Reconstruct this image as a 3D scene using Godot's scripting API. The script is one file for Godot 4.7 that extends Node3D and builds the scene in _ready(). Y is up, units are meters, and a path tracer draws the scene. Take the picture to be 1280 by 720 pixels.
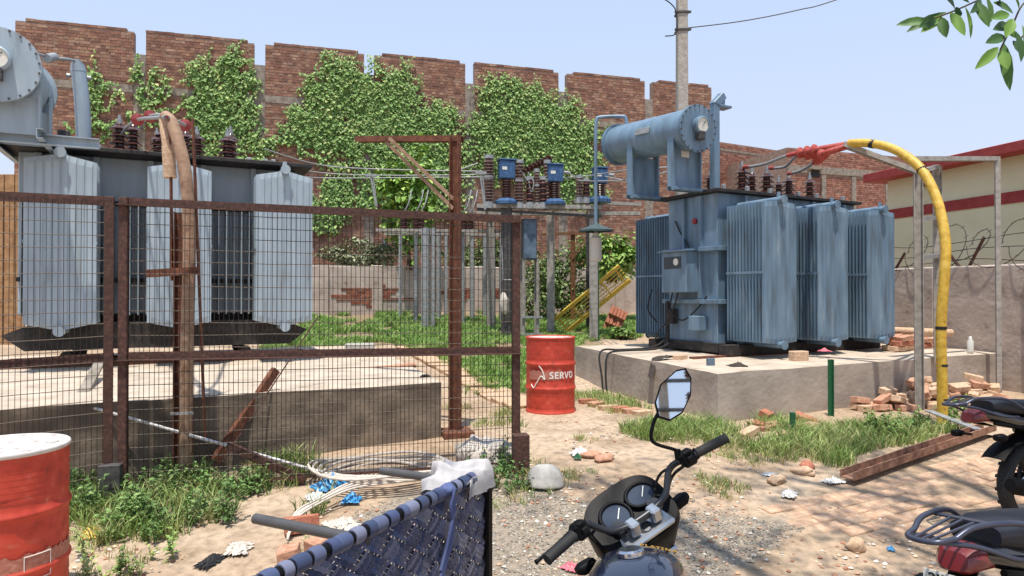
extends Node3D
# A transformer yard: helpers first, then _ready() sets camera, sky and sun, the setting, the things and the small details.

const F := 850.0            # focal length in photograph pixels
const HORIZON := 368.0
const EYE := 1.65
var used := {}
var mats := {}
var rng := RandomNumberGenerator.new()
var noise := FastNoiseLite.new()
var fine := FastNoiseLite.new()

# ---------------------------------------------------------------- mesh builder
class B:
	var v := PackedVector3Array()
	var n := PackedVector3Array()
	var c := PackedColorArray()
	var col := Color(1, 1, 1)
	func tri(a: Vector3, b: Vector3, d: Vector3, na: Vector3, nb: Vector3, nd: Vector3) -> void:
		if (b - a).cross(d - a).dot(na + nb + nd) > 0.0:
			v.append(a); v.append(d); v.append(b); n.append(na); n.append(nd); n.append(nb)
		else:
			v.append(a); v.append(b); v.append(d); n.append(na); n.append(nb); n.append(nd)
		c.append(col); c.append(col); c.append(col)
	func flat(a: Vector3, b: Vector3, d: Vector3, out: Vector3) -> void:
		var k := (b - a).cross(d - a)
		if k.length_squared() < 1e-16: return
		k = k.normalized()
		if k.dot(out) < 0.0: k = -k
		tri(a, b, d, k, k, k)
	func quad(a: Vector3, b: Vector3, d: Vector3, e: Vector3, out: Vector3) -> void:
		flat(a, b, d, out); flat(a, d, e, out)
	# box with chamfered edges (bevel 0: plain)
	func box(ce: Vector3, size: Vector3, bs := Basis.IDENTITY, bev := 0.0, jit := 0.0, seed_ := 0) -> void:
		var h := size * 0.5
		if bev <= 0.0:
			var p := []
			for i in 8: p.append(ce + bs * Vector3(h.x if i & 1 else -h.x, h.y if i & 2 else -h.y, h.z if i & 4 else -h.z))
			quad(p[0], p[2], p[6], p[4], -bs.x); quad(p[1], p[3], p[7], p[5], bs.x)
			quad(p[0], p[1], p[5], p[4], -bs.y); quad(p[2], p[3], p[7], p[6], bs.y)
			quad(p[0], p[1], p[3], p[2], -bs.z); quad(p[4], p[5], p[7], p[6], bs.z)
			return
		var r := RandomNumberGenerator.new(); r.seed = seed_ + 7
		var px := []; var py := []; var pz := []
		for i in 8:
			var s := Vector3(1 if i & 1 else -1, 1 if i & 2 else -1, 1 if i & 4 else -1)
			var j := Vector3(r.randf_range(-jit, jit), r.randf_range(-jit, jit), r.randf_range(-jit, jit))
			px.append(ce + bs * (Vector3(h.x * s.x, (h.y - bev) * s.y, (h.z - bev) * s.z) + j))
			py.append(ce + bs * (Vector3((h.x - bev) * s.x, h.y * s.y, (h.z - bev) * s.z) + j))
			pz.append(ce + bs * (Vector3((h.x - bev) * s.x, (h.y - bev) * s.y, h.z * s.z) + j))
		quad(px[0], px[2], px[6], px[4], -bs.x); quad(px[1], px[3], px[7], px[5], bs.x)
		quad(py[0], py[1], py[5], py[4], -bs.y); quad(py[2], py[3], py[7], py[6], bs.y)
		quad(pz[0], pz[1], pz[3], pz[2], -bs.z); quad(pz[4], pz[5], pz[7], pz[6], bs.z)
		for e in [[0, 4], [1, 5], [2, 6], [3, 7]]: quad(px[e[0]], px[e[1]], py[e[1]], py[e[0]], (px[e[0]] + py[e[1]]) * 0.5 - ce)
		for e in [[0, 2], [1, 3], [4, 6], [5, 7]]: quad(px[e[0]], px[e[1]], pz[e[1]], pz[e[0]], (px[e[0]] + pz[e[1]]) * 0.5 - ce)
		for e in [[0, 1], [2, 3], [4, 5], [6, 7]]: quad(py[e[0]], py[e[1]], pz[e[1]], pz[e[0]], (py[e[0]] + pz[e[1]]) * 0.5 - ce)
		for i in 8: flat(px[i], py[i], pz[i], px[i] - ce)
	# beam of rectangular section from a to b; w across (along side), t along up
	func bar(a: Vector3, b: Vector3, w: float, t: float, up := Vector3.UP, bev := 0.0) -> void:
		var d := b - a
		var l := d.length()
		d /= l
		if absf(d.dot(up)) > 0.98: up = Vector3.BACK if absf(d.z) < 0.9 else Vector3.RIGHT
		var sd := d.cross(up).normalized()
		box((a + b) * 0.5, Vector3(l, t, w), Basis(d, sd.cross(d).normalized(), sd), bev)
	# C channel: web plus two flanges opening towards open
	func channel(a: Vector3, b: Vector3, w: float, fl: float, t: float, open: Vector3) -> void:
		var d := (b - a).normalized()
		open = (open - d * open.dot(d)).normalized()
		var sd := d.cross(open).normalized()
		bar(a, b, w, t, open)
		for s in [-1.0, 1.0]:
			var o: Vector3 = sd * s * (w * 0.5 - t * 0.5) + open * (fl * 0.5 + t * 0.5)
			bar(a + o, b + o, t, fl, open)
	func angle(a: Vector3, b: Vector3, w: float, t: float, u: Vector3) -> void:
		var d := (b - a).normalized()
		u = (u - d * u.dot(d)).normalized()
		var sd := d.cross(u).normalized()
		bar(a, b, w, t, u)
		var o: Vector3 = sd * (w * 0.5 - t * 0.5) + u * (w * 0.5)
		bar(a + o, b + o, t, w - t, u)
	# a surface over rows of points; normals are averaged
	func grid(rows: Array, wrap := false, outward = null) -> void:
		var nr := rows.size()
		var nc: int = rows[0].size()
		var nm := []
		for i in nr:
			var a := PackedVector3Array(); a.resize(nc); nm.append(a)
		var cc := nc if wrap else nc - 1
		for i in nr - 1:
			for j in cc:
				var k := (j + 1) % nc
				var f: Vector3 = (rows[i + 1][k] - rows[i][j]).cross(rows[i + 1][j] - rows[i][k])
				nm[i][j] += f; nm[i + 1][j] += f; nm[i][k] += f; nm[i + 1][k] += f
		var sg := 1.0
		if outward != null:
			var s := 0.0
			for i in nr:
				for j in nc: s += nm[i][j].dot(rows[i][j] - outward)
			if s < 0.0: sg = -1.0
		for i in nr:
			for j in nc: nm[i][j] = (nm[i][j] * sg).normalized()
		for i in nr - 1:
			for j in cc:
				var k := (j + 1) % nc
				tri(rows[i][j], rows[i][k], rows[i + 1][k], nm[i][j], nm[i][k], nm[i + 1][k])
				tri(rows[i][j], rows[i + 1][k], rows[i + 1][j], nm[i][j], nm[i + 1][k], nm[i + 1][j])
	func fan(ring: PackedVector3Array, out: Vector3) -> void:
		var m := Vector3.ZERO
		for p in ring: m += p
		m /= ring.size()
		for i in ring.size(): flat(m, ring[i], ring[(i + 1) % ring.size()], out)
	func tube(path: PackedVector3Array, r, sides := 8, caps := true) -> void:
		var up := Vector3.UP
		var rows := []
		var last := Vector3.ZERO
		for i in path.size():
			var d := (path[mini(i + 1, path.size() - 1)] - path[maxi(i - 1, 0)]).normalized()
			if i == 0:
				if absf(d.dot(up)) > 0.95: up = Vector3.RIGHT
			else: up = last
			var sd := d.cross(up).normalized()
			up = sd.cross(d).normalized()
			last = up
			var rad: float = r[i] if r is Array else r
			var row := PackedVector3Array()
			for k in sides:
				var a := TAU * k / sides
				row.append(path[i] + (sd * cos(a) + up * sin(a)) * rad)
			rows.append(row)
		# radial normals
		for i in rows.size() - 1:
			for k in sides:
				var m := (k + 1) % sides
				var p: Vector3 = rows[i][k]; var q: Vector3 = rows[i][m]; var s: Vector3 = rows[i + 1][m]; var t: Vector3 = rows[i + 1][k]
				var np := (p - path[i]).normalized(); var nq := (q - path[i]).normalized()
				var ns := (s - path[i + 1]).normalized(); var nt := (t - path[i + 1]).normalized()
				tri(p, q, s, np, nq, ns); tri(p, s, t, np, ns, nt)
		if caps:
			fan(rows[0], path[0] - path[1]); fan(rows[-1], path[-1] - path[-2])
	func cyl(a: Vector3, b: Vector3, r: float, sides := 12, r2 := -1.0) -> void:
		tube(PackedVector3Array([a, b]), [r, r if r2 < 0.0 else r2], sides)
	# profile of (radius, height) turned about the y axis of xf; flat between profile points unless smooth
	func lathe(prof: Array, sides: int, xf := Transform3D.IDENTITY, smooth := false) -> void:
		for i in prof.size() - 1:
			var p: Vector2 = prof[i]; var q: Vector2 = prof[i + 1]
			if p.distance_to(q) < 1e-6: continue
			var nn := Vector2(q.y - p.y, -(q.x - p.x)).normalized()
			var n0 := nn; var n1 := nn
			if smooth:
				if i > 0:
					var o: Vector2 = prof[i - 1]
					n0 = (nn + Vector2(p.y - o.y, -(p.x - o.x)).normalized()).normalized()
				if i < prof.size() - 2:
					var o2: Vector2 = prof[i + 2]
					n1 = (nn + Vector2(o2.y - q.y, -(o2.x - q.x)).normalized()).normalized()
			for k in sides:
				var a := TAU * k / sides; var b2 := TAU * (k + 1) / sides
				var da := Vector3(cos(a), 0, sin(a)); var db := Vector3(cos(b2), 0, sin(b2))
				var pa := xf * (da * p.x + Vector3.UP * p.y); var pb := xf * (db * p.x + Vector3.UP * p.y)
				var qa := xf * (da * q.x + Vector3.UP * q.y); var qb := xf * (db * q.x + Vector3.UP * q.y)
				var m := xf.basis
				var npa := (m * (da * n0.x + Vector3.UP * n0.y)).normalized(); var npb := (m * (db * n0.x + Vector3.UP * n0.y)).normalized()
				var nqa := (m * (da * n1.x + Vector3.UP * n1.y)).normalized(); var nqb := (m * (db * n1.x + Vector3.UP * n1.y)).normalized()
				if p.x > 1e-6: tri(pa, pb, qb, npa, npb, nqb)
				if q.x > 1e-6: tri(pa, qb, qa, npa, nqb, nqa)
	# polygon in the xy plane of xf, extruded along its z by depth
	func prism(poly: PackedVector2Array, depth: float, xf := Transform3D.IDENTITY) -> void:
		var id := Geometry2D.triangulate_polygon(poly)
		var z := xf.basis.z
		for i in range(0, id.size(), 3):
			var a := xf * Vector3(poly[id[i]].x, poly[id[i]].y, 0); var b := xf * Vector3(poly[id[i + 1]].x, poly[id[i + 1]].y, 0); var d := xf * Vector3(poly[id[i + 2]].x, poly[id[i + 2]].y, 0)
			flat(a, b, d, -z); flat(a + z * depth, b + z * depth, d + z * depth, z)
		var cw := Geometry2D.is_polygon_clockwise(poly)
		for i in poly.size():
			var p := poly[i]; var q := poly[(i + 1) % poly.size()]
			var e := q - p
			var o := Vector2(e.y, -e.x) if not cw else Vector2(-e.y, e.x)
			var a := xf * Vector3(p.x, p.y, 0); var b := xf * Vector3(q.x, q.y, 0)
			quad(a, b, b + z * depth, a + z * depth, xf.basis * Vector3(o.x, o.y, 0))
	# rings of superellipse sections: each [centre, right, up, half width, half height, power]
	func loft(secs: Array, sides := 20) -> void:
		var rows := []
		var mid := Vector3.ZERO
		for s in secs:
			var row := PackedVector3Array()
			var pw: float = s[5] if s.size() > 5 else 2.5
			for k in sides:
				var a := TAU * k / sides
				var x := signf(cos(a)) * pow(absf(cos(a)), 2.0 / pw); var y := signf(sin(a)) * pow(absf(sin(a)), 2.0 / pw)
				row.append(s[0] + s[1] * x * s[3] + s[2] * y * s[4])
			rows.append(row); mid += s[0]
		mid /= secs.size()
		grid(rows, true, mid)
		fan(rows[0], secs[0][0] - secs[1][0]); fan(rows[-1], secs[-1][0] - secs[-2][0])
	func mesh() -> ArrayMesh:
		var arr := []
		arr.resize(Mesh.ARRAY_MAX)
		arr[Mesh.ARRAY_VERTEX] = v; arr[Mesh.ARRAY_NORMAL] = n; arr[Mesh.ARRAY_COLOR] = c
		var m := ArrayMesh.new()
		m.add_surface_from_arrays(Mesh.PRIMITIVE_TRIANGLES, arr)
		return m

# ---------------------------------------------------------------- naming and tagging
func numbered(called: String) -> String:
	if not used.has(called):
		used[called] = 0
		return called
	used[called] += 1
	return "%s_%03d" % [called, used[called]]

func tag(o: Node, label: String, category: String, group := "", kind := "") -> Node:
	if label != "": o.set_meta("label", label)
	if category != "": o.set_meta("category", category)
	if group != "": o.set_meta("group", group)
	if kind != "": o.set_meta("kind", kind)
	return o

func part(b, called: String, m: Material, parent: Node = null) -> MeshInstance3D:
	var o := MeshInstance3D.new()
	o.mesh = b.mesh() if b is B else b
	o.material_override = m
	o.cast_shadow = GeometryInstance3D.SHADOW_CASTING_SETTING_ON
	if parent == null:
		o.name = numbered(called); add_child(o)
	else:
		o.name = called; parent.add_child(o, true)
	return o

func one(b, called: String, m: Material, label: String, category: String, group := "") -> MeshInstance3D:
	var o := part(b, called, m)
	tag(o, label, category, group)
	return o

func thing(called: String, label: String, category: String, at := Vector3.ZERO, turn := 0.0, group := "") -> Node3D:
	var o := Node3D.new()
	o.name = numbered(called); add_child(o)
	o.position = at; o.rotation.y = turn
	tag(o, label, category, group)
	return o

func holder(called: String, parent: Node) -> Node3D:
	var o := Node3D.new(); o.name = called; parent.add_child(o, true)
	return o

func copy(src: Node3D, at: Vector3, turn: float, label := "") -> Node3D:
	var r: Node3D = src.duplicate()
	var base := String(src.name).rstrip("0123456789")
	if base.ends_with("_"): base = base.trim_suffix("_")
	r.name = numbered(base); add_child(r)
	r.position = at; r.rotation = Vector3(0, turn, 0)
	if label != "": r.set_meta("label", label)
	return r

# ---------------------------------------------------------------- places
func W(x: float, d: float, h := 0.0) -> Vector3: return Vector3(x, h, -d)

# point seen at photograph pixel (px, py), d metres in front of the eye
func P(px: float, py: float, d: float) -> Vector3:
	return Vector3((px - 640.0) / F * d, EYE - (py - HORIZON) / F * d, -d)

func sstep(a: float, b: float, x: float) -> float:
	var t := clampf((x - a) / (b - a), 0, 1)
	return t * t * (3 - 2 * t)

# height of the ground: flat by the motorcycles, rising to the yard and on to the wall
func gy(x: float, z: float) -> float:
	var d := -z
	var h := 0.28 * sstep(3.2, 7.2, d)
	var start := lerpf(8.0, 9.6, sstep(-1.5, 1.0, x))
	start = lerpf(start, 12.0, sstep(3.5, 7.0, x))
	h += 0.1 * clampf(d - start, 0.0, 11.5)
	h += noise.get_noise_2d(x * 9.0, z * 9.0) * 0.02 + fine.get_noise_2d(x * 40.0, z * 40.0) * 0.008
	return h

# where the ray through a pixel meets the ground (lift above it)
func G(px: float, py: float, lift := 0.0) -> Vector3:
	var d := 1.0
	while d < 60.0:
		var p := P(px, py, d)
		if p.y <= gy(p.x, p.z): break
		d += 0.04
	var q := P(px, py, d)
	q.y = gy(q.x, q.z) + lift
	return q

func on_ground(x: float, d: float, lift := 0.0) -> Vector3: return Vector3(x, gy(x, -d) + lift, -d)

func spline(pts: Array, k := 6) -> PackedVector3Array:
	var out := PackedVector3Array()
	for i in pts.size() - 1:
		var a: Vector3 = pts[maxi(i - 1, 0)]; var b: Vector3 = pts[i]; var c: Vector3 = pts[i + 1]; var d: Vector3 = pts[mini(i + 2, pts.size() - 1)]
		for s in k:
			out.append(b.cubic_interpolate(c, a, d, float(s) / k))
	out.append(pts[-1])
	return out

# ---------------------------------------------------------------- materials
func noise_tex(freq: float, ramp: Array, seed_ := 1, size := 512, type := FastNoiseLite.TYPE_SIMPLEX_SMOOTH, oct := 4) -> NoiseTexture2D:
	var t := NoiseTexture2D.new()
	var f := FastNoiseLite.new()
	f.seed = seed_; f.frequency = freq; f.noise_type = type; f.fractal_octaves = oct
	t.noise = f; t.width = size; t.height = size; t.seamless = true; t.generate_mipmaps = true
	var g := Gradient.new()
	var offs := PackedFloat32Array(); var cols := PackedColorArray()
	for r in ramp: offs.append(r[0]); cols.append(r[1])
	g.offsets = offs; g.colors = cols
	t.color_ramp = g
	return t

var bump_cache := {}
func bump_tex(freq: float, strength: float) -> NoiseTexture2D:
	var key := "%f_%f" % [freq, strength]
	if bump_cache.has(key): return bump_cache[key]
	var t := NoiseTexture2D.new()
	var f := FastNoiseLite.new()
	f.seed = 5; f.frequency = freq; f.fractal_octaves = 4
	t.noise = f; t.width = 512; t.height = 512; t.seamless = true; t.as_normal_map = true; t.bump_strength = strength
	bump_cache[key] = t
	return t

func c255(r: float, g: float, b: float) -> Color: return Color(r / 255.0, g / 255.0, b / 255.0)
func lin(r: float, g: float, b: float) -> Color: return c255(r, g, b).srgb_to_linear()

func plain(key: String, col: Color, rough := 0.8, metal := 0.0, vc := false) -> StandardMaterial3D:
	if mats.has(key): return mats[key]
	var m := StandardMaterial3D.new()
	m.albedo_color = col; m.roughness = rough; m.metallic = metal
	m.vertex_color_use_as_albedo = vc
	m.cull_mode = BaseMaterial3D.CULL_DISABLED
	mats[key] = m
	return m

# surface whose colour wanders between the ramp's tones, laid on in world space
func mottled(key: String, ramp: Array, scale: float, rough := 0.85, bump := 0.0, freq := 0.02, bfreq := 0.06, metal := 0.0, vc := false) -> StandardMaterial3D:
	if mats.has(key): return mats[key]
	var m := plain(key, Color.WHITE, rough, metal, vc)
	m.albedo_texture = noise_tex(freq, ramp, key.hash() % 1000)
	m.uv1_triplanar = true; m.uv1_world_triplanar = true
	m.uv1_scale = Vector3.ONE * scale
	if bump > 0.0:
		m.normal_enabled = true; m.normal_texture = bump_tex(bfreq, 4.0); m.normal_scale = bump
	return m

# ---------------------------------------------------------------- builders of repeated things
func fin_mesh(w: float, h: float, flutes: int, gable: float) -> ArrayMesh:
	var b := B.new()
	var xs := []; var rel := []
	var m := 0.03
	xs.append(-w / 2); rel.append(0.0)
	for i in flutes:
		var x0 := -w / 2 + m + (w - 2 * m) * i / flutes
		var fw := (w - 2 * m) / flutes
		for k in [[0.06, 0.0], [0.2, 1.0], [0.8, 1.0], [0.94, 0.0]]: xs.append(x0 + fw * k[0]); rel.append(k[1])
	xs.append(w / 2); rel.append(0.0)
	var both := []
	for s in [1.0, -1.0]:
		var rows := []
		for r in 4:
			var row := PackedVector3Array()
			for i in xs.size():
				var g: float = gable * (1.0 - absf(xs[i]) / (w / 2)) * 1.0
				var y: float = [-g, -g + 0.07, h + g - 0.07, h + g][r]
				var z: float = 0.006 + (0.011 * rel[i] if r == 1 or r == 2 else 0.0)
				if r == 0 or r == 3: z = 0.003
				row.append(Vector3(xs[i], y, z * s))
			rows.append(row)
		for r in 3:
			for i in xs.size() - 1: b.quad(rows[r][i], rows[r][i + 1], rows[r + 1][i + 1], rows[r + 1][i], Vector3(0, 0, s))
		both.append(rows)
	for r in 3:
		for k in [0, xs.size() - 1]:
			b.quad(both[0][r][k], both[0][r + 1][k], both[1][r + 1][k], both[1][r][k], Vector3(-1.0 if k == 0 else 1.0, 0, 0))
	for k in [0, 3]:
		for i in xs.size() - 1:
			b.quad(both[0][k][i], both[0][k][i + 1], both[1][k][i + 1], both[1][k][i], Vector3(0, -1 if k == 0 else 1, 0))
	return b.mesh()

# bank of pressed panels: face at z = 0, running back along -z
func radiator(parent: Node, at: Vector3, w: float, h: float, deep: float, count: int, fm: ArrayMesh, m: Material, gap := 0.15, sgn := 1.0, gable := 0.03) -> void:
	var r := holder("radiator", parent)
	r.position = at
	for i in count:
		var f := part(fm, "fin", m, r)
		f.position = Vector3(0, 0, -0.018 - (deep - 0.036) * i / (count - 1))
	for y in [-gable - 0.005, h + gable + 0.005]:
		var b := B.new()
		var z0 := 0.05; var z1 := -deep - gap
		if sgn < 0: z0 = gap; z1 = -deep - 0.05
		b.cyl(Vector3(0, y, z0), Vector3(0, y, z1), 0.045, 14)
		b.cyl(Vector3(0, y, z0 if sgn > 0 else z1), Vector3(0, y, (z0 + 0.02) if sgn > 0 else (z1 - 0.02)), 0.058, 16)
		part(b, "header_pipe", m, r)
	for s in [-1.0, 1.0]:
		var b := B.new()
		b.bar(Vector3(s * (w / 2 + 0.004), h * 0.5, 0.0), Vector3(s * (w / 2 + 0.004), h * 0.5, -deep), 0.006, 0.03)
		part(b, "strap", m, r)
	var l := B.new()
	l.prism(PackedVector2Array([Vector2(-0.035, 0.04), Vector2(0.035, 0.04), Vector2(0.02, 0.115), Vector2(-0.02, 0.115)]), 0.012, Transform3D(Basis.IDENTITY, Vector3(0, h + gable, -0.03)))
	part(l, "lifting_lug", m, r)

func shed_profile(h: float, r: float, sheds: int, core := 0.45) -> Array:
	var p := [Vector2(0.0, 0.0), Vector2(r * 0.6, 0.0), Vector2(r * 0.6, h * 0.04)]
	var y0 := h * 0.06
	var st := h * 0.88 / sheds
	for i in sheds:
		var y := y0 + st * i
		p.append(Vector2(r * core, y)); p.append(Vector2(r * core, y + st * 0.3)); p.append(Vector2(r, y + st * 0.34)); p.append(Vector2(r * 0.98, y + st * 0.46)); p.append(Vector2(r * core, y + st * 0.95))
	p.append(Vector2(r * core, h * 0.95)); p.append(Vector2(r * 0.3, h)); p.append(Vector2(0.0, h))
	return p

func bushing(parent: Node, at: Vector3, h: float, r: float, sheds: int, tilt := Vector3.ZERO, called := "bushing") -> MeshInstance3D:
	var b := B.new()
	b.lathe(shed_profile(h, r, sheds), 18)
	var o := part(b, called, mats["glaze"], parent)
	o.position = at; o.rotation = tilt
	var c := B.new()
	c.cyl(Vector3(0, h - 0.01, 0), Vector3(0, h + 0.06, 0), r * 0.28, 10)
	c.cyl(Vector3(0, h + 0.06, 0), Vector3(0, h + 0.11, 0), r * 0.14, 8)
	part(c, "terminal", mats["galv"], o)
	var fl := B.new()
	fl.cyl(Vector3(0, -0.03, 0), Vector3(0, 0.012, 0), r * 0.85, 14)
	part(fl, "flange", mats["dark_steel"], o)
	return o

# dished drum on its axis a-b with bolted flanges and an oil gauge at a
func conservator(parent: Node, a: Vector3, b_: Vector3, r: float, m: Material) -> void:
	var d := (b_ - a).normalized()
	var up := Vector3.UP
	var sd := d.cross(up).normalized()
	up = sd.cross(d)
	var bs := Basis(sd, d, up)     # local y runs a -> b
	var l := a.distance_to(b_)
	var xf := Transform3D(bs, a)
	var t := B.new()
	t.lathe([Vector2(r, 0.03), Vector2(r, l - 0.03)], 40, xf, true)
	var body := part(t, "conservator_drum", m, parent)
	for e in [0, 1]:
		var f := B.new()
		var y0 := 0.0 if e == 0 else l - 0.045
		f.lathe([Vector2(0, y0), Vector2(r * 1.13, y0), Vector2(r * 1.13, y0 + 0.016), Vector2(r, y0 + 0.02), Vector2(r * 1.13, y0 + 0.024), Vector2(r * 1.13, y0 + 0.045), Vector2(0, y0 + 0.045)], 40, xf)
		part(f, "end_plate", m, body)
		var k := B.new()
		for i in 22:
			var an := TAU * (i + 0.5) / 22
			var p := xf * Vector3(cos(an) * r * 1.075, y0 + (-0.012 if e == 0 else 0.045), sin(an) * r * 1.075)
			k.cyl(p, p + d * 0.068, 0.011, 6)
		part(k, "flange_bolts", mats["dark_steel"], body).set_meta("kind", "stuff")
	var g := B.new()
	var gp := xf * Vector3(r * 0.02, -0.004, r * 0.12)
	var gx := Transform3D(Basis(sd, -d, up), gp)
	g.lathe([Vector2(0.12, 0.0), Vector2(0.12, 0.07), Vector2(0.10, 0.085), Vector2(0.10, 0.07), Vector2(0.0, 0.07)], 24, gx)
	var gauge := part(g, "oil_gauge", m, parent)
	var fc := B.new()
	fc.lathe([Vector2(0.098, 0.074), Vector2(0.0, 0.075)], 24, gx)
	part(fc, "gauge_face", mats["dial"], gauge)
	var nd := B.new()
	nd.bar(gx * Vector3(-0.01, 0.079, -0.01), gx * Vector3(0.05, 0.079, 0.06), 0.006, 0.003, d)
	part(nd, "pointer", mats["black"], gauge)
	var jb := B.new()
	jb.box(xf * Vector3(0.0, -0.045, -r * 0.36), Vector3(0.11, 0.08, 0.12), bs, 0.008)
	part(jb, "gauge_box", mats["dark_steel"], parent)

func insulator_post(parent: Node, at: Vector3, h: float, r: float, sheds: int, m: Material, called := "insulator") -> MeshInstance3D:
	var b := B.new()
	b.lathe(shed_profile(h, r, sheds, 0.55), 14)
	var o := part(b, called, m, parent)
	o.position = at
	return o

func brick_mesh(i: int, l := 0.225, w := 0.11, h := 0.072) -> ArrayMesh:
	var b := B.new()
	b.box(Vector3.ZERO, Vector3(l, h, w), Basis.IDENTITY, 0.006, 0.004, i)
	return b.mesh()

func drum_mesh() -> Array:
	# steel drum 0.585 x 0.88 with rolling hoops, chime and a recessed lid
	var b := B.new()
	var pr := [Vector2(0.0, 0.01), Vector2(0.283, 0.01), Vector2(0.283, 0.0), Vector2(0.293, 0.0), Vector2(0.293, 0.018), Vector2(0.286, 0.024)]
	for y in [0.07, 0.10, 0.13, 0.16, 0.19]:
		pr.append(Vector2(0.284, y)); pr.append(Vector2(0.288, y + 0.015))
	for hy in [0.29, 0.57]:
		for k in [[-0.035, 0.286], [-0.02, 0.289], [-0.008, 0.297], [0.0, 0.299], [0.008, 0.297], [0.02, 0.289], [0.035, 0.286]]:
			pr.append(Vector2(k[1], hy + k[0]))
		if hy < 0.5:
			pr.append(Vector2(0.286, 0.36)); pr.append(Vector2(0.2865, 0.49))
	for y in [0.63, 0.66, 0.69, 0.72, 0.75, 0.78]:
		pr.append(Vector2(0.284, y)); pr.append(Vector2(0.288, y + 0.015))
	pr.append(Vector2(0.286, 0.855)); pr.append(Vector2(0.287, 0.862))
	b.lathe(pr, 56, Transform3D.IDENTITY, true)
	# knocked-in dents
	for q in b.v.size():
		var p := b.v[q]
		if p.y < 0.03 or p.y > 0.85: continue
		for dn in [[0.9, 0.42, 0.09, 0.010], [1.7, 0.22, 0.12, 0.008], [2.3, 0.5, 0.1, 0.012], [0.3, 0.68, 0.1, 0.008], [1.3, 0.62, 0.06, 0.009], [4.0, 0.4, 0.2, 0.015]]:
			var an := atan2(p.z, p.x)
			var e: float = Vector2(wrapf(an - dn[0], -PI, PI) * 0.29, p.y - dn[1]).length() / dn[2]
			if e < 1.0:
				var k: float = 1.0 - dn[3] * (1 - e * e) / 0.29
				p.x *= k; p.z *= k
		b.v[q] = p
	var t := B.new()
	t.lathe([Vector2(0.286, 0.855), Vector2(0.294, 0.862), Vector2(0.294, 0.876), Vector2(0.289, 0.881), Vector2(0.283, 0.878), Vector2(0.281, 0.866)], 56, Transform3D.IDENTITY, true)
	var l := B.new()
	l.lathe([Vector2(0.2815, 0.868), Vector2(0.25, 0.866), Vector2(0.12, 0.864), Vector2(0.0, 0.864)], 56, Transform3D.IDENTITY, true)
	var g := B.new()
	g.lathe([Vector2(0.03, 0.864), Vector2(0.03, 0.874), Vector2(0.022, 0.878), Vector2(0.0, 0.878)], 14, Transform3D(Basis.IDENTITY, Vector3(0.2, 0, -0.06)))
	return [b.mesh(), t.mesh(), l.mesh(), g.mesh()]

# text bent round a drum of radius r; a0 is the angle of its middle
func bent_text(s: String, size: float, r: float, a0: float, y: float, m: Material, parent: Node, called := "lettering") -> void:
	var t := TextMesh.new()
	t.text = s; t.font_size = 64; t.pixel_size = size / 64.0; t.depth = 0.003
	var f := SystemFont.new(); f.font_names = PackedStringArray(["Droid Sans"]); f.font_weight = 700
	t.font = f; t.curve_step = 2.0
	var arr := t.get_mesh_arrays()
	var vs: PackedVector3Array = arr[Mesh.ARRAY_VERTEX]
	var id: PackedInt32Array = arr[Mesh.ARRAY_INDEX]
	var b := B.new()
	var w := []
	for p in vs:
		var a := a0 - p.x / r
		w.append(Vector3(cos(a), 0, sin(a)) * (r + p.z) + Vector3.UP * (y + p.y))
	for i in range(0, id.size(), 3):
		var c0: Vector3 = (w[id[i]] + w[id[i + 1]] + w[id[i + 2]]) / 3.0
		b.flat(w[id[i]], w[id[i + 1]], w[id[i + 2]], Vector3(c0.x, 0, c0.z))
	if b.v.size() > 0: part(b, called, m, parent)

func flat_text(s: String, size: float, m: Material, parent: Node, xf: Transform3D, called := "lettering") -> MeshInstance3D:
	var t := TextMesh.new()
	t.text = s; t.font_size = 64; t.pixel_size = size / 64.0; t.depth = 0.002
	var f := SystemFont.new(); f.font_names = PackedStringArray(["Droid Sans"]); f.font_weight = 700
	t.font = f
	var o := part(t, called, m, parent)
	o.transform = xf
	return o

# ---------------------------------------------------------------- motorcycle: x forward, y up, z to its right; origin under the rear axle
func bike_wheel(root: Node3D, called: String, c: Vector3, xf: Transform3D, w: float) -> void:
	var h := holder(called, root)
	h.transform = xf
	var ax := Transform3D(Basis(Vector3.RIGHT, Vector3.BACK, Vector3.DOWN), c)
	var t := B.new()
	var pr := []
	for k in 13:
		var a := -PI * 0.5 - 0.35 + (PI + 0.7) * k / 12.0
		pr.append(Vector2(0.255 + 0.048 * cos(a), w * sin(a)))
	t.lathe(pr, 44, ax, true)
	for k in 44:
		var a := TAU * k / 44
		t.box(ax * Vector3(cos(a) * 0.301, (0.018 if k % 2 else -0.018), sin(a) * 0.3), Vector3(0.007, 0.022, 0.026), Basis(Vector3(0, 0, 1), -a + PI) , 0.0)
	part(t, "tyre", mats["rubber"], h)
	var r := B.new()
	r.lathe([Vector2(0.238, -w * 0.72), Vector2(0.228, -w * 0.72), Vector2(0.21, -0.012), Vector2(0.205, 0.0), Vector2(0.21, 0.012), Vector2(0.228, w * 0.72), Vector2(0.238, w * 0.72), Vector2(0.232, w * 0.5), Vector2(0.22, 0.0), Vector2(0.232, -w * 0.5), Vector2(0.238, -w * 0.72)], 44, ax, true)
	for k in 6:
		var a := TAU * k / 6
		r.bar(ax * Vector3(cos(a) * 0.05, 0, sin(a) * 0.05), ax * Vector3(cos(a) * 0.212, 0, sin(a) * 0.212), 0.022, 0.03, Vector3(0, 0, 1))
	part(r, "rim", mats["alloy_black"], h)
	var k2 := B.new()
	k2.lathe([Vector2(0.0, -0.07), Vector2(0.03, -0.07), Vector2(0.065, -0.05), Vector2(0.065, 0.05), Vector2(0.03, 0.07), Vector2(0.0, 0.07)], 20, ax)
	part(k2, "hub", mats["alloy"], h)

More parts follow.
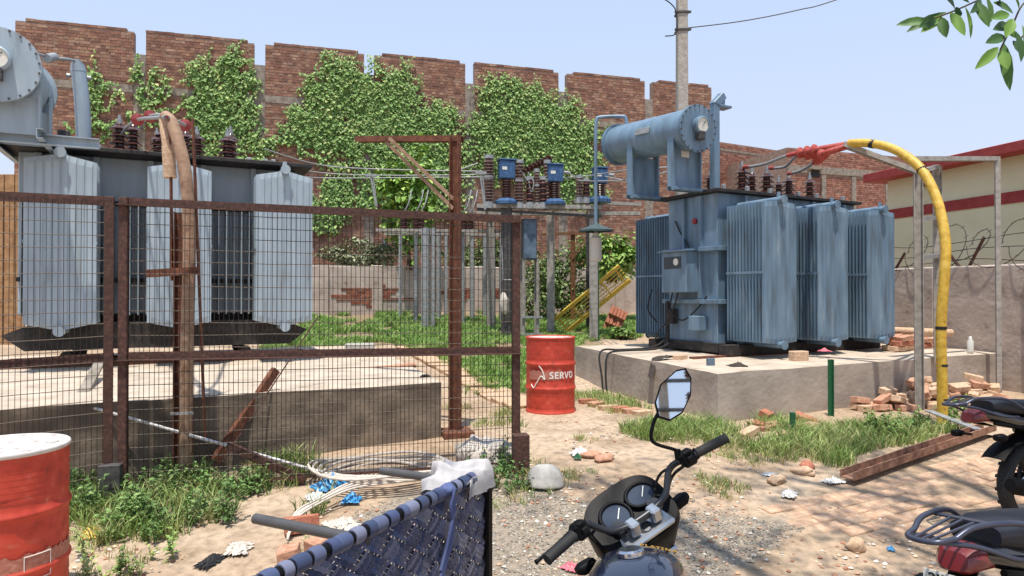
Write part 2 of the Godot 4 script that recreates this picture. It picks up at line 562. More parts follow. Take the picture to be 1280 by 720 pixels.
func motorcycle(label: String, at: Vector3, heading: float, lean: float, steer: float, paint: Material, plate := "", front_detail := true, show_plate := true, guard_end := 185.0) -> Node3D:
	var root := thing("motorcycle", label, "motorcycle", at, 0.0, "motorcycles parked beside the yard")
	root.basis = Basis(Vector3.UP, heading) * Basis(Vector3.RIGHT, lean)
	var R := Vector3(0, 0, 1)
	bike_wheel(root, "rear_wheel", Vector3(0, 0.303, 0), Transform3D.IDENTITY, 0.046)
	var b := B.new()
	b.tube(spline([Vector3(1.0, 0.80, 0), Vector3(0.72, 0.76, 0), Vector3(0.42, 0.70, 0)]), 0.024)
	b.tube(spline([Vector3(0.99, 0.72, 0), Vector3(0.86, 0.5, 0), Vector3(0.76, 0.28, 0), Vector3(0.6, 0.2, 0), Vector3(0.4, 0.22, 0)]), 0.018)
	for s in [-1.0, 1.0]:
		b.tube(spline([Vector3(0.45, 0.7, 0.03 * s), Vector3(0.3, 0.70, 0.1 * s), Vector3(-0.1, 0.7, 0.1 * s), Vector3(-0.38, 0.74, 0.08 * s)]), 0.013)
		b.tube(spline([Vector3(0.4, 0.22, 0.1 * s), Vector3(0.38, 0.45, 0.1 * s), Vector3(0.1, 0.68, 0.1 * s)]), 0.014)
		b.bar(Vector3(0.42, 0.33, 0.11 * s), Vector3(-0.05, 0.303, 0.105 * s), 0.02, 0.04)
		b.cyl(Vector3(0.42, 0.24, 0.1 * s), Vector3(0.42, 0.24, 0.3 * s), 0.014)
	b.cyl(Vector3(0.42, 0.3, -0.12), Vector3(0.42, 0.3, 0.12), 0.02)
	b.tube(spline([Vector3(0.4, 0.22, -0.12), Vector3(0.34, 0.12, -0.2), Vector3(0.3, 0.01 - 0.22 * tan(-lean), -0.24)]), 0.01)
	part(b, "frame", mats["black_satin"], root)
	var e := B.new()
	e.loft([[Vector3(0.38, 0.33, 0), R, Vector3.UP, 0.10, 0.09, 3.5], [Vector3(0.45, 0.34, 0), R, Vector3.UP, 0.14, 0.13, 3.5], [Vector3(0.66, 0.35, 0), R, Vector3.UP, 0.14, 0.13, 3.5], [Vector3(0.74, 0.36, 0), R, Vector3.UP, 0.09, 0.09, 3.5]])
	for k in 8:
		var q := Vector3(0.66, 0.47, 0) + Vector3(0.25, 1, 0).normalized() * 0.022 * k
		e.box(q, Vector3(0.15, 0.008, 0.16), Basis(Vector3(0, 0, 1), -0.25), 0.002)
	e.box(Vector3(0.685, 0.56, 0), Vector3(0.09, 0.2, 0.09), Basis(Vector3(0, 0, 1), -0.25), 0.01)
	e.cyl(Vector3(0.56, 0.34, 0.12), Vector3(0.56, 0.34, 0.155), 0.085, 20)
	part(e, "engine", mats["alloy_dark"], root)
	var x := B.new()
	x.tube(spline([Vector3(0.76, 0.5, 0.05), Vector3(0.84, 0.4, 0.11), Vector3(0.74, 0.22, 0.14), Vector3(0.4, 0.2, 0.15), Vector3(0.18, 0.24, 0.165)]), 0.018, 10)
	x.tube(PackedVector3Array([Vector3(0.2, 0.24, 0.17), Vector3(0.1, 0.26, 0.172), Vector3(-0.38, 0.36, 0.18), Vector3(-0.42, 0.37, 0.18)]), [0.022, 0.05, 0.055, 0.04], 14)
	part(x, "exhaust", mats["black_satin"], root)
	# tank, seat, side panels, tail
	var t := B.new()
	var U := Vector3.UP
	t.loft([[Vector3(0.40, 0.80, 0), R, U, 0.05, 0.04, 2.4], [Vector3(0.43, 0.805, 0), R, U, 0.085, 0.075, 2.6], [Vector3(0.52, 0.825, 0), R, U, 0.125, 0.11, 2.8], [Vector3(0.64, 0.84, 0), R, U, 0.148, 0.125, 2.8], [Vector3(0.76, 0.84, 0), R, U, 0.152, 0.125, 2.7], [Vector3(0.87, 0.825, 0), R, U, 0.13, 0.11, 2.6], [Vector3(0.94, 0.81, 0), R, U, 0.085, 0.08, 2.4], [Vector3(0.965, 0.80, 0), R, U, 0.04, 0.04, 2.2]], 32)
	for q in t.v.size(): t.v[q] += Vector3(-0.03, -0.045, 0)
	var tank := part(t, "fuel_tank", paint, root)
	var cap := B.new()
	cap.lathe([Vector2(0.042, 0.0), Vector2(0.042, 0.012), Vector2(0.034, 0.018), Vector2(0.0, 0.018)], 24, Transform3D(Basis(Vector3(0, 0, 1), -0.06), Vector3(0.68, 0.919, 0)))
	part(cap, "fuel_cap", mats["chrome"], tank)
	var st := B.new()
	st.loft([[Vector3(0.46, 0.80, 0), R, U, 0.075, 0.04, 3.0], [Vector3(0.36, 0.80, 0), R, U, 0.115, 0.055, 3.2], [Vector3(0.15, 0.80, 0), R, U, 0.135, 0.055, 3.2], [Vector3(-0.05, 0.825, 0), R, U, 0.125, 0.055, 3.2], [Vector3(-0.28, 0.845, 0), R, U, 0.11, 0.05, 3.2], [Vector3(-0.38, 0.85, 0), R, U, 0.085, 0.035, 3.0]], 28)
	part(st, "seat", mats["seat_vinyl"], root)
	for s in [-1.0, 1.0]:
		var sp := B.new()
		sp.loft([[Vector3(0.42, 0.62, 0.1 * s), R, U, 0.012, 0.06, 3.0], [Vector3(0.3, 0.62, 0.118 * s), R, U, 0.02, 0.115, 3.0], [Vector3(0.12, 0.66, 0.122 * s), R, U, 0.02, 0.10, 3.0], [Vector3(0.0, 0.70, 0.115 * s), R, U, 0.012, 0.05, 3.0]], 18)
		part(sp, "side_panel", paint, root)
		var sh := B.new()
		sh.cyl(Vector3(0.0, 0.33, 0.12 * s), Vector3(0.14, 0.67, 0.12 * s), 0.014, 10)
		var hp := PackedVector3Array()
		for k in 90:
			var f := k / 89.0
			hp.append(Vector3(0.0, 0.33, 0.12 * s).lerp(Vector3(0.14, 0.67, 0.12 * s), 0.12 + f * 0.72) + Vector3(cos(k * 0.72) * 0.9, -sin(k * 0.72) * 0.0 - cos(k * 0.72) * 0.38, 0).normalized() * absf(cos(k * 0.72)) * 0.026 * 1.0 + Vector3(0, 0, sin(k * 0.72) * 0.026))
		sh.tube(hp, 0.0045, 5)
		part(sh, "shock_absorber", mats["alloy_dark"], root)
	var tc := B.new()
	tc.loft([[Vector3(0.02, 0.725, 0), R, U, 0.105, 0.035, 3.0], [Vector3(-0.2, 0.745, 0), R, U, 0.105, 0.05, 3.0], [Vector3(-0.36, 0.79, 0), R, U, 0.09, 0.05, 3.0], [Vector3(-0.44, 0.80, 0), R, U, 0.075, 0.035, 3.0]], 22)
	part(tc, "tail_cowl", paint, root)
	var tl := B.new()
	tl.loft([[Vector3(-0.36, 0.79, 0), R, U, 0.075, 0.045, 3.0], [Vector3(-0.45, 0.79, 0), R, U, 0.075, 0.045, 3.0], [Vector3(-0.49, 0.782, 0), R, Vector3(0.3, 1, 0).normalized(), 0.066, 0.042, 3.0], [Vector3(-0.505, 0.78, 0), R, Vector3(0.3, 1, 0).normalized(), 0.05, 0.03, 2.6]], 22)
	part(tl, "tail_light", mats["red_lens"], root)
	var gr := B.new()
	for s in [-1.0, 1.0]:
		gr.tube(spline([Vector3(0.12, 0.775, 0.145 * s), Vector3(-0.08, 0.78, 0.15 * s), Vector3(-0.2, 0.83, 0.145 * s), Vector3(-0.32, 0.895, 0.125 * s), Vector3(-0.5, 0.905, 0.09 * s), Vector3(-0.58, 0.875, 0.07 * s)]), 0.0095, 8)
		gr.tube(spline([Vector3(-0.24, 0.78, 0.135 * s), Vector3(-0.36, 0.79, 0.12 * s), Vector3(-0.5, 0.84, 0.085 * s), Vector3(-0.64, 0.868, 0.05 * s)]), 0.0085, 8)
	gr.tube(spline([Vector3(-0.58, 0.875, -0.07), Vector3(-0.64, 0.868, -0.05), Vector3(-0.655, 0.866, 0.0), Vector3(-0.64, 0.868, 0.05), Vector3(-0.58, 0.875, 0.07)]), 0.0095, 8)
	gr.bar(Vector3(-0.42, 0.9, -0.1), Vector3(-0.42, 0.9, 0.1), 0.03, 0.006)
	for k in 3: gr.bar(Vector3(-0.44, 0.9, -0.04 + 0.04 * k), Vector3(-0.64, 0.868, -0.025 + 0.025 * k), 0.008, 0.005)
	part(gr, "grab_rail", mats["rail_grey"], root)
	var mg := B.new()
	var rows := []
	for k in 17:
		var a := deg_to_rad(35 + (guard_end - 35.0) * k / 16)
		var row := PackedVector3Array()
		for j in 7:
			var f := (j - 3) / 3.0
			var rr := 0.37 - 0.03 * f * f + (0.05 * maxf(0, (k - 11) / 5.0))
			row.append(Vector3(cos(a) * rr, 0.303 + sin(a) * rr, f * 0.085))
		rows.append(row)
	mg.grid(rows, false, Vector3(0, 0.303, 0))
	if guard_end > 160.0: mg.bar(Vector3(-0.40, 0.42, 0), Vector3(-0.45, 0.28, 0), 0.17, 0.008, Vector3(1, 0, 0))
	part(mg, "rear_mudguard", mats["black_satin"], root)
	for s in [-1.0, 1.0]:
		var ti := B.new()
		ti.cyl(Vector3(-0.42, 0.66, 0.06 * s), Vector3(-0.43, 0.66, 0.13 * s), 0.008)
		ti.loft([[Vector3(-0.39, 0.66, 0.155 * s), R, U, 0.02, 0.015], [Vector3(-0.42, 0.66, 0.16 * s), R, U, 0.035, 0.025], [Vector3(-0.46, 0.66, 0.155 * s), R, U, 0.03, 0.022], [Vector3(-0.47, 0.66, 0.155 * s), R, U, 0.015, 0.012]], 14)
		part(ti, "turn_signal", mats["black_satin"], root)
	var pl := B.new()
	var px := Transform3D(Basis(Vector3(0, 0, 1), Vector3(0.18, 1, 0).normalized(), Vector3(-1, 0.18, 0).normalized()), Vector3(-0.52, 0.685, 0))
	pl.box(px.origin, Vector3(0.2, 0.1, 0.004), px.basis, 0.001)
	var plate_o: Node3D = part(pl, "number_plate", mats["plate"], root) if show_plate else null
	pl = B.new()
	pl.bar(Vector3(-0.45, 0.75, 0.0), Vector3(-0.51, 0.66, 0.0), 0.09, 0.008, Vector3(1, 0, 0))
	if show_plate: part(pl, "plate_bracket", mats["black_satin"], root)
	if plate != "":
		flat_text(plate, 0.052, mats["black"], plate_o, Transform3D(px.basis, px.origin + px.basis.z * 0.0035 + px.basis.y * 0.022))
	var cg := B.new()
	cg.box(Vector3(0.2, 0.36, -0.125), Vector3(0.5, 0.05, 0.012), Basis(Vector3(0, 0, 1), 0.05), 0.004)
	cg.box(Vector3(0.2, 0.27, -0.125), Vector3(0.42, 0.02, 0.008), Basis(Vector3(0, 0, 1), 0.05), 0.003)
	part(cg, "chain_guard", mats["black_satin"], root)
	# everything that turns with the fork
	var axis := Vector3(-0.438, 0.899, 0)
	var hd := Vector3(1.0, 0.80, 0)
	var S := Transform3D(Basis(axis, steer), Vector3.ZERO)
	S.origin = hd - S.basis * hd
	bike_wheel(root, "front_wheel", Vector3(1.27, 0.303, 0), S, 0.040)
	var fk := []
	for s in [-1.0, 1.0]:
		var f := B.new()
		f.cyl(Vector3(1.27, 0.303, 0.075 * s), Vector3(1.12, 0.612, 0.075 * s), 0.024, 14)
		f.cyl(Vector3(1.12, 0.612, 0.075 * s), Vector3(0.955, 0.953, 0.075 * s), 0.016, 14)
		f.cyl(Vector3(0.955, 0.953, 0.075 * s), Vector3(0.949, 0.966, 0.075 * s), 0.022, 14)
		fk.append(part(f, "fork_leg", mats["alloy_dark"], root))
	var cl := B.new()
	cl.box(Vector3(0.945, 0.91, 0), Vector3(0.10, 0.024, 0.2), Basis(Vector3(0, 0, 1), 0.45), 0.008)
	cl.box(Vector3(1.03, 0.79, 0), Vector3(0.09, 0.024, 0.2), Basis(Vector3(0, 0, 1), 0.45), 0.008)
	for s in [-1.0, 1.0]: cl.box(Vector3(0.915, 0.945, 0.045 * s), Vector3(0.045, 0.05, 0.036), Basis(Vector3(0, 0, 1), 0.45), 0.006)
	fk.append(part(cl, "fork_clamp", mats["alloy"], root))
	var hb := B.new()
	hb.tube(spline([Vector3(0.83, 1.045, -0.36), Vector3(0.86, 1.05, -0.24), Vector3(0.925, 1.035, -0.18), Vector3(0.918, 0.97, -0.11), Vector3(0.915, 0.955, 0), Vector3(0.918, 0.97, 0.11), Vector3(0.925, 1.035, 0.18), Vector3(0.86, 1.05, 0.24), Vector3(0.83, 1.045, 0.36)], 7), 0.0115, 12)
	fk.append(part(hb, "handlebar", mats["bar_grey"], root))
	for s in [-1.0, 1.0]:
		var g := B.new()
		var g0 := Vector3(0.826, 1.0445, 0.375 * s); var g1 := Vector3(0.855, 1.0495, 0.258 * s)
		var rr := []; var pp := PackedVector3Array()
		for k in 25:
			pp.append(g0.lerp(g1, k / 24.0)); rr.append(0.0175 if k % 2 else 0.0158)
		rr[24] = 0.021; rr[0] = 0.019
		g.tube(pp, rr, 14)
		fk.append(part(g, "grip", mats["rubber"], root))
		var sw := B.new()
		sw.box(Vector3(0.868, 1.05, 0.228 * s), Vector3(0.05, 0.055, 0.055), Basis(Vector3.UP, -0.25 * s), 0.01)
		sw.box(Vector3(0.85, 1.072, 0.224 * s), Vector3(0.02, 0.012, 0.03), Basis(Vector3.UP, -0.25 * s), 0.003)
		sw.box(Vector3(0.838, 1.05, 0.222 * s), Vector3(0.014, 0.02, 0.024), Basis(Vector3.UP, -0.25 * s), 0.003)
		fk.append(part(sw, "switch_housing", mats["black_satin"], root))
		var lv := B.new()
		lv.tube(spline([Vector3(0.9, 1.045, 0.2 * s), Vector3(0.925, 1.045, 0.24 * s), Vector3(0.91, 1.04, 0.3 * s), Vector3(0.885, 1.038, 0.395 * s)]), [0.008, 0.008, 0.007, 0.0065, 0.006, 0.006, 0.006, 0.006, 0.006, 0.006, 0.006, 0.006, 0.006, 0.006, 0.006, 0.006, 0.006, 0.006, 0.0085], 8)
		fk.append(part(lv, "lever", mats["black_satin"], root))
		var cb := B.new()
		cb.tube(spline([Vector3(0.9, 1.04, 0.19 * s), Vector3(0.97, 1.02, 0.15 * s), Vector3(1.03, 0.92, 0.10 * s), Vector3(1.0, 0.78, 0.06 * s)]), 0.005, 7)
		cb.tube(spline([Vector3(0.88, 1.03, 0.21 * s), Vector3(0.96, 0.99, 0.18 * s), Vector3(1.02, 0.88, 0.13 * s), Vector3(1.0, 0.76, 0.08 * s)]), 0.0055, 7)
		fk.append(part(cb, "cable", mats["rubber"], root))
		var si := B.new()
		si.cyl(Vector3(1.05, 0.86, 0.1 * s), Vector3(1.045, 0.87, 0.17 * s), 0.009)
		si.loft([[Vector3(1.06, 0.875, 0.17 * s), Vector3.RIGHT, U, 0.012, 0.012], [Vector3(1.05, 0.878, 0.19 * s), Vector3.RIGHT, U, 0.026, 0.022], [Vector3(1.045, 0.882, 0.23 * s), Vector3.RIGHT, U, 0.028, 0.022], [Vector3(1.045, 0.885, 0.25 * s), Vector3.RIGHT, U, 0.014, 0.012]], 14)
		fk.append(part(si, "turn_signal", mats["black_satin"], root))
	# cowl and instruments
	var cw := B.new()
	var tu := Vector3(0.66, 0.75, 0).normalized()
	cw.loft([[Vector3(0.985, 0.965, 0), R, tu, 0.155, 0.12, 3.0], [Vector3(1.0, 0.945, 0), R, tu, 0.162, 0.125, 3.0], [Vector3(1.08, 0.875, 0), R, Vector3(0.4, 0.9, 0).normalized(), 0.145, 0.14, 3.0], [Vector3(1.17, 0.85, 0), R, U, 0.12, 0.12, 2.6], [Vector3(1.2, 0.845, 0), R, U, 0.10, 0.10, 2.4]], 32)
	fk.append(part(cw, "headlamp_cowl", mats["black_satin"], root))
	var hl := B.new()
	hl.loft([[Vector3(1.19, 0.845, 0), R, U, 0.095, 0.095, 2.4], [Vector3(1.215, 0.843, 0), R, U, 0.075, 0.075, 2.3], [Vector3(1.222, 0.843, 0), R, U, 0.02, 0.02, 2.2]], 28)
	fk.append(part(hl, "headlamp", mats["lens"], root))
	if front_detail:
		var fn := Vector3(-0.75, 0.66, 0).normalized()
		var fb := Transform3D(Basis(R, fn, tu), Vector3(0.985, 0.965, 0))   # x right, y out of the face, z up the face
		for gi in [[-0.056, 0.012, 0.056, 0.052], [0.066, 0.03, 0.056, 0.042]]:
			var rim := B.new()
			var ring := PackedVector3Array()
			for k in 29:
				var a := TAU * k / 28
				ring.append(fb * Vector3(gi[0] + cos(a) * gi[2], 0.012, gi[1] + sin(a) * gi[3]))
			rim.tube(ring, 0.007, 6, false)
			var rm := part(rim, "gauge", mats["black_satin"], root)
			fk.append(rm)
			var gf := B.new()
			var rg := PackedVector3Array()
			for k in 28: rg.append(ring[k] + fn * -0.002)
			gf.fan(rg, fn)
			part(gf, "gauge_face", mats["gauge_glass"], rm)
			var nl := B.new()
			nl.bar(fb * Vector3(gi[0], 0.013, gi[1] - 0.01), fb * Vector3(gi[0] + 0.03, 0.013, gi[1] + 0.02), 0.003, 0.001, fn)
			part(nl, "pointer", mats["plate"], rm)
		var ig := B.new()
		ig.lathe([Vector2(0.024, 0.0), Vector2(0.024, 0.012), Vector2(0.016, 0.016), Vector2(0.016, 0.01), Vector2(0.0, 0.01)], 20, Transform3D(fb.basis, fb * Vector3(0.0, 0.004, -0.075)))
		fk.append(part(ig, "ignition_lock", mats["alloy_dark"], root))
	var fm := B.new()
	rows = []
	for k in 13:
		var a := deg_to_rad(20 + 150.0 * k / 12)
		var row := PackedVector3Array()
		for j in 7:
			var f := (j - 3) / 3.0
			var rr := 0.335 - 0.03 * f * f
			row.append(Vector3(1.27 + cos(a) * rr, 0.303 + sin(a) * rr, f * 0.06))
		rows.append(row)
	fm.grid(rows, false, Vector3(1.27, 0.303, 0))
	fk.append(part(fm, "front_mudguard", paint, root))
	for o in fk: o.transform = S
	root.set_meta("steer", 0)
	root.remove_meta("steer")
	return root

func steer_xf(steer: float) -> Transform3D:
	var hd := Vector3(1.0, 0.80, 0)
	var S := Transform3D(Basis(Vector3(-0.438, 0.899, 0), steer), Vector3.ZERO)
	S.origin = hd - S.basis * hd
	return S

# ---------------------------------------------------------------- the factory wall behind the yard
const WALL_D := 18.4
const WALL_X := -9.936
var wu := Vector3(0.960, 0, -0.279)          # along the wall, to the right
var wn := Vector3(0.279, 0, 0.960)           # out of the wall, towards the yard

func wall_s(px: float) -> float:
	var k := (px - 640.0) / F
	return (WALL_D * k - WALL_X) / (0.960 - 0.279 * k)

func wall_pt(px: float, py: float, off := 0.0) -> Vector3:
	var s := wall_s(px)
	var d := WALL_D + 0.279 * s
	var q := P(px, py, d)
	return q + wn * off

func bricks_into(b: B, o: Vector3, u: Vector3, nrm: Vector3, l: float, y0: float, y1: float, seed_: int, tones: Array, course := 0.082, blen := 0.245) -> void:
	var r := RandomNumberGenerator.new(); r.seed = seed_
	var rows := int((y1 - y0) / course)
	for i in rows:
		var ya := y0 + i * course
		var x := 0.0
		var step := blen if i % 2 == 0 else blen * 0.5
		if i % 4 == 2: x = -blen * 0.25
		while x < l - 0.03:
			var xa := maxf(x, 0.0); var xb := minf(x + step - 0.013, l)
			x += step
			if xb - xa < 0.03: continue
			if r.randf() < 0.006: continue
			var t: Color = tones[r.randi() % tones.size()]
			var k := r.randf_range(0.84, 1.14)
			b.col = Color(t.r * k, t.g * k, t.b * k)
			var z := 0.009 + r.randf_range(-0.005, 0.006)
			var j0 := r.randf_range(-0.003, 0.003); var j1 := r.randf_range(-0.003, 0.003)
			var base := o + Vector3.UP * ya
			var p0 := base + u * xa + Vector3.UP * j0; var p1 := base + u * xb + Vector3.UP * j1
			var h := Vector3.UP * (course - 0.014)
			var f := nrm * z
			b.quad(p0 + f, p1 + f, p1 + h + f, p0 + h + f, nrm)
			b.quad(p0, p1, p1 + f, p0 + f, Vector3.DOWN); b.quad(p0 + h, p1 + h, p1 + h + f, p0 + h + f, Vector3.UP)
			b.quad(p0, p0 + h, p0 + h + f, p0 + f, -u); b.quad(p1, p1 + h, p1 + h + f, p1 + f, u)
	b.col = Color.WHITE

func factory_wall() -> void:
	var tones := [lin(156, 114, 96), lin(164, 122, 102), lin(148, 106, 90), lin(170, 132, 112), lin(140, 102, 88), lin(176, 144, 124)]
	var o := thing("factory_wall", "tall red brick factory wall in notched bays behind the yard", "wall")
	var base := W(WALL_X, WALL_D, 0)
	for i in range(-1, 6):
		var s0 := 3.05 * i
		var l := 2.75 if i < 5 else 2.23
		var mb := B.new()
		var a := base + wu * s0 - wn * 0.115
		mb.bar(a + Vector3.UP * 4.0 , a + wu * l + Vector3.UP * 4.0, 0.23, 9.5)
		part(mb, "mortar_panel", mats["mortar"], o)
		var bb := B.new()
		bricks_into(bb, base + wu * s0, wu, wn, l, 0.9, 7.08, 100 + i, tones)
		bricks_into(bb, base + wu * s0, wu, wn, l, 7.32, 8.77, 200 + i, tones)
		# ragged coping course
		var r := RandomNumberGenerator.new(); r.seed = 33 + i
		var x := 0.0
		while x < l - 0.2:
			if x > 0.05 or i % 3 == 0:
				bb.col = Color(tones[r.randi() % 6]) * r.randf_range(0.8, 1.1)
				bb.box(base + wu * (s0 + x + 0.11) - wn * 0.1 + Vector3.UP * (8.79 + r.randf_range(-0.006, 0.006)), Vector3(0.232, 0.07, 0.23), Basis(wu, Vector3.UP, wn))
			x += 0.235
		part(bb, "bricks", mats["brick_vc"], o).set_meta("kind", "stuff")
		var cb := B.new()
		cb.bar(base + wu * s0 + wn * -0.02 + Vector3.UP * 7.2, base + wu * (s0 + l) + wn * -0.02 + Vector3.UP * 7.2, 0.09, 0.2)
		part(cb, "concrete_band", mats["concrete_old"], o)
		if i < 5:
			var c := B.new()
			var m := base + wu * (s0 + l + 0.15) - wn * 0.09
			c.box(m + Vector3.UP * 4.0, Vector3(0.298, 8.3, 0.23), Basis(wu, Vector3.UP, wn), 0.01)
			part(c, "column", mats["concrete_old"], o)

# foliage made of single folded leaves
func leaf(b: B, p: Vector3, nrm: Vector3, along: Vector3, l: float, w: float) -> void:
	var t := (along - nrm * along.dot(nrm)).normalized()
	var s := nrm.cross(t)
	var tip := p + t * l - nrm * l * 0.12
	var m := p + t * l * 0.45 - nrm * w * 0.0
	var e0 := p + t * l * 0.42 + s * w * 0.5 + nrm * w * 0.16
	var e1 := p + t * l * 0.42 - s * w * 0.5 + nrm * w * 0.16
	b.flat(p, e0, m, nrm); b.flat(e0, tip, m, nrm); b.flat(p, m, e1, nrm); b.flat(m, tip, e1, nrm)

func creeper(label: String, blobs: Array, count: int, seed_: int, size := 0.1) -> void:
	var o := thing("wall_creeper", label, "creeper", Vector3.ZERO, 0, "creepers climbing the factory wall")
	var r := RandomNumberGenerator.new(); r.seed = seed_
	var tones := [lin(126, 158, 82), lin(112, 148, 72), lin(142, 170, 94), lin(98, 132, 64), lin(156, 178, 102), lin(172, 184, 112)]
	var b := B.new()
	var st := B.new()
	var area := 0.0
	for q in blobs: area += q[2] * q[3]
	var per := 46
	for q in blobs:
		var n := int(count * q[2] * q[3] / area / per) + 1
		for k in n:
			# one runner: starts inside the patch, wanders up the wall, leaves on both sides
			var a := r.randf() * TAU
			var rad := pow(r.randf(), 0.55)
			var pos := Vector2(q[0] + cos(a) * rad * q[2] * 0.9, q[1] + (0.25 + 0.75 * sin(a)) * rad * q[3] + 6.0)
			var dir := -PI * 0.5 + r.randfn() * 0.75
			var off := r.randf_range(0.02, 0.1)
			var path := PackedVector3Array()
			var young := r.randf() < 0.3
			for m in per:
				dir += r.randfn() * 0.22 + clampf(-PI * 0.5 - dir, -1, 1) * 0.02
				var nxt := pos + Vector2(cos(dir), sin(dir)) * 1.15
				var gap := noise.get_noise_2d(nxt.x * 1.5, nxt.y * 1.1) + 0.6 * noise.get_noise_2d(nxt.x * 4.0, nxt.y * 3.0)
				var e := Vector2((nxt.x - q[0]) / q[2], (nxt.y - q[1]) / q[3]).length()
				if e > 1.12 and r.randf() < 0.4: break
				if gap < -0.28: dir += 0.5 * (1 if k % 2 else -1)
				pos = nxt
				if m % 6 == 0: path.append(wall_pt(pos.x, pos.y, off * 0.6 + 0.01))
				if gap < -0.38 and r.randf() < 0.7: continue
				var p := wall_pt(pos.x + r.randfn() * 1.1, pos.y + r.randfn() * 1.1, off + r.randf_range(-0.01, 0.06))
				var t: Color = tones[r.randi() % (tones.size() if (young or m > 36) else 4)]
				b.col = t * r.randf_range(0.8, 1.2)
				var nn := (wn * r.randf_range(0.4, 1.0) + Vector3.UP * r.randf_range(0.1, 0.8) + wu * r.randf_range(-0.5, 0.5)).normalized()
				var al := Vector3.DOWN + wu * r.randf_range(-1.0, 1.0) + wn * r.randf_range(0.0, 0.5)
				var sz := size * r.randf_range(0.4, 1.45) * (1.0 - 0.4 * m / per)
				leaf(b, p, nn, al, sz, sz * 0.85)
			if k % 3 == 0 and path.size() > 2: st.tube(path, 0.006, 4, false)
	part(b, "leaves", mats["leaf_vc"], o).set_meta("kind", "stuff")
	part(st, "stems", mats["bark"], o).set_meta("kind", "stuff")

func bush(label: String, at: Vector3, rad: Vector3, count: int, size: float, tones: Array, seed_: int, called := "shrub", leafw := 0.6) -> Node3D:
	var o := thing(called, label, "shrub", at)
	var r := RandomNumberGenerator.new(); r.seed = seed_
	var b := B.new()
	var clumps := []
	for k in 26:
		var v := Vector3(r.randfn(), r.randfn(), r.randfn()).normalized() * r.randf_range(0.45, 0.95)
		clumps.append([Vector3(v.x * rad.x, rad.y + v.y * rad.y, v.z * rad.z), r.randf_range(0.22, 0.42)])
	for k in count:
		var c: Array = clumps[r.randi() % clumps.size()]
		var v: Vector3 = Vector3(r.randfn(), r.randfn(), r.randfn()).normalized() * pow(r.randf(), 0.5) * c[1]
		var p: Vector3 = c[0] + Vector3(v.x * rad.x, v.y * rad.y, v.z * rad.z) * 1.3
		if p.y < 0.02: continue
		b.col = Color(tones[r.randi() % tones.size()]) * r.randf_range(0.75, 1.2)
		var nn: Vector3 = (v.normalized() * 0.7 + Vector3.UP * 0.7 + Vector3(r.randfn(), r.randfn(), r.randfn()) * 0.35).normalized()
		var sz := size * r.randf_range(0.6, 1.3)
		leaf(b, p, nn, Vector3(r.randfn(), r.randfn() - 0.4, r.randfn()), sz, sz * leafw)
	part(b, "foliage", mats["leaf_vc"], o)
	var s := B.new()
	for k in 7:
		var e: Vector3 = clumps[k][0]
		s.tube(spline([Vector3(r.randf_range(-0.15, 0.15), -0.05, r.randf_range(-0.1, 0.1)), e * 0.5 + Vector3(0, 0.1, 0), e], 4), 0.018, 5)
	part(s, "stem", mats["bark"], o)
	return o

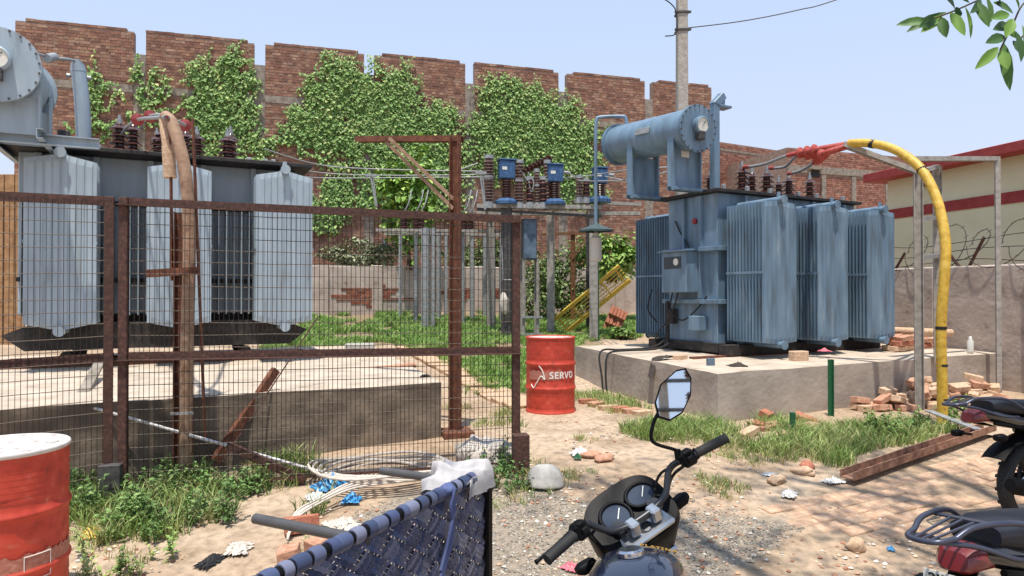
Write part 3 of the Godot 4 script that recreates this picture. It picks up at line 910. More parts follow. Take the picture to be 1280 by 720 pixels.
# ---------------------------------------------------------------- ground
func ground_sheet() -> void:
	var xs := []; var ds := []
	var v := -600.0
	for s in [-600, -300, -150, -80, -50, -32, -22, -16, -12, -9]: xs.append(float(s))
	v = -7.5
	while v < 8.5:
		xs.append(v); v += 0.085
	for s in [9, 10, 12, 15, 19, 25, 34, 50, 80, 150, 300, 600]: xs.append(float(s))
	for s in [-600, -300, -150, -80, -45, -25, -14, -8, -5, -3, -1.5, -0.5]: ds.append(float(s))
	v = 0.3
	while v < 12.0:
		ds.append(v); v += 0.085
	while v < 21.0:
		ds.append(v); v += 0.25
	for s in [22, 24, 27, 32, 40, 55, 80, 130, 220, 400, 800]: ds.append(float(s))
	var nx := xs.size(); var nd := ds.size()
	var vs := PackedVector3Array(); var ns := PackedVector3Array(); var cs := PackedColorArray(); var id := PackedInt32Array()
	vs.resize(nx * nd); ns.resize(nx * nd); cs.resize(nx * nd)
	var sand := lin(184, 160, 136); var pale := lin(200, 180, 158); var soil := lin(156, 134, 112); var grey := lin(150, 142, 130); var humus := lin(120, 108, 76)
	var gravel := PackedVector2Array([Vector2(420, 650), Vector2(520, 612), Vector2(640, 604), Vector2(740, 625), Vector2(790, 660), Vector2(880, 645), Vector2(990, 650), Vector2(960, 690), Vector2(860, 740), Vector2(380, 740)])
	var green := PackedVector2Array([Vector2(350, 450), Vector2(395, 385), Vector2(790, 385), Vector2(790, 420), Vector2(650, 470), Vector2(560, 450), Vector2(470, 425)])
	for i in nd:
		for j in nx:
			var x: float = xs[j]; var d: float = ds[i]
			var k := i * nx + j
			vs[k] = Vector3(x, gy(x, -d), -d)
			var e := 0.05
			ns[k] = Vector3(gy(x - e, -d) - gy(x + e, -d), 2 * e, gy(x, -d - e) - gy(x, -d + e)).normalized()
			var n1 := noise.get_noise_2d(x * 14.0, d * 14.0); var n2 := fine.get_noise_2d(x * 60.0, d * 60.0)
			var c := sand.lerp(pale, clampf(0.5 + n1 * 1.2, 0, 1)).lerp(soil, clampf(n2 * 1.1 + noise.get_noise_2d(x * 40, d * 40) * 0.8, 0, 0.75))
			if d > 0.4 and d < 24.0 and absf(x) < d:
				var p := Vector2(640 + F * x / d + n2 * 26, HORIZON - (vs[k].y - EYE) * F / d + n1 * 16)
				if Geometry2D.is_point_in_polygon(p, gravel): c = c.lerp(grey, 0.75)
				if Geometry2D.is_point_in_polygon(p, green): c = c.lerp(humus, 0.6)
			cs[k] = c
	for i in nd - 1:
		for j in nx - 1:
			var a := i * nx + j
			id.append_array(PackedInt32Array([a, a + nx, a + nx + 1, a, a + nx + 1, a + 1]))
	var arr := []; arr.resize(Mesh.ARRAY_MAX)
	arr[Mesh.ARRAY_VERTEX] = vs; arr[Mesh.ARRAY_NORMAL] = ns; arr[Mesh.ARRAY_COLOR] = cs; arr[Mesh.ARRAY_INDEX] = id
	var m := ArrayMesh.new(); m.add_surface_from_arrays(Mesh.PRIMITIVE_TRIANGLES, arr)
	var o := part(m, "ground", mats["ground"])
	tag(o, "dry sandy ground with trodden earth across the whole yard", "ground", "", "structure")

func scatter(called: String, label: String, cat: String, mesh: Mesh, mat: Material, poly: PackedVector2Array, density: float, smin: float, smax: float, seed_: int, tones: Array, lift := 0.0, dmax := 22.0, edge := 0.0, avoid := []) -> void:
	var r := RandomNumberGenerator.new(); r.seed = seed_
	# bounds on the ground
	var x0 := 1e9; var x1 := -1e9; var d0 := 1e9; var d1 := -1e9
	for p in poly:
		var g := G(p.x, p.y)
		x0 = minf(x0, g.x); x1 = maxf(x1, g.x); d0 = minf(d0, -g.z); d1 = maxf(d1, -g.z)
	d1 = minf(d1, dmax)
	var n := int((x1 - x0) * (d1 - d0) * density)
	var xf := []; var cl := []
	for i in n:
		var x := r.randf_range(x0, x1); var d := r.randf_range(d0, d1)
		var y := gy(x, -d)
		var nz := noise.get_noise_2d(x * 22.0, d * 22.0)
		var p := Vector2(640 + F * x / d + nz * 30, HORIZON - (y - EYE) * F / d + nz * 14)
		if not Geometry2D.is_point_in_polygon(p, poly): continue
		if edge > 0.0 and fine.get_noise_2d(x * 25.0, d * 25.0) + nz < edge - 0.5 + r.randf() * 0.2: continue
		var bad := false
		for a in avoid:
			if Geometry2D.is_point_in_polygon(Vector2(x, d), a): bad = true
		if bad: continue
		var s := r.randf_range(smin, smax)
		var bs := Basis(Vector3.UP, r.randf() * TAU) * Basis(Vector3.RIGHT, r.randf_range(-0.3, 0.3))
		xf.append(Transform3D(bs.scaled(Vector3.ONE * s), Vector3(x, y + lift * s, -d)))
		cl.append(Color(tones[r.randi() % tones.size()]) * r.randf_range(0.75, 1.25))
	var mm := MultiMesh.new()
	mm.transform_format = MultiMesh.TRANSFORM_3D; mm.use_colors = true
	mm.mesh = mesh; mm.instance_count = xf.size()
	for i in xf.size():
		mm.set_instance_transform(i, xf[i]); mm.set_instance_color(i, cl[i])
	var o := MultiMeshInstance3D.new()
	o.multimesh = mm; o.material_override = mat; o.name = numbered(called)
	add_child(o)
	tag(o, label, cat, "", "stuff")

func grass_clump(blades: int, h: float, w: float, spread: float, seed_: int) -> ArrayMesh:
	var r := RandomNumberGenerator.new(); r.seed = seed_
	var b := B.new()
	for k in blades:
		var a := r.randf() * TAU
		var o := Vector3(cos(a), 0, sin(a)) * r.randf() * spread
		var lean := Vector3(r.randfn() * 0.45, 0, r.randfn() * 0.45)
		var l := h * r.randf_range(0.5, 1.15)
		var sd := Vector3(-sin(a + 0.6), 0, cos(a + 0.6)) * w * r.randf_range(0.7, 1.3)
		var p1 := o + Vector3.UP * l * 0.55 + lean * l * 0.3
		var p2 := o + Vector3.UP * l * 0.92 + lean * l
		var out := sd.cross(Vector3.UP)
		b.quad(o - sd, o + sd, p1 + sd * 0.8, p1 - sd * 0.8, out)
		b.flat(p1 - sd * 0.8, p1 + sd * 0.8, p2, out)
	return b.mesh()

func weed_mesh(seed_: int) -> ArrayMesh:
	var r := RandomNumberGenerator.new(); r.seed = seed_
	var b := B.new()
	for k in 5:
		var a := r.randf() * TAU
		var top := Vector3(cos(a) * r.randf() * 0.1, r.randf_range(0.08, 0.22), sin(a) * r.randf() * 0.1)
		b.tube(PackedVector3Array([Vector3.ZERO, top]), 0.0025, 3, false)
		for j in 7:
			var f := 0.3 + 0.7 * j / 6.0
			var an := r.randf() * TAU
			var al := Vector3(cos(an), 0.3, sin(an))
			leaf(b, top * f, (Vector3.UP + Vector3(r.randfn(), 0, r.randfn()) * 0.4).normalized(), al, r.randf_range(0.03, 0.055), r.randf_range(0.02, 0.035))
	return b.mesh()

func pebble_mesh(seed_: int) -> ArrayMesh:
	var r := RandomNumberGenerator.new(); r.seed = seed_
	var b := B.new()
	var top := Vector3(r.randfn() * 0.2, 0.6, r.randfn() * 0.2)
	var ring := []
	for k in 5:
		var a := TAU * k / 5 + r.randf_range(-0.3, 0.3)
		ring.append(Vector3(cos(a), r.randf_range(-0.15, 0.25), sin(a)) * r.randf_range(0.7, 1.1))
	for k in 5:
		b.flat(top, ring[k], ring[(k + 1) % 5], top + ring[k])
		b.flat(Vector3(0, -0.5, 0), ring[k], ring[(k + 1) % 5], Vector3.DOWN + ring[k])
	return b.mesh()

# a rough-cast slab from four top corners; its faces waver a little
func rough_slab(tops: Array, bottom: float, amp: float, seed_: int, seg := 40) -> Array:
	var f := FastNoiseLite.new(); f.seed = seed_; f.frequency = 0.9; f.fractal_octaves = 4
	var sides := B.new()
	var wob := func(p: Vector3) -> Vector3:
		return p + Vector3(f.get_noise_3d(p.x, p.y, p.z), f.get_noise_3d(p.x + 31, p.y, p.z) * 0.6, f.get_noise_3d(p.x, p.y + 17, p.z)) * amp
	var b := B.new()
	var rows := []
	for i in seg + 1:
		var row := PackedVector3Array()
		for j in seg + 1:
			var u := float(i) / seg; var v := float(j) / seg
			var p: Vector3 = tops[0].lerp(tops[1], u).lerp(tops[3].lerp(tops[2], u), v)
			row.append(wob.call(p))
		rows.append(row)
	var mid: Vector3 = (tops[0] + tops[1] + tops[2] + tops[3]) * 0.25
	b.grid(rows, false, mid + Vector3.DOWN * 4)
	for e in 4:
		var a: Vector3 = tops[e]; var c: Vector3 = tops[(e + 1) % 4]
		rows = []
		for i in 9:
			var row := PackedVector3Array()
			for j in seg + 1:
				var p := a.lerp(c, float(j) / seg)
				p.y = lerpf(p.y, bottom, float(i) / 8)
				row.append(wob.call(p))
			rows.append(row)
		var inner := mid; inner.y = (a.y + bottom) * 0.5
		sides.grid(rows, false, inner)
	return [b, sides]

# ---------------------------------------------------------------- the two transformers
func left_transformer() -> void:
	var m: Material = mats["paint_grey"]
	var t := thing("power_transformer", "pale grey power transformer with fluted radiators behind the mesh gate", "transformer", W(-4.985, 7.5, 0.803), deg_to_rad(26))
	var b := B.new()
	b.box(Vector3(1.05, 1.56, -1.2), Vector3(3.1, 1.9, 1.1), Basis.IDENTITY, 0.01)
	var tank := part(b, "tank", m, t)
	b = B.new()
	b.box(Vector3(1.05, 2.535, -1.12), Vector3(3.4, 0.05, 1.7), Basis.IDENTITY, 0.006)  # front overhang deepened so the cover shades the tank face
	part(b, "tank_cover", mats["steel_black"], t)
	for x in [-0.3, 0.28, 0.86, 1.45, 2.05, 2.5]:
		b = B.new(); b.box(Vector3(x, 1.56, -0.615), Vector3(0.07, 1.88, 0.07), Basis.IDENTITY, 0.004)
		part(b, "stiffener", m, tank)
	for y in [1.02, 1.95]:
		b = B.new(); b.box(Vector3(1.05, y, -0.6), Vector3(3.1, 0.05, 0.1), Basis.IDENTITY, 0.004)
		part(b, "stiffener", mats["steel_black"], tank)
	for i in 34:
		var fx := -0.42 + 0.089 * i
		b = B.new(); b.box(Vector3(fx, 1.25, -0.5), Vector3(0.012, 1.3, 0.26), Basis.IDENTITY, 0.002)
		part(b, "cooling_rib", m, tank)
	# boat-shaped base with rollers on rails
	b = B.new()
	b.prism(PackedVector2Array([Vector2(-0.3, 0.52), Vector2(-0.62, 0.38), Vector2(-0.4, 0.2), Vector2(2.5, 0.2), Vector2(2.72, 0.38), Vector2(2.4, 0.52)]), 1.3, Transform3D(Basis.IDENTITY, Vector3(0, 0, -1.75)))
	b.box(Vector3(1.05, 0.56, -1.2), Vector3(2.9, 0.12, 1.0))
	part(b, "base_tank", mats["steel_black"], t)
	for x in [0.0, 1.95]:
		for z in [-0.55, -1.65]:
			b = B.new()
			b.lathe([Vector2(0, -0.05), Vector2(0.085, -0.05), Vector2(0.085, -0.035), Vector2(0.07, -0.03), Vector2(0.07, 0.05), Vector2(0, 0.05)], 18, Transform3D(Basis(Vector3.RIGHT, Vector3.BACK, Vector3.DOWN), Vector3(x, 0.1, z)))
			part(b, "roller", mats["steel_black"], t)
	for z in [-0.55, -1.65]:
		b = B.new(); b.box(Vector3(1.05, 0.012, z), Vector3(3.6, 0.03, 0.09))
		part(b, "rail", mats["rust"], t)
	var fm := fin_mesh(0.68, 1.81, 8, 0.075)
	for x in [0.0, 1.185, 2.37]: radiator(t, Vector3(x, 0.52, 0), 0.68, 1.81, 0.46, 9, fm, m, 0.2, 1.0, 0.075)
	for x in [0.0, 1.185, 2.37]: radiator(t, Vector3(x, 0.52, -1.95), 0.68, 1.81, 0.46, 9, fm, m, 0.2, -1.0, 0.075)
	conservator(t, Vector3(-0.46, 3.15, 0.6), Vector3(-0.46, 3.15, -0.4), 0.33, m)
	for z in [0.42, -0.22]:
		b = B.new()
		b.box(Vector3(-0.374, 2.69, z), Vector3(0.5, 0.38, 0.02))
		b.box(Vector3(-0.62, 2.78, z), Vector3(0.02, 0.56, 0.1)); b.box(Vector3(-0.128, 2.78, z), Vector3(0.02, 0.56, 0.1))
		part(b, "conservator_saddle", m, t)
	b = B.new()
	for x in [-0.62, -0.13]: b.channel(Vector3(x, 2.49, 0.6), Vector3(x, 2.49, -1.1), 0.1, 0.05, 0.008, Vector3.RIGHT)
	b.channel(Vector3(-1.1, 2.47, 0.35), Vector3(0.4, 2.47, 0.35), 0.11, 0.05, 0.01, Vector3.BACK)
	part(b, "support_frame", m, t)
	b = B.new()
	b.tube(spline([Vector3(0.1, 2.55, -1.05), Vector3(0.1, 2.8, -1.05), Vector3(0.075, 3.3, -1.05), Vector3(0.04, 3.62, -1.05)]), 0.085, 20)
	b.cyl(Vector3(0.1, 2.55, -1.05), Vector3(0.1, 2.6, -1.05), 0.14, 18)
	b.tube(spline([Vector3(0.04, 3.62, -1.05), Vector3(0.03, 3.72, -1.05), Vector3(0.03, 3.78, -1.05)]), [0.088, 0.088, 0.086, 0.083, 0.08, 0.075, 0.07, 0.062, 0.05, 0.04, 0.03, 0.02, 0.01], 20)
	part(b, "vent_pipe", m, t)
	for s in [-1, 1]:
		b = B.new(); b.cyl(Vector3(0.045 + 0.09 * s, 3.56, -1.05), Vector3(0.045 + 0.13 * s, 3.56, -1.05), 0.03, 10)
		part(b, "pipe_lug", mats["galv"], t)
	b = B.new()
	b.tube(spline([Vector3(-0.3, 3.55, -0.2), Vector3(-0.2, 3.6, -0.5), Vector3(-0.05, 3.72, -0.9), Vector3(0.03, 3.75, -1.05)]), 0.018, 8)
	b.cyl(Vector3(-0.2, 3.56, -0.42), Vector3(-0.15, 3.64, -0.6), 0.05, 12)
	part(b, "breather_pipe", mats["galv"], t)
	b = B.new()
	b.tube(spline([Vector3(-0.37, 2.86, -0.35), Vector3(-0.2, 2.66, -0.6), Vector3(0.15, 2.66, -0.75), Vector3(0.42, 2.62, -0.9), Vector3(0.5, 2.52, -0.95)]), 0.035, 10)
	b.cyl(Vector3(-0.1, 2.65, -0.66), Vector3(0.02, 2.65, -0.7), 0.075, 12)
	b.cyl(Vector3(0.2, 2.66, -0.77), Vector3(0.24, 2.66, -0.79), 0.07, 12)
	part(b, "oil_pipe", mats["dark_steel"], t)
	b = B.new(); b.box(Vector3(-0.06, 2.72, -0.66), Vector3(0.12, 0.14, 0.12), Basis.IDENTITY, 0.01)
	part(b, "gas_relay", mats["dark_steel"], t)
	for q in [[0.5, -0.85, 0.40, 0.115, 4], [0.62, -1.4, 0.52, 0.115, 5], [0.9, -1.4, 0.40, 0.1, 5], [1.0, -0.85, 0.36, 0.11, 4], [1.38, -0.9, 0.36, 0.11, 4], [1.25, -1.45, 0.5, 0.11, 5], [1.75, -0.85, 0.36, 0.115, 4], [1.82, -1.4, 0.52, 0.115, 5]]:
		bushing(t, Vector3(q[0], 2.585, q[1]), q[2], q[3], q[4])
	for q in [[0.3, -0.6], [2.0, -0.62], [2.2, -0.62], [2.3, -0.62]]:
		b = B.new(); b.box(Vector3(q[0], 2.6, q[1]), Vector3(0.06, 0.09, 0.05), Basis.IDENTITY, 0.006)
		part(b, "cover_fitting", mats["galv"], t)

func right_transformer() -> void:
	var m: Material = mats["paint_blue"]
	var dk: Material = mats["paint_blue"]
	var t := thing("power_transformer", "blue power transformer with sloping conservator drum on low concrete plinth", "transformer", W(2.81, 9.3, 0.83), deg_to_rad(28))
	var b := B.new()
	b.box(Vector3(1.45, 1.17, -0.5), Vector3(2.9, 2.1, 1.0), Basis.IDENTITY, 0.01)
	var tank := part(b, "tank", dk, t)
	b = B.new()
	b.box(Vector3(1.45, 2.245, -0.5), Vector3(3.06, 0.045, 1.16), Basis.IDENTITY, 0.005)
	part(b, "tank_cover", mats["steel_black"], t)
	for y in [0.72, 1.45]:
		b = B.new()
		b.box(Vector3(-0.045, y, -0.5), Vector3(0.09, 0.06, 1.06), Basis.IDENTITY, 0.004)
		b.box(Vector3(1.45, y, 0.045), Vector3(2.98, 0.06, 0.09), Basis.IDENTITY, 0.004)
		part(b, "stiffener", dk, tank)
	for z in [-0.28, -0.62]:
		b = B.new(); b.box(Vector3(-0.03, 1.84, z), Vector3(0.06, 0.72, 0.04), Basis.IDENTITY, 0.003)
		part(b, "stiffener", dk, tank)
	b = B.new(); b.box(Vector3(-0.03, 1.09, -0.3), Vector3(0.06, 0.66, 0.04), Basis.IDENTITY, 0.003)
	part(b, "stiffener", dk, tank)
	for x in [0.5, 1.2, 1.9, 2.6]:
		b = B.new(); b.box(Vector3(x, 1.2, 0.03), Vector3(0.06, 2.0, 0.06), Basis.IDENTITY, 0.003)
		part(b, "stiffener", dk, tank)
	b = B.new(); b.box(Vector3(1.45, 0.09, -0.5), Vector3(3.0, 0.13, 1.1), Basis.IDENTITY, 0.006)
	for z in [0.25, -1.2]: b.box(Vector3(1.45, 0.08, z), Vector3(3.2, 0.14, 0.16), Basis.IDENTITY, 0.006)
	part(b, "base_frame", mats["steel_black"], t)
	for z in [0.25, -1.2]:
		b = B.new(); b.box(Vector3(1.6, 0.0, z), Vector3(4.6, 0.03, 0.1))
		part(b, "rail", mats["rust"], t)
	var fm := fin_mesh(0.63, 1.81, 7, 0.03)
	for x in [0.36, 1.405, 2.45]: radiator(t, Vector3(x, 0.2, 0.75), 0.63, 1.81, 0.63, 12, fm, m, 0.13)
	for x in [0.36, 1.405, 2.45]: radiator(t, Vector3(x, 0.2, -1.12), 0.63, 1.81, 0.72, 13, fm, m, 0.13, -1.0)
	conservator(t, Vector3(-0.31, 3.07, -0.03), Vector3(-0.31, 3.19, -1.83), 0.285, m)
	for z in [[-0.3, 0.28], [-1.2, 0.28]]:
		b = B.new()
		b.box(Vector3(-0.31, 2.56, z[0]), Vector3(0.5, 0.62, 0.02))
		b.box(Vector3(-0.56, 2.66, z[0]), Vector3(0.02, 0.82, 0.12)); b.box(Vector3(-0.06, 2.66, z[0]), Vector3(0.02, 0.82, 0.12))
		b.box(Vector3(-0.31, 2.26, z[0] + 0.04), Vector3(0.52, 0.02, 0.14))
		for k in 4: b.cyl(Vector3(-0.51 + 0.13 * k, 2.24, z[0] + 0.08), Vector3(-0.51 + 0.13 * k, 2.30, z[0] + 0.08), 0.014, 6)
		part(b, "conservator_saddle", m, t)
	b = B.new()
	for z in [-0.26, -1.16]: b.channel(Vector3(-0.62, 2.29, z), Vector3(0.55, 2.29, z), 0.1, 0.05, 0.008, Vector3.DOWN)
	part(b, "support_frame", dk, t)
	b = B.new(); b.box(Vector3(-0.31, 2.82, -0.287), Vector3(0.14, 0.2, 0.004))
	part(b, "instruction_plate", mats["dial"], t)
	b = B.new(); b.box(Vector3(-0.605, 3.17, -0.85), Vector3(0.02, 0.09, 0.3), Basis(Vector3.RIGHT, 0.066) * Basis(Vector3(0, 0, 1), -0.1), 0.004)
	part(b, "name_plate", mats["galv"], t)
	b = B.new()
	b.tube(spline([Vector3(-0.31, 3.42, -1.6), Vector3(-0.31, 3.56, -1.62), Vector3(-0.36, 3.6, -1.66), Vector3(-0.62, 3.6, -1.85), Vector3(-0.68, 3.55, -1.88), Vector3(-0.69, 3.3, -1.89), Vector3(-0.69, 2.2, -1.89), Vector3(-0.69, 1.78, -1.89)], 5), 0.028, 10)
	part(b, "breather_pipe", m, t)
	b = B.new()
	b.lathe([Vector2(0.0, 1.72), Vector2(0.05, 1.72), Vector2(0.05, 1.78), Vector2(0.03, 1.8), Vector2(0.0, 1.8)], 14, Transform3D(Basis.IDENTITY, Vector3(-0.69, 0, -1.89)))
	b.lathe([Vector2(0.0, 1.34), Vector2(0.09, 1.34), Vector2(0.095, 1.36), Vector2(0.09, 1.7), Vector2(0.06, 1.73), Vector2(0.0, 1.73)], 18, Transform3D(Basis.IDENTITY, Vector3(-0.69, 0, -1.89)))
	part(b, "silica_breather", mats["cream_plastic"], t)
	b = B.new()
	b.lathe([Vector2(0.27, 1.8), Vector2(0.27, 1.83), Vector2(0.05, 1.92), Vector2(0.03, 1.96)], 4, Transform3D(Basis(Vector3.UP, 0.8), Vector3(-0.69, 0, -1.89)))
	part(b, "rain_hood", mats["hood_green"], t)
	# explosion vent
	b = B.new()
	b.bar(Vector3(0.45, 2.26, -0.5), Vector3(0.45, 3.62, -0.5), 0.11, 0.11, Vector3.RIGHT, 0.01)
	b.bar(Vector3(0.42, 3.58, -0.5), Vector3(0.61, 3.76, -0.5), 0.11, 0.11, Vector3.UP, 0.01)
	b.bar(Vector3(0.58, 3.78, -0.5), Vector3(0.58, 3.6, -0.5), 0.09, 0.09, Vector3.RIGHT, 0.01)
	b.box(Vector3(0.6, 3.58, -0.5), Vector3(0.22, 0.035, 0.18), Basis.IDENTITY, 0.005)
	part(b, "explosion_vent", m, t)
	# control box with window and conduits
	b = B.new()
	b.box(Vector3(-0.15, 1.14, -0.58), Vector3(0.24, 0.58, 0.52), Basis.IDENTITY, 0.01)
	var cbx := part(b, "control_box", dk, t)
	b = B.new(); b.box(Vector3(-0.15, 1.445, -0.58), Vector3(0.34, 0.02, 0.6), Basis(Vector3(0, 0, 1), 0.08), 0.003)
	part(b, "lid", dk, cbx)
	b = B.new(); b.box(Vector3(-0.272, 1.27, -0.6), Vector3(0.006, 0.17, 0.36), Basis.IDENTITY, 0.002)
	part(b, "window", mats["dark_glass"], cbx)
	b = B.new(); b.lathe([Vector2(0.05, 0.0), Vector2(0.05, 0.008), Vector2(0.0, 0.008)], 18, Transform3D(Basis(Vector3.UP, Vector3.LEFT, Vector3.BACK), Vector3(-0.275, 1.28, -0.52)))
	part(b, "dial", mats["dial"], cbx)
	b = B.new(); b.box(Vector3(-0.1, 0.42, -0.28), Vector3(0.16, 0.2, 0.2), Basis.IDENTITY, 0.008)
	part(b, "terminal_box", mats["paint_blue"], t)
	b = B.new()
	b.box(Vector3(-0.07, 0.5, -0.85), Vector3(0.1, 0.22, 0.16), Basis.IDENTITY, 0.008)
	b.cyl(Vector3(-0.1, 0.72, -0.9), Vector3(-0.1, 0.1, -0.9), 0.03, 8)
	part(b, "drain_valve", mats["steel_black"], t)
	for q in [[[Vector3(-0.18, 0.86, -0.7), Vector3(-0.2, 0.6, -0.72), Vector3(-0.14, 0.45, -0.55), Vector3(-0.06, 0.6, -0.35), Vector3(0.0, 0.8, -0.2)]], [[Vector3(-0.16, 0.86, -0.6), Vector3(-0.22, 0.5, -0.7), Vector3(-0.3, 0.3, -0.85), Vector3(-0.35, 0.05, -0.95)]], [[Vector3(-0.02, 1.9, -0.82), Vector3(-0.03, 1.72, -0.7), Vector3(-0.04, 1.55, -0.55), Vector3(-0.06, 1.2, -0.3)]], [[Vector3(-0.06, 0.9, -1.3), Vector3(-0.1, 0.6, -1.35), Vector3(-0.05, 0.4, -1.2)]]]:
		b = B.new(); b.tube(spline(q[0], 6), 0.011, 7)
		part(b, "conduit", mats["rubber"], t)
	b = B.new(); b.lathe([Vector2(0.04, 0.0), Vector2(0.04, 0.03), Vector2(0.0, 0.03)], 14, Transform3D(Basis(Vector3.UP, Vector3.LEFT, Vector3.BACK), Vector3(0.0, 1.86, -0.42)))
	part(b, "thermometer", mats["red_paint"], t)
	for q in [[0.79, -0.3, 0.36, 0.11, 4], [1.3, -0.3, 0.34, 0.11, 4], [1.45, -0.72, 0.42, 0.1, 5], [1.78, -0.3, 0.3, 0.1, 4], [2.25, -0.3, 0.32, 0.1, 4], [0.7, -0.85, 0.34, 0.1, 5], [2.2, -0.85, 0.36, 0.1, 5]]:
		bushing(t, Vector3(q[0], 2.30, q[1]), q[2], q[3], q[4])
	for x in [0.1, 0.55, 1.0, 1.6, 2.0, 2.6]:
		b = B.new(); b.box(Vector3(x, 2.3, 0.02), Vector3(0.05, 0.07, 0.05), Basis.IDENTITY, 0.005)
		part(b, "cover_fitting", mats["galv"], t)

# ---------------------------------------------------------------- gates
func gate_leaf(label: String, a: Vector3, c: Vector3, ta: float, tc: float, inner_post := true) -> void:
	# a, c: the two lower ends; ta, tc: heights of the top rail there
	var o := thing("mesh_gate", label, "gate", Vector3.ZERO, 0, "two leaves of the rusty mesh gate")
	var dir := (c - a); dir.y = 0
	var l := dir.length(); dir /= l
	var nrm := dir.cross(Vector3.UP).normalized()
	var rust: Material = mats["rust_dark"]
	var at := func(s: float, f: float) -> Vector3:      # s along 0..1, f up 0..1
		var lo := a.lerp(c, s); var hi := lerpf(ta, tc, s)
		return Vector3(lo.x, lerpf(lo.y, hi, f), lo.z)
	var fr := [[at.call(0, 1.0), at.call(1, 1.0), "top_rail"], [at.call(0, 0.485), at.call(1, 0.485), "mid_rail"], [at.call(0, 0.03), at.call(1, 0.03), "bottom_rail"]]
	for q in fr:
		var b := B.new()
		var w := 0.035 if q[2] == "bottom_rail" else 0.062
		b.angle(q[0] + Vector3.DOWN * w * 0.5, q[1] + Vector3.DOWN * w * 0.5, w, 0.007, nrm)
		if q[2] == "bottom_rail": b = B.new(); b.bar(q[0], q[1], 0.006, 0.02)
		part(b, q[2], rust, o)
	for q in [[0.0, "stile"], [1.0, "stile"]]:
		var b := B.new()
		var s: float = q[0]
		var sh := dir * (0.036 if s == 0.0 else -0.036)
		b.bar(at.call(s, 0.0) + sh, at.call(s, 1.0) + sh, 0.062, 0.05, nrm, 0.004)
		part(b, q[1], rust, o)
	var n := int(l / 0.035)
	var yl := 0.09
	for i in range(1, n):
		var s := float(i) / n
		var p0: Vector3 = at.call(s, 0.0); var p1: Vector3 = at.call(s, 0.985)
		var b := B.new()
		var j := noise.get_noise_2d(i * 37.0, 5.0) * 0.006
		var pm := (p0 + p1) * 0.5 + dir * j + nrm * noise.get_noise_2d(i * 11.0, 50.0) * 0.01
		b.tube(PackedVector3Array([p0 - nrm * 0.012, pm - nrm * 0.012, p1 - nrm * 0.012]), 0.0025, 4, false)
		part(b, "wire", mats["wire_dark"], o)
	var k := 1
	while k < 25:
		var f := k * 0.0415
		if f > 0.97: break
		var b := B.new()
		var pts := PackedVector3Array()
		for j in 15:
			var s := j / 14.0
			var p: Vector3 = at.call(s, f)
			pts.append(p - nrm * 0.016 + Vector3.UP * noise.get_noise_2d(j * 23.0, k * 31.0) * 0.007)
		b.tube(pts, 0.0029, 4, false)
		part(b, "wire", mats["wire_pale"], o)
		k += 1

# ---------------------------------------------------------------- loose bricks
var brick_meshes := []
var brick_n := 0
func brick(at: Vector3, turn: float, label: String, group: String, tilt := Vector3.ZERO, pale := -1, half := false) -> void:
	if brick_meshes.is_empty():
		for i in 4: brick_meshes.append(brick_mesh(i))
		for i in 2: brick_meshes.append(brick_mesh(10 + i, 0.13, 0.11, 0.07))
	var k := brick_n % 4
	if half: k = 4 + brick_n % 2
	brick_n += 1
	var mt: Material = mats[["brick_a", "brick_b", "brick_c"][brick_n % 3 if pale < 0 else pale]]
	var o := part(brick_meshes[k], "brick", mt)
	o.position = at
	o.basis = Basis(Vector3.UP, turn) * Basis(Vector3.RIGHT, tilt.x) * Basis(Vector3(0, 0, 1), tilt.z)
	tag(o, label, "brick", group)

func lump(b: B, c: Vector3, r: Vector3, seed_: int, rough := 0.25) -> void:
	var f := FastNoiseLite.new(); f.seed = seed_; f.frequency = 0.8
	var rows := []
	for i in 9:
		var row := PackedVector3Array()
		var th := PI * i / 8.0
		for j in 14:
			var ph := TAU * j / 14
			var v := Vector3(sin(th) * cos(ph), cos(th), sin(th) * sin(ph))
			var k := 1.0 + rough * f.get_noise_3d(v.x * 1.6, v.y * 1.6, v.z * 1.6) * 2.0
			row.append(c + Vector3(v.x * r.x, v.y * r.y, v.z * r.z) * k)
		rows.append(row)
	b.grid(rows, true, c)

# crumpled sheet (cloth, plastic)
func crumple(c: Vector3, w: float, l: float, h: float, seed_: int, turn := 0.0, n := 16) -> B:
	var f := FastNoiseLite.new(); f.seed = seed_; f.frequency = 1.3; f.fractal_octaves = 3; f.fractal_type = FastNoiseLite.FRACTAL_RIDGED
	var e := FastNoiseLite.new(); e.seed = seed_ + 1; e.frequency = 3.0
	var b := B.new()
	var rows := []
	for i in n + 1:
		var row := PackedVector3Array()
		for j in n + 1:
			var u := float(i) / n * 2 - 1; var v := float(j) / n * 2 - 1
			var k := 1.0 + e.get_noise_2d(u * 1.5, v * 1.5) * 0.5
			var fall := clampf(1.15 - maxf(absf(u), absf(v)), 0, 1)
			var y := h * (0.15 + 0.85 * fall) * (0.6 + 0.6 * f.get_noise_2d(u, v))
			var p := Vector3(u * w * 0.5 * k + e.get_noise_2d(v * 2, u * 2) * w * 0.12, maxf(y, 0.004), v * l * 0.5 * k)
			row.append(c + Basis(Vector3.UP, turn) * p)
		rows.append(row)
	b.grid(rows, false, c + Vector3.DOWN)
	return b

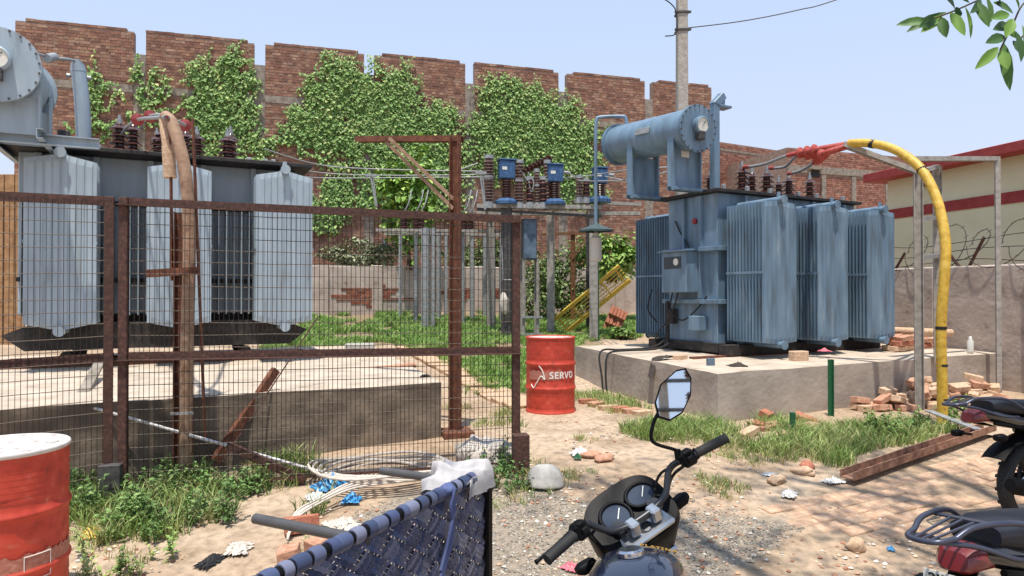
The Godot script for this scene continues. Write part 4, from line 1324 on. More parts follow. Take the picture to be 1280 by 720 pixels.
func make_materials() -> void:
	var W1 := Color.WHITE
	plain("black", c255(22, 22, 24), 0.7); plain("chrome", c255(200, 200, 205), 0.18, 1.0)
	plain("dial", c255(222, 218, 205), 0.4); plain("red_paint", c255(150, 40, 36), 0.5)
	plain("dark_glass", c255(24, 26, 30), 0.12); plain("rubber", c255(34, 33, 33), 0.75)
	plain("alloy", c255(190, 192, 195), 0.35, 0.9); plain("alloy_dark", c255(70, 70, 72), 0.5, 0.6)
	plain("alloy_black", c255(40, 40, 42), 0.4, 0.5); plain("black_satin", c255(17, 17, 19), 0.5)
	mats["black_satin"].metallic_specular = 0.25
	plain("seat_vinyl", c255(30, 32, 42), 0.5); plain("rail_grey", c255(74, 77, 92), 0.35, 0.5)
	plain("bar_grey", c255(60, 60, 62), 0.35, 0.6); plain("plate", c255(205, 203, 196), 0.5)
	plain("amber", c255(170, 84, 26), 0.25); plain("lens", c255(190, 195, 200), 0.1)
	plain("gauge_glass", c255(66, 74, 88), 0.9); plain("cream_plastic", c255(200, 190, 175), 0.5)
	mats["gauge_glass"].metallic_specular = 0.1
	var rl := plain("red_lens", c255(112, 18, 22), 0.15); rl.clearcoat_enabled = true; rl.clearcoat = 1.0
	plain("mirror", c255(235, 238, 240), 0.02, 1.0)
	plain("gold", c255(196, 152, 70), 0.4, 0.6); plain("white_print", c255(228, 222, 214), 0.5)
	var bp := plain("bike_paint", c255(24, 30, 48), 0.22); bp.clearcoat_enabled = true; bp.clearcoat = 1.0; bp.clearcoat_roughness = 0.06
	var bp2 := plain("bike_paint_black", c255(18, 19, 24), 0.25); bp2.clearcoat_enabled = true; bp2.clearcoat = 1.0; bp2.clearcoat_roughness = 0.08
	mottled("glaze", [[0.0, c255(52, 30, 26)], [0.6, c255(78, 44, 36)], [1.0, c255(110, 92, 84)]], 1.3, 0.25)
	mottled("glaze_grey", [[0.0, c255(84, 62, 56)], [0.6, c255(112, 88, 82)], [1.0, c255(150, 138, 130)]], 1.3, 0.35)
	mottled("galv", [[0.0, c255(128, 130, 130)], [0.5, c255(158, 160, 160)], [1.0, c255(180, 180, 176)]], 1.1, 0.5, 0.1, 0.02, 0.06, 0.35)
	mottled("galv_dull", [[0.0, c255(128, 122, 114)], [0.5, c255(160, 154, 146)], [1.0, c255(182, 176, 168)]], 0.9, 0.7, 0.15, 0.02, 0.06, 0.1)
	mottled("dark_steel", [[0.0, c255(44, 42, 42)], [0.5, c255(72, 70, 70)], [1.0, c255(104, 92, 84)]], 1.2, 0.6, 0.15)
	mottled("steel_black", [[0.0, c255(26, 24, 24)], [0.55, c255(44, 41, 40)], [1.0, c255(78, 66, 58)]], 0.8, 0.75, 0.2)
	var pg := mottled("paint_grey", [[0.0, c255(104, 98, 92)], [0.16, c255(132, 142, 148)], [0.3, c255(150, 164, 173)], [0.7, c255(160, 174, 184)], [1.0, c255(178, 188, 194)]], 0.45, 0.42, 0.08, 0.012, 0.05)
	mottled("paint_dark", [[0.0, c255(52, 58, 64)], [0.5, c255(72, 82, 92)], [1.0, c255(92, 98, 104)]], 0.6, 0.5, 0.12, 0.014)
	var pb := mottled("paint_blue", [[0.0, c255(82, 78, 74)], [0.13, c255(90, 104, 115)], [0.38, c255(100, 124, 144)], [0.7, c255(112, 137, 157)], [1.0, c255(148, 162, 172)]], 0.4, 0.42, 0.08, 0.014, 0.05)
	pg.uv1_scale = Vector3(0.9, 0.12, 0.9); pb.uv1_scale = Vector3(0.9, 0.12, 0.9)
	mottled("paint_blue_dull", [[0.0, c255(58, 66, 74)], [0.4, c255(86, 102, 118)], [0.75, c255(98, 118, 138)], [1.0, c255(116, 130, 142)]], 0.55, 0.5, 0.1, 0.014, 0.05)
	mottled("rust", [[0.0, c255(74, 42, 30)], [0.5, c255(110, 66, 46)], [1.0, c255(142, 96, 70)]], 1.2, 0.85, 0.4)
	mottled("rust_dark", [[0.0, c255(46, 30, 26)], [0.4, c255(72, 46, 38)], [0.75, c255(92, 60, 50)], [1.0, c255(128, 92, 78)]], 2.4, 0.75, 0.5, 0.02, 0.08)
	mottled("rust_pipe", [[0.0, c255(96, 66, 48)], [0.4, c255(150, 118, 94)], [1.0, c255(178, 150, 124)]], 0.9, 0.7, 0.2)
	mottled("rust_pale", [[0.0, c255(104, 70, 54)], [0.5, c255(146, 108, 88)], [1.0, c255(176, 146, 126)]], 1.4, 0.85, 0.3)
	plain("wire_dark", c255(56, 46, 40), 0.6, 0.3); plain("wire_pale", c255(98, 87, 76), 0.5, 0.4)
	mottled("mortar", [[0.0, c255(122, 100, 88)], [0.5, c255(146, 122, 108)], [1.0, c255(168, 148, 132)]], 0.5, 0.95, 0.3)
	var bv := mottled("brick_vc", [[0.0, c255(170, 170, 170)], [0.5, c255(228, 226, 222)], [1.0, c255(255, 250, 240)]], 0.35, 0.92, 0.4, 0.02, 0.06, 0.0, true)
	bv.albedo_color = W1
	mottled("concrete_old", [[0.0, c255(104, 94, 84)], [0.5, c255(136, 126, 114)], [1.0, c255(164, 154, 142)]], 0.5, 0.92, 0.3)
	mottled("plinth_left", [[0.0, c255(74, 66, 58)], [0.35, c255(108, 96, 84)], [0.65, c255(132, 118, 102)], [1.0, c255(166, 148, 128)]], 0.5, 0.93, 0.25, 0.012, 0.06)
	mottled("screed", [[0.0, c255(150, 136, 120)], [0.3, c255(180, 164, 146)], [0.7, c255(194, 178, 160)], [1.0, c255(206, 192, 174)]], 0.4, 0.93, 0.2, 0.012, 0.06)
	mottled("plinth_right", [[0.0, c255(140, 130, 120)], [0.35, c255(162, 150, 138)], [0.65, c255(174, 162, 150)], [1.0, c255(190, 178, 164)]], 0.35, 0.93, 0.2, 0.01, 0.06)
	mottled("boundary", [[0.0, c255(116, 102, 92)], [0.2, c255(170, 154, 142)], [0.7, c255(190, 174, 162)], [1.0, c255(204, 190, 178)]], 0.35, 0.93, 0.2, 0.012, 0.06)
	mottled("cream_wall", [[0.0, c255(204, 194, 156)], [0.5, c255(216, 208, 174)], [1.0, c255(222, 216, 186)]], 0.15, 0.9, 0.1, 0.01)
	mottled("red_band", [[0.0, c255(132, 44, 44)], [0.5, c255(150, 56, 54)], [1.0, c255(164, 74, 68)]], 0.4, 0.8)
	mottled("drum_red", [[0.0, c255(120, 60, 42)], [0.18, c255(170, 54, 38)], [0.4, c255(190, 62, 44)], [0.75, c255(200, 74, 54)], [1.0, c255(208, 126, 106)]], 1.6, 0.55, 0.12, 0.012, 0.03)
	mottled("drum_lid", [[0.0, c255(140, 110, 100)], [0.35, c255(196, 190, 184)], [1.0, c255(222, 218, 212)]], 1.4, 0.45, 0.1)
	mottled("drum_scuff", [[0.0, c255(150, 92, 76)], [0.5, c255(176, 110, 92)], [1.0, c255(196, 150, 134)]], 3.0, 0.6)
	mottled("yellow_pipe", [[0.0, c255(132, 100, 44)], [0.25, c255(184, 144, 46)], [0.6, c255(206, 168, 60)], [1.0, c255(218, 192, 112)]], 1.1, 0.5, 0.1)
	mottled("yellow_paint", [[0.0, c255(176, 140, 44)], [0.5, c255(214, 178, 66)], [1.0, c255(220, 194, 110)]], 1.4, 0.65)
	plain("green_paint", c255(34, 92, 58), 0.55); mottled("hood_green", [[0.0, c255(48, 66, 66)], [1.0, c255(74, 92, 90)]], 1.0, 0.6)
	mottled("ct_blue", [[0.0, c255(40, 66, 100)], [0.5, c255(52, 86, 128)], [1.0, c255(84, 116, 148)]], 1.2, 0.45)
	mottled("brick_a", [[0.0, c255(150, 104, 82)], [0.5, c255(184, 138, 112)], [1.0, c255(206, 170, 144)]], 2.2, 0.93, 0.5)
	mottled("brick_b", [[0.0, c255(160, 130, 104)], [0.5, c255(196, 164, 134)], [1.0, c255(216, 192, 166)]], 2.2, 0.93, 0.5)
	mottled("brick_c", [[0.0, c255(140, 82, 62)], [0.5, c255(172, 106, 82)], [1.0, c255(196, 144, 120)]], 2.2, 0.93, 0.5)
	mottled("paver", [[0.0, c255(160, 126, 102)], [0.5, c255(192, 158, 130)], [1.0, c255(212, 184, 156)]], 1.2, 0.95, 0.5)
	var gm := mottled("ground", [[0.0, c255(178, 172, 166)], [0.4, c255(226, 222, 216)], [0.7, c255(244, 240, 234)], [1.0, c255(255, 252, 246)]], 0.9, 0.97, 0.9, 0.03, 0.09, 0.0, true)
	gm.uv1_scale = Vector3.ONE * 0.7
	mottled("stone_grey", [[0.0, c255(150, 146, 140)], [1.0, c255(190, 186, 178)]], 1.8, 0.9, 0.4)
	var lv := plain("leaf_vc", W1, 0.55, 0.0, true); lv.backlight_enabled = true; lv.backlight = Color(0.22, 0.28, 0.08)
	var gv := plain("grass_vc", W1, 0.7, 0.0, true); gv.backlight_enabled = true; gv.backlight = Color(0.2, 0.24, 0.08)
	plain("stone_vc", W1, 0.92, 0.0, true)
	mottled("bark", [[0.0, c255(72, 56, 42)], [1.0, c255(118, 100, 80)]], 1.5, 0.95, 0.6)
	mottled("pole_concrete", [[0.0, c255(150, 142, 132)], [1.0, c255(184, 178, 168)]], 0.6, 0.9, 0.3)
	mottled("pvc_grey", [[0.0, c255(60, 60, 62)], [1.0, c255(90, 88, 88)]], 1.2, 0.5)
	plain("pvc_white", c255(206, 202, 198), 0.4); plain("bottle", c255(205, 205, 200), 0.2)
	mottled("cloth_white", [[0.0, c255(160, 156, 156)], [1.0, c255(200, 196, 196)]], 2.0, 0.95, 0.2)
	plain("plastic_blue", c255(60, 140, 196), 0.35); plain("plastic_white", c255(216, 214, 210), 0.4)
	plain("plastic_pink", c255(206, 110, 120), 0.4); plain("plastic_yellow", c255(216, 178, 84), 0.5)
	mottled("rag", [[0.0, c255(44, 38, 36)], [1.0, c255(86, 76, 70)]], 3.0, 0.95)
	mottled("sack", [[0.0, c255(176, 164, 152)], [1.0, c255(224, 214, 202)]], 3.0, 0.9, 0.3)
	var sv := plain("strap_vc", W1, 0.5, 0.0, true)
	sv.rim_enabled = true; sv.rim = 0.3
	plain("rope_blue", c255(84, 96, 140), 0.8)
	mottled("red_cable", [[0.0, c255(132, 48, 42)], [0.5, c255(166, 62, 54)], [1.0, c255(184, 104, 92)]], 2.0, 0.65); mottled("red_shed", [[0.0, c255(130, 40, 46)], [1.0, c255(172, 84, 84)]], 2.0, 0.6)
	plain("silver_cable", c255(150, 150, 150), 0.5, 0.2)
	mottled("timber_rust", [[0.0, c255(92, 62, 40)], [1.0, c255(140, 98, 66)]], 1.0, 0.9, 0.4)
	mottled("timber_door", [[0.0, c255(134, 98, 66)], [1.0, c255(178, 140, 100)]], 0.6, 0.9, 0.3)

func plain_struct(b, called: String, m: Material, label: String, cat: String) -> MeshInstance3D:
	var o := part(b, called, m); tag(o, label, cat, "", "structure"); return o

func _ready() -> void:
	rng.seed = 4
	noise.seed = 11; noise.frequency = 0.03; noise.fractal_octaves = 3
	fine.seed = 23; fine.frequency = 0.03; fine.fractal_octaves = 3
	# camera
	var cam := Camera3D.new(); cam.name = "camera"
	cam.fov = rad_to_deg(2.0 * atan(360.0 / F)); cam.near = 0.05; cam.far = 3000.0
	cam.position = Vector3(0, EYE, 0); cam.rotation.x = atan((HORIZON - 360.0) / F)
	add_child(cam); cam.current = true
	# sky and light
	var we := WorldEnvironment.new(); we.name = "world_environment"
	var env := Environment.new()
	env.background_mode = Environment.BG_SKY
	var sm := ProceduralSkyMaterial.new()
	sm.sky_top_color = c255(170, 195, 232); sm.sky_horizon_color = c255(211, 218, 231); sm.sky_curve = 0.22
	sm.ground_bottom_color = c255(170, 150, 125); sm.ground_horizon_color = c255(205, 205, 205)
	sm.sun_angle_max = 1.0
	sm.energy_multiplier = 1.0
	var sky := Sky.new(); sky.sky_material = sm
	env.sky = sky
	env.tonemap_mode = Environment.TONE_MAPPER_LINEAR
	env.tonemap_exposure = 1.25
	env.sdfgi_enabled = true; env.ssao_enabled = true; env.ssil_enabled = true
	we.environment = env
	add_child(we)
	var sun := DirectionalLight3D.new(); sun.name = "sun"
	sun.light_energy = 1.45; sun.light_angular_distance = 1.0; sun.light_color = Color(1.0, 0.975, 0.93)
	sun.shadow_enabled = true
	add_child(sun)
	sun.look_at_from_position(Vector3(-0.3, 10, 2.6), Vector3.ZERO, Vector3.RIGHT)
	make_materials()
	ground_sheet()
	factory_wall()
	print("wall ", Time.get_ticks_msec())
	background()
	plinths()
	left_transformer()
	right_transformer()
	print("transformers ", Time.get_ticks_msec())
	switchyard()
	print("yard ", Time.get_ticks_msec())
	gates_and_posts()
	bikes()
	cot()
	loose()
	greens()
	tree()
	print("done ", Time.get_ticks_msec())

func background() -> void:
	# creepers
	creeper("thin leafy creeper beside the grey vent pipe on the wall", [[118, 95, 16, 30], [125, 140, 18, 44], [105, 160, 20, 16], [140, 122, 20, 10]], 1500, 1)
	creeper("straggling creeper around the first concrete column of the wall", [[188, 112, 18, 40], [205, 125, 30, 16], [172, 100, 8, 24], [165, 150, 14, 18], [210, 150, 14, 16]], 1500, 2)
	creeper("leafy creeper hanging above the middle bushings of the grey transformer", [[268, 95, 26, 34], [290, 75, 14, 18], [280, 150, 40, 36], [258, 130, 24, 30], [300, 185, 26, 26], [330, 180, 18, 28], [240, 100, 18, 20], [255, 165, 26, 30], [290, 110, 34, 60]], 10500, 3)
	creeper("largest dense creeper spreading over two bays behind the rusty post", [[425, 100, 46, 36], [482, 106, 40, 36], [450, 130, 74, 54], [540, 170, 40, 50], [372, 158, 22, 26], [410, 262, 26, 30], [440, 170, 62, 42], [500, 165, 40, 44], [395, 140, 26, 30], [545, 150, 22, 26], [470, 230, 60, 30], [385, 170, 18, 30], [560, 200, 26, 34], [420, 245, 18, 32], [400, 275, 20, 12], [540, 235, 44, 38]], 44000, 4)
	creeper("broad dense creeper behind the blue current transformers", [[620, 115, 32, 24], [655, 140, 50, 36], [690, 165, 48, 34], [650, 195, 54, 36], [720, 190, 30, 34], [745, 215, 16, 22], [605, 150, 16, 24], [690, 225, 40, 24], [735, 165, 18, 14], [660, 160, 72, 58], [725, 225, 34, 34], [620, 190, 30, 40]], 32000, 5)
	# low plastered wall in front of it
	var o := thing("boundary_wall", "low cracked plaster wall with bare brick patches below the creepers", "wall")
	var a := P(300, 360, 16.2); var c := P(800, 360, 18.6)
	a.y = 0; c.y = 0
	var b := B.new()
	b.bar(a + Vector3.UP * 1.58, c + Vector3.UP * 1.58, 0.22, 1.55, Vector3.UP, 0.02)
	part(b, "plaster", mats["boundary"], o)
	var dir := (c - a).normalized(); var nrm := Vector3(-dir.z, 0, dir.x)
	if nrm.z < 0: nrm = -nrm
	for i in 8:
		b = B.new()
		b.box(a.lerp(c, (i + 0.5) / 8.0) + nrm * 0.05 + Vector3.UP * 1.6, Vector3(0.26, 1.54, 0.24), Basis(dir, Vector3.UP, nrm), 0.02)
		part(b, "pier", mats["boundary"], o)
	var tones := [lin(150, 88, 66), lin(166, 104, 80), lin(136, 76, 58)]
	var r := RandomNumberGenerator.new(); r.seed = 9
	for q in [[457, 370, 22], [592, 366, 20]]:
		for i in range(-4, 5):
			for j in range(-3, 4):
				if Vector2(i / 4.0, j / 3.0).length() + r.randf_range(-0.3, 0.3) > 0.85: continue
				var base := P(q[0], q[1], 17.2)
				var s := (base - a).dot(dir) + (i + (0.5 if j % 2 else 0.0)) * 0.24
				var bk := B.new()
				bk.col = Color(tones[r.randi() % 3]) * r.randf_range(0.8, 1.15)
				bk.box(Vector3(0, 0, 0), Vector3(0.228, 0.07, 0.03), Basis(dir, Vector3.UP, nrm), 0.004)
				var m := part(bk, "brick", mats["brick_vc"], o)
				m.position = a + dir * s + nrm * 0.108 + Vector3.UP * (base.y + j * 0.085)
	# side wall with coiled wire
	var w := thing("side_wall", "stained plaster boundary wall with coiled wire on top", "wall")
	var wd := Vector3(-0.27, 0, -0.963)
	var w0 := W(7.15, 9.5, 0)
	var wnr := Vector3(-0.963, 0, 0.27)
	b = B.new()
	b.bar(w0 - wd * 5.0 + Vector3.UP * 0.95, w0 + wd * 14.0 + Vector3.UP * 1.05, 0.24, 2.2, Vector3.UP, 0.02)
	part(b, "plaster", mats["boundary"], w)
	for i in 9:
		b = B.new()
		b.box(w0 + wd * (-3.8 + 1.75 * i) + wnr * 0.03 + Vector3.UP * 1.0, Vector3(0.3, 2.14 + 0.01 * i, 0.28), Basis(wd, Vector3.UP, wnr), 0.02)
		part(b, "pier", mats["boundary"], w)
	var cw := thing("coiled_wire", "coils of rusty barbed wire along the side wall", "barbed wire")
	for i in 14:
		b = B.new()
		var pts := PackedVector3Array()
		var rc := 0.32 + 0.1 * sin(i * 2.3)
		for k in 25:
			var an := TAU * k / 24.0 * 1.0
			pts.append(w0 + wd * (-2.6 + 0.62 * i + 0.55 * k / 24.0 + 0.1 * sin(i * 5.1)) + wd * cos(an) * rc * 0.8 + wnr * cos(an + 1.1) * 0.16 + Vector3.UP * (2.36 + sin(an) * rc + 0.04 * sin(i * 1.7)))
		b.tube(pts, 0.006, 5, false)
		for k in 12:
			var p := pts[k * 2]
			b.tube(PackedVector3Array([p + Vector3(0.03, 0.025, 0.0), p - Vector3(0.03, 0.02, 0.02)]), 0.004, 3, false)
		part(b, "wire_coil", mats["wire_dark"], cw)
	for i in 3:
		b = B.new()
		var pts := []
		for k in 12: pts.append(w0 + wd * (-3.0 + 0.95 * k) + Vector3.UP * (2.14 + 0.16 * i + 0.05 * sin(k * 1.9 + i)) + wnr * 0.03 * i)
		b.tube(spline(pts, 4), 0.006, 5, false)
		part(b, "strand", mats["wire_dark"], cw)
	for q in [[0.9, 0.32, 0.55], [0.9, -0.35, 0.45], [2.3, 0.3, 0.4]]:
		b = B.new()
		var p: Vector3 = w0 + wd * q[0] + Vector3.UP * 1.95
		b.angle(p, p + wd * -q[1] + Vector3.UP * q[2], 0.05, 0.006, wnr)
		part(b, "bracket", mats["rust_dark"], cw)
	# cream building beyond
	var h := thing("cream_building", "cream painted building with dark red bands beyond the side wall", "building")
	var f0 := W(9.3, 9.5, 0)
	var e1 := f0 + wd * 5.05; var e0 := f0 - wd * 9.0
	b = B.new()
	var mid := (e0 + e1) * 0.5 - wnr * 3.0
	b.box(mid + Vector3.UP * 2.0, Vector3(14.05, 4.1, 6.0), Basis(wd, Vector3.UP, wnr), 0.01)
	part(b, "wall", mats["cream_wall"], h)
	b = B.new()
	b.box(mid + Vector3.UP * 4.13 + wd * 0.12 + wnr * 0.1, Vector3(14.4, 0.17, 6.5), Basis(wd, Vector3.UP, wnr), 0.01)
	part(b, "roof", mats["red_band"], h)
	b = B.new()
	b.bar(e0 + wnr * 0.006 + Vector3.UP * 3.33, e1 + wd * 0.01 + wnr * 0.006 + Vector3.UP * 3.33, 0.03, 0.2, Vector3.UP)
	part(b, "painted_band", mats["red_band"], h)
	b = B.new(); b.box(P(1157, 230, 13.4) + wnr * 0.06, Vector3(0.12, 0.1, 0.1), Basis(wd, Vector3.UP, wnr), 0.01)
	part(b, "vent", mats["dark_steel"], h)
	# brick buildings farther off
	var red := [lin(166, 114, 98), lin(174, 124, 108), lin(156, 106, 90), lin(180, 134, 116)]
	var fb := thing("brick_building", "plain brick building with a thin concrete line behind the conservator", "building")
	var g0 := P(880, 178, 30); var g1 := P(1000, 184, 33)
	var gd := (g1 - g0); var top := 8.55; gd.y = 0
	var gl := gd.length(); gd = gd.normalized()
	var gn := Vector3(-gd.z, 0, gd.x); if gn.z < 0: gn = -gn
	g0.y = 0
	b = B.new(); b.box(g0 + gd * gl * 0.5 - gn * 3.0 + Vector3.UP * 4.2, Vector3(gl, 8.6, 5.98), Basis(gd, Vector3.UP, gn))
	part(b, "wall", mats["mortar"], fb)
	b = B.new(); bricks_into(b, g0, gd, gn, gl, 4.5, 8.1, 61, red); bricks_into(b, g0, gd, gn, gl, 8.22, 8.5, 62, red)
	part(b, "bricks", mats["brick_vc"], fb).set_meta("kind", "stuff")
	b = B.new(); b.bar(g0 + Vector3.UP * 8.16, g0 + gd * gl + Vector3.UP * 8.16, 0.05, 0.09)
	part(b, "concrete_band", mats["concrete_old"], fb)
	var fc := thing("brick_building", "brick building in a concrete frame with a small dark window", "building")
	g0 = P(985, 190, 27); g1 = P(1205, 198, 30)
	gd = (g1 - g0); gd.y = 0; gl = gd.length(); gd = gd.normalized()
	gn = Vector3(-gd.z, 0, gd.x); if gn.z < 0: gn = -gn
	g0.y = 0
	b = B.new(); b.box(g0 + gd * gl * 0.5 - gn * 3.0 + Vector3.UP * 3.75, Vector3(gl, 7.5, 5.98), Basis(gd, Vector3.UP, gn))
	part(b, "wall", mats["mortar"], fc)
	b = B.new(); bricks_into(b, g0, gd, gn, gl, 3.5, 6.5, 71, red); bricks_into(b, g0, gd, gn, gl, 6.82, 7.5, 72, red)
	part(b, "bricks", mats["brick_vc"], fc).set_meta("kind", "stuff")
	b = B.new(); b.bar(g0 + Vector3.UP * 6.67, g0 + gd * gl + Vector3.UP * 6.67, 0.1, 0.28)
	part(b, "concrete_beam", mats["concrete_old"], fc)
	for s in [1.75, 3.3, 5.1]:
		b = B.new(); b.box(g0 + gd * s + Vector3.UP * 4.6 + gn * 0.01, Vector3(0.22, 3.8, 0.1), Basis(gd, Vector3.UP, gn))
		part(b, "column", mats["concrete_old"], fc)
	b = B.new(); b.box(P(1019, 217, 27.4), Vector3(0.42, 0.28, 0.1), Basis(gd, Vector3.UP, gn))
	part(b, "window", mats["black"], fc)
	b = B.new(); b.box(P(1019, 211, 27.3), Vector3(0.7, 0.06, 0.3), Basis(gd, Vector3.UP, gn))
	part(b, "window_shade", mats["concrete_old"], fc)
	# electric pole
	var ep := thing("electric_pole", "tall pale concrete electric pole behind the blue transformer", "pole")
	var p0 := P(853, 400, 14.2); p0.y = gy(p0.x, p0.z) - 0.1
	b = B.new(); b.tube(PackedVector3Array([p0, p0 + Vector3.UP * 9.6]), [0.15, 0.095], 4)
	b = B.new()
	b.loft([[p0, Vector3.RIGHT, Vector3.BACK, 0.13, 0.15, 8.0], [p0 + Vector3.UP * 9.6, Vector3.RIGHT, Vector3.BACK, 0.095, 0.1, 8.0]], 16)
	part(b, "shaft", mats["pole_concrete"], ep)
	for y in [16, 38]:
		var q := P(853, y, 14.2)
		b = B.new(); b.box(Vector3(p0.x, q.y, p0.z), Vector3(0.26, 0.05, 0.27), Basis.IDENTITY, 0.008)
		b.box(Vector3(p0.x - 0.14, q.y, p0.z + 0.1), Vector3(0.06, 0.035, 0.05)); b.box(Vector3(p0.x + 0.14, q.y, p0.z + 0.1), Vector3(0.06, 0.035, 0.05))
		part(b, "clamp", mats["dark_steel"], ep)
	b = B.new()
	b.tube(spline([P(824, -6, 14.0), P(838, 2, 14.0), P(846, 14, 14.0), P(846, 40, 14.0), P(832, 44, 14.0)], 6), 0.012, 6, false)
	part(b, "jumper_cable", mats["black"], ep)
	var wr := B.new()
	wr.tube(spline([P(858, 34, 14.2), P(930, 25, 14.6), P(1000, 11, 15.0), P(1060, -6, 15.4), P(1300, -90, 17.0)], 8), 0.012, 5, false)
	one(wr, "overhead_wire", mats["dark_steel"], "thin overhead wire running from the concrete pole into the sky", "wire")

func plinths() -> void:
	var right := [W(2.205, 7.3, 0.80), W(6.93, 9.66, 0.82), W(5.78, 12.9, 0.845), W(0.985, 10.6, 0.845)]
	slab_thing(right, 3, "plinth_right", "grey concrete plinth with a chipped corner under the blue transformer")
	var left := [W(-6.9, 3.43, 0.80), W(-0.683, 6.6, 0.80), W(-2.39, 11.5, 0.80), W(-8.6, 8.4, 0.80)]
	slab_thing(left, 5, "plinth_left", "stained brown concrete plinth under the pale grey transformer")

func slab_thing(tops: Array, seed_: int, m: String, label: String) -> void:
	var t := thing("concrete_plinth", label, "plinth")
	var bs := rough_slab(tops, -0.3, 0.02, seed_)
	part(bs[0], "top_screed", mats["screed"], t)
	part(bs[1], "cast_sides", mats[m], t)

func post_up(o: Node, called: String, base: Vector3, top_y: float, w: float, m: Material, kind := "angle") -> void:
	var b := B.new()
	var a := base - Vector3.UP * 0.06
	var c := Vector3(base.x, top_y, base.z)
	if kind == "angle": b.angle(a, c, w, 0.008, Vector3(0.4, 0, 1))
	elif kind == "channel": b.channel(a, c, w, w * 0.55, 0.008, Vector3(0.3, 0, -1))
	else: b.cyl(a, c, w * 0.5, 10)
	part(b, called, m, o)

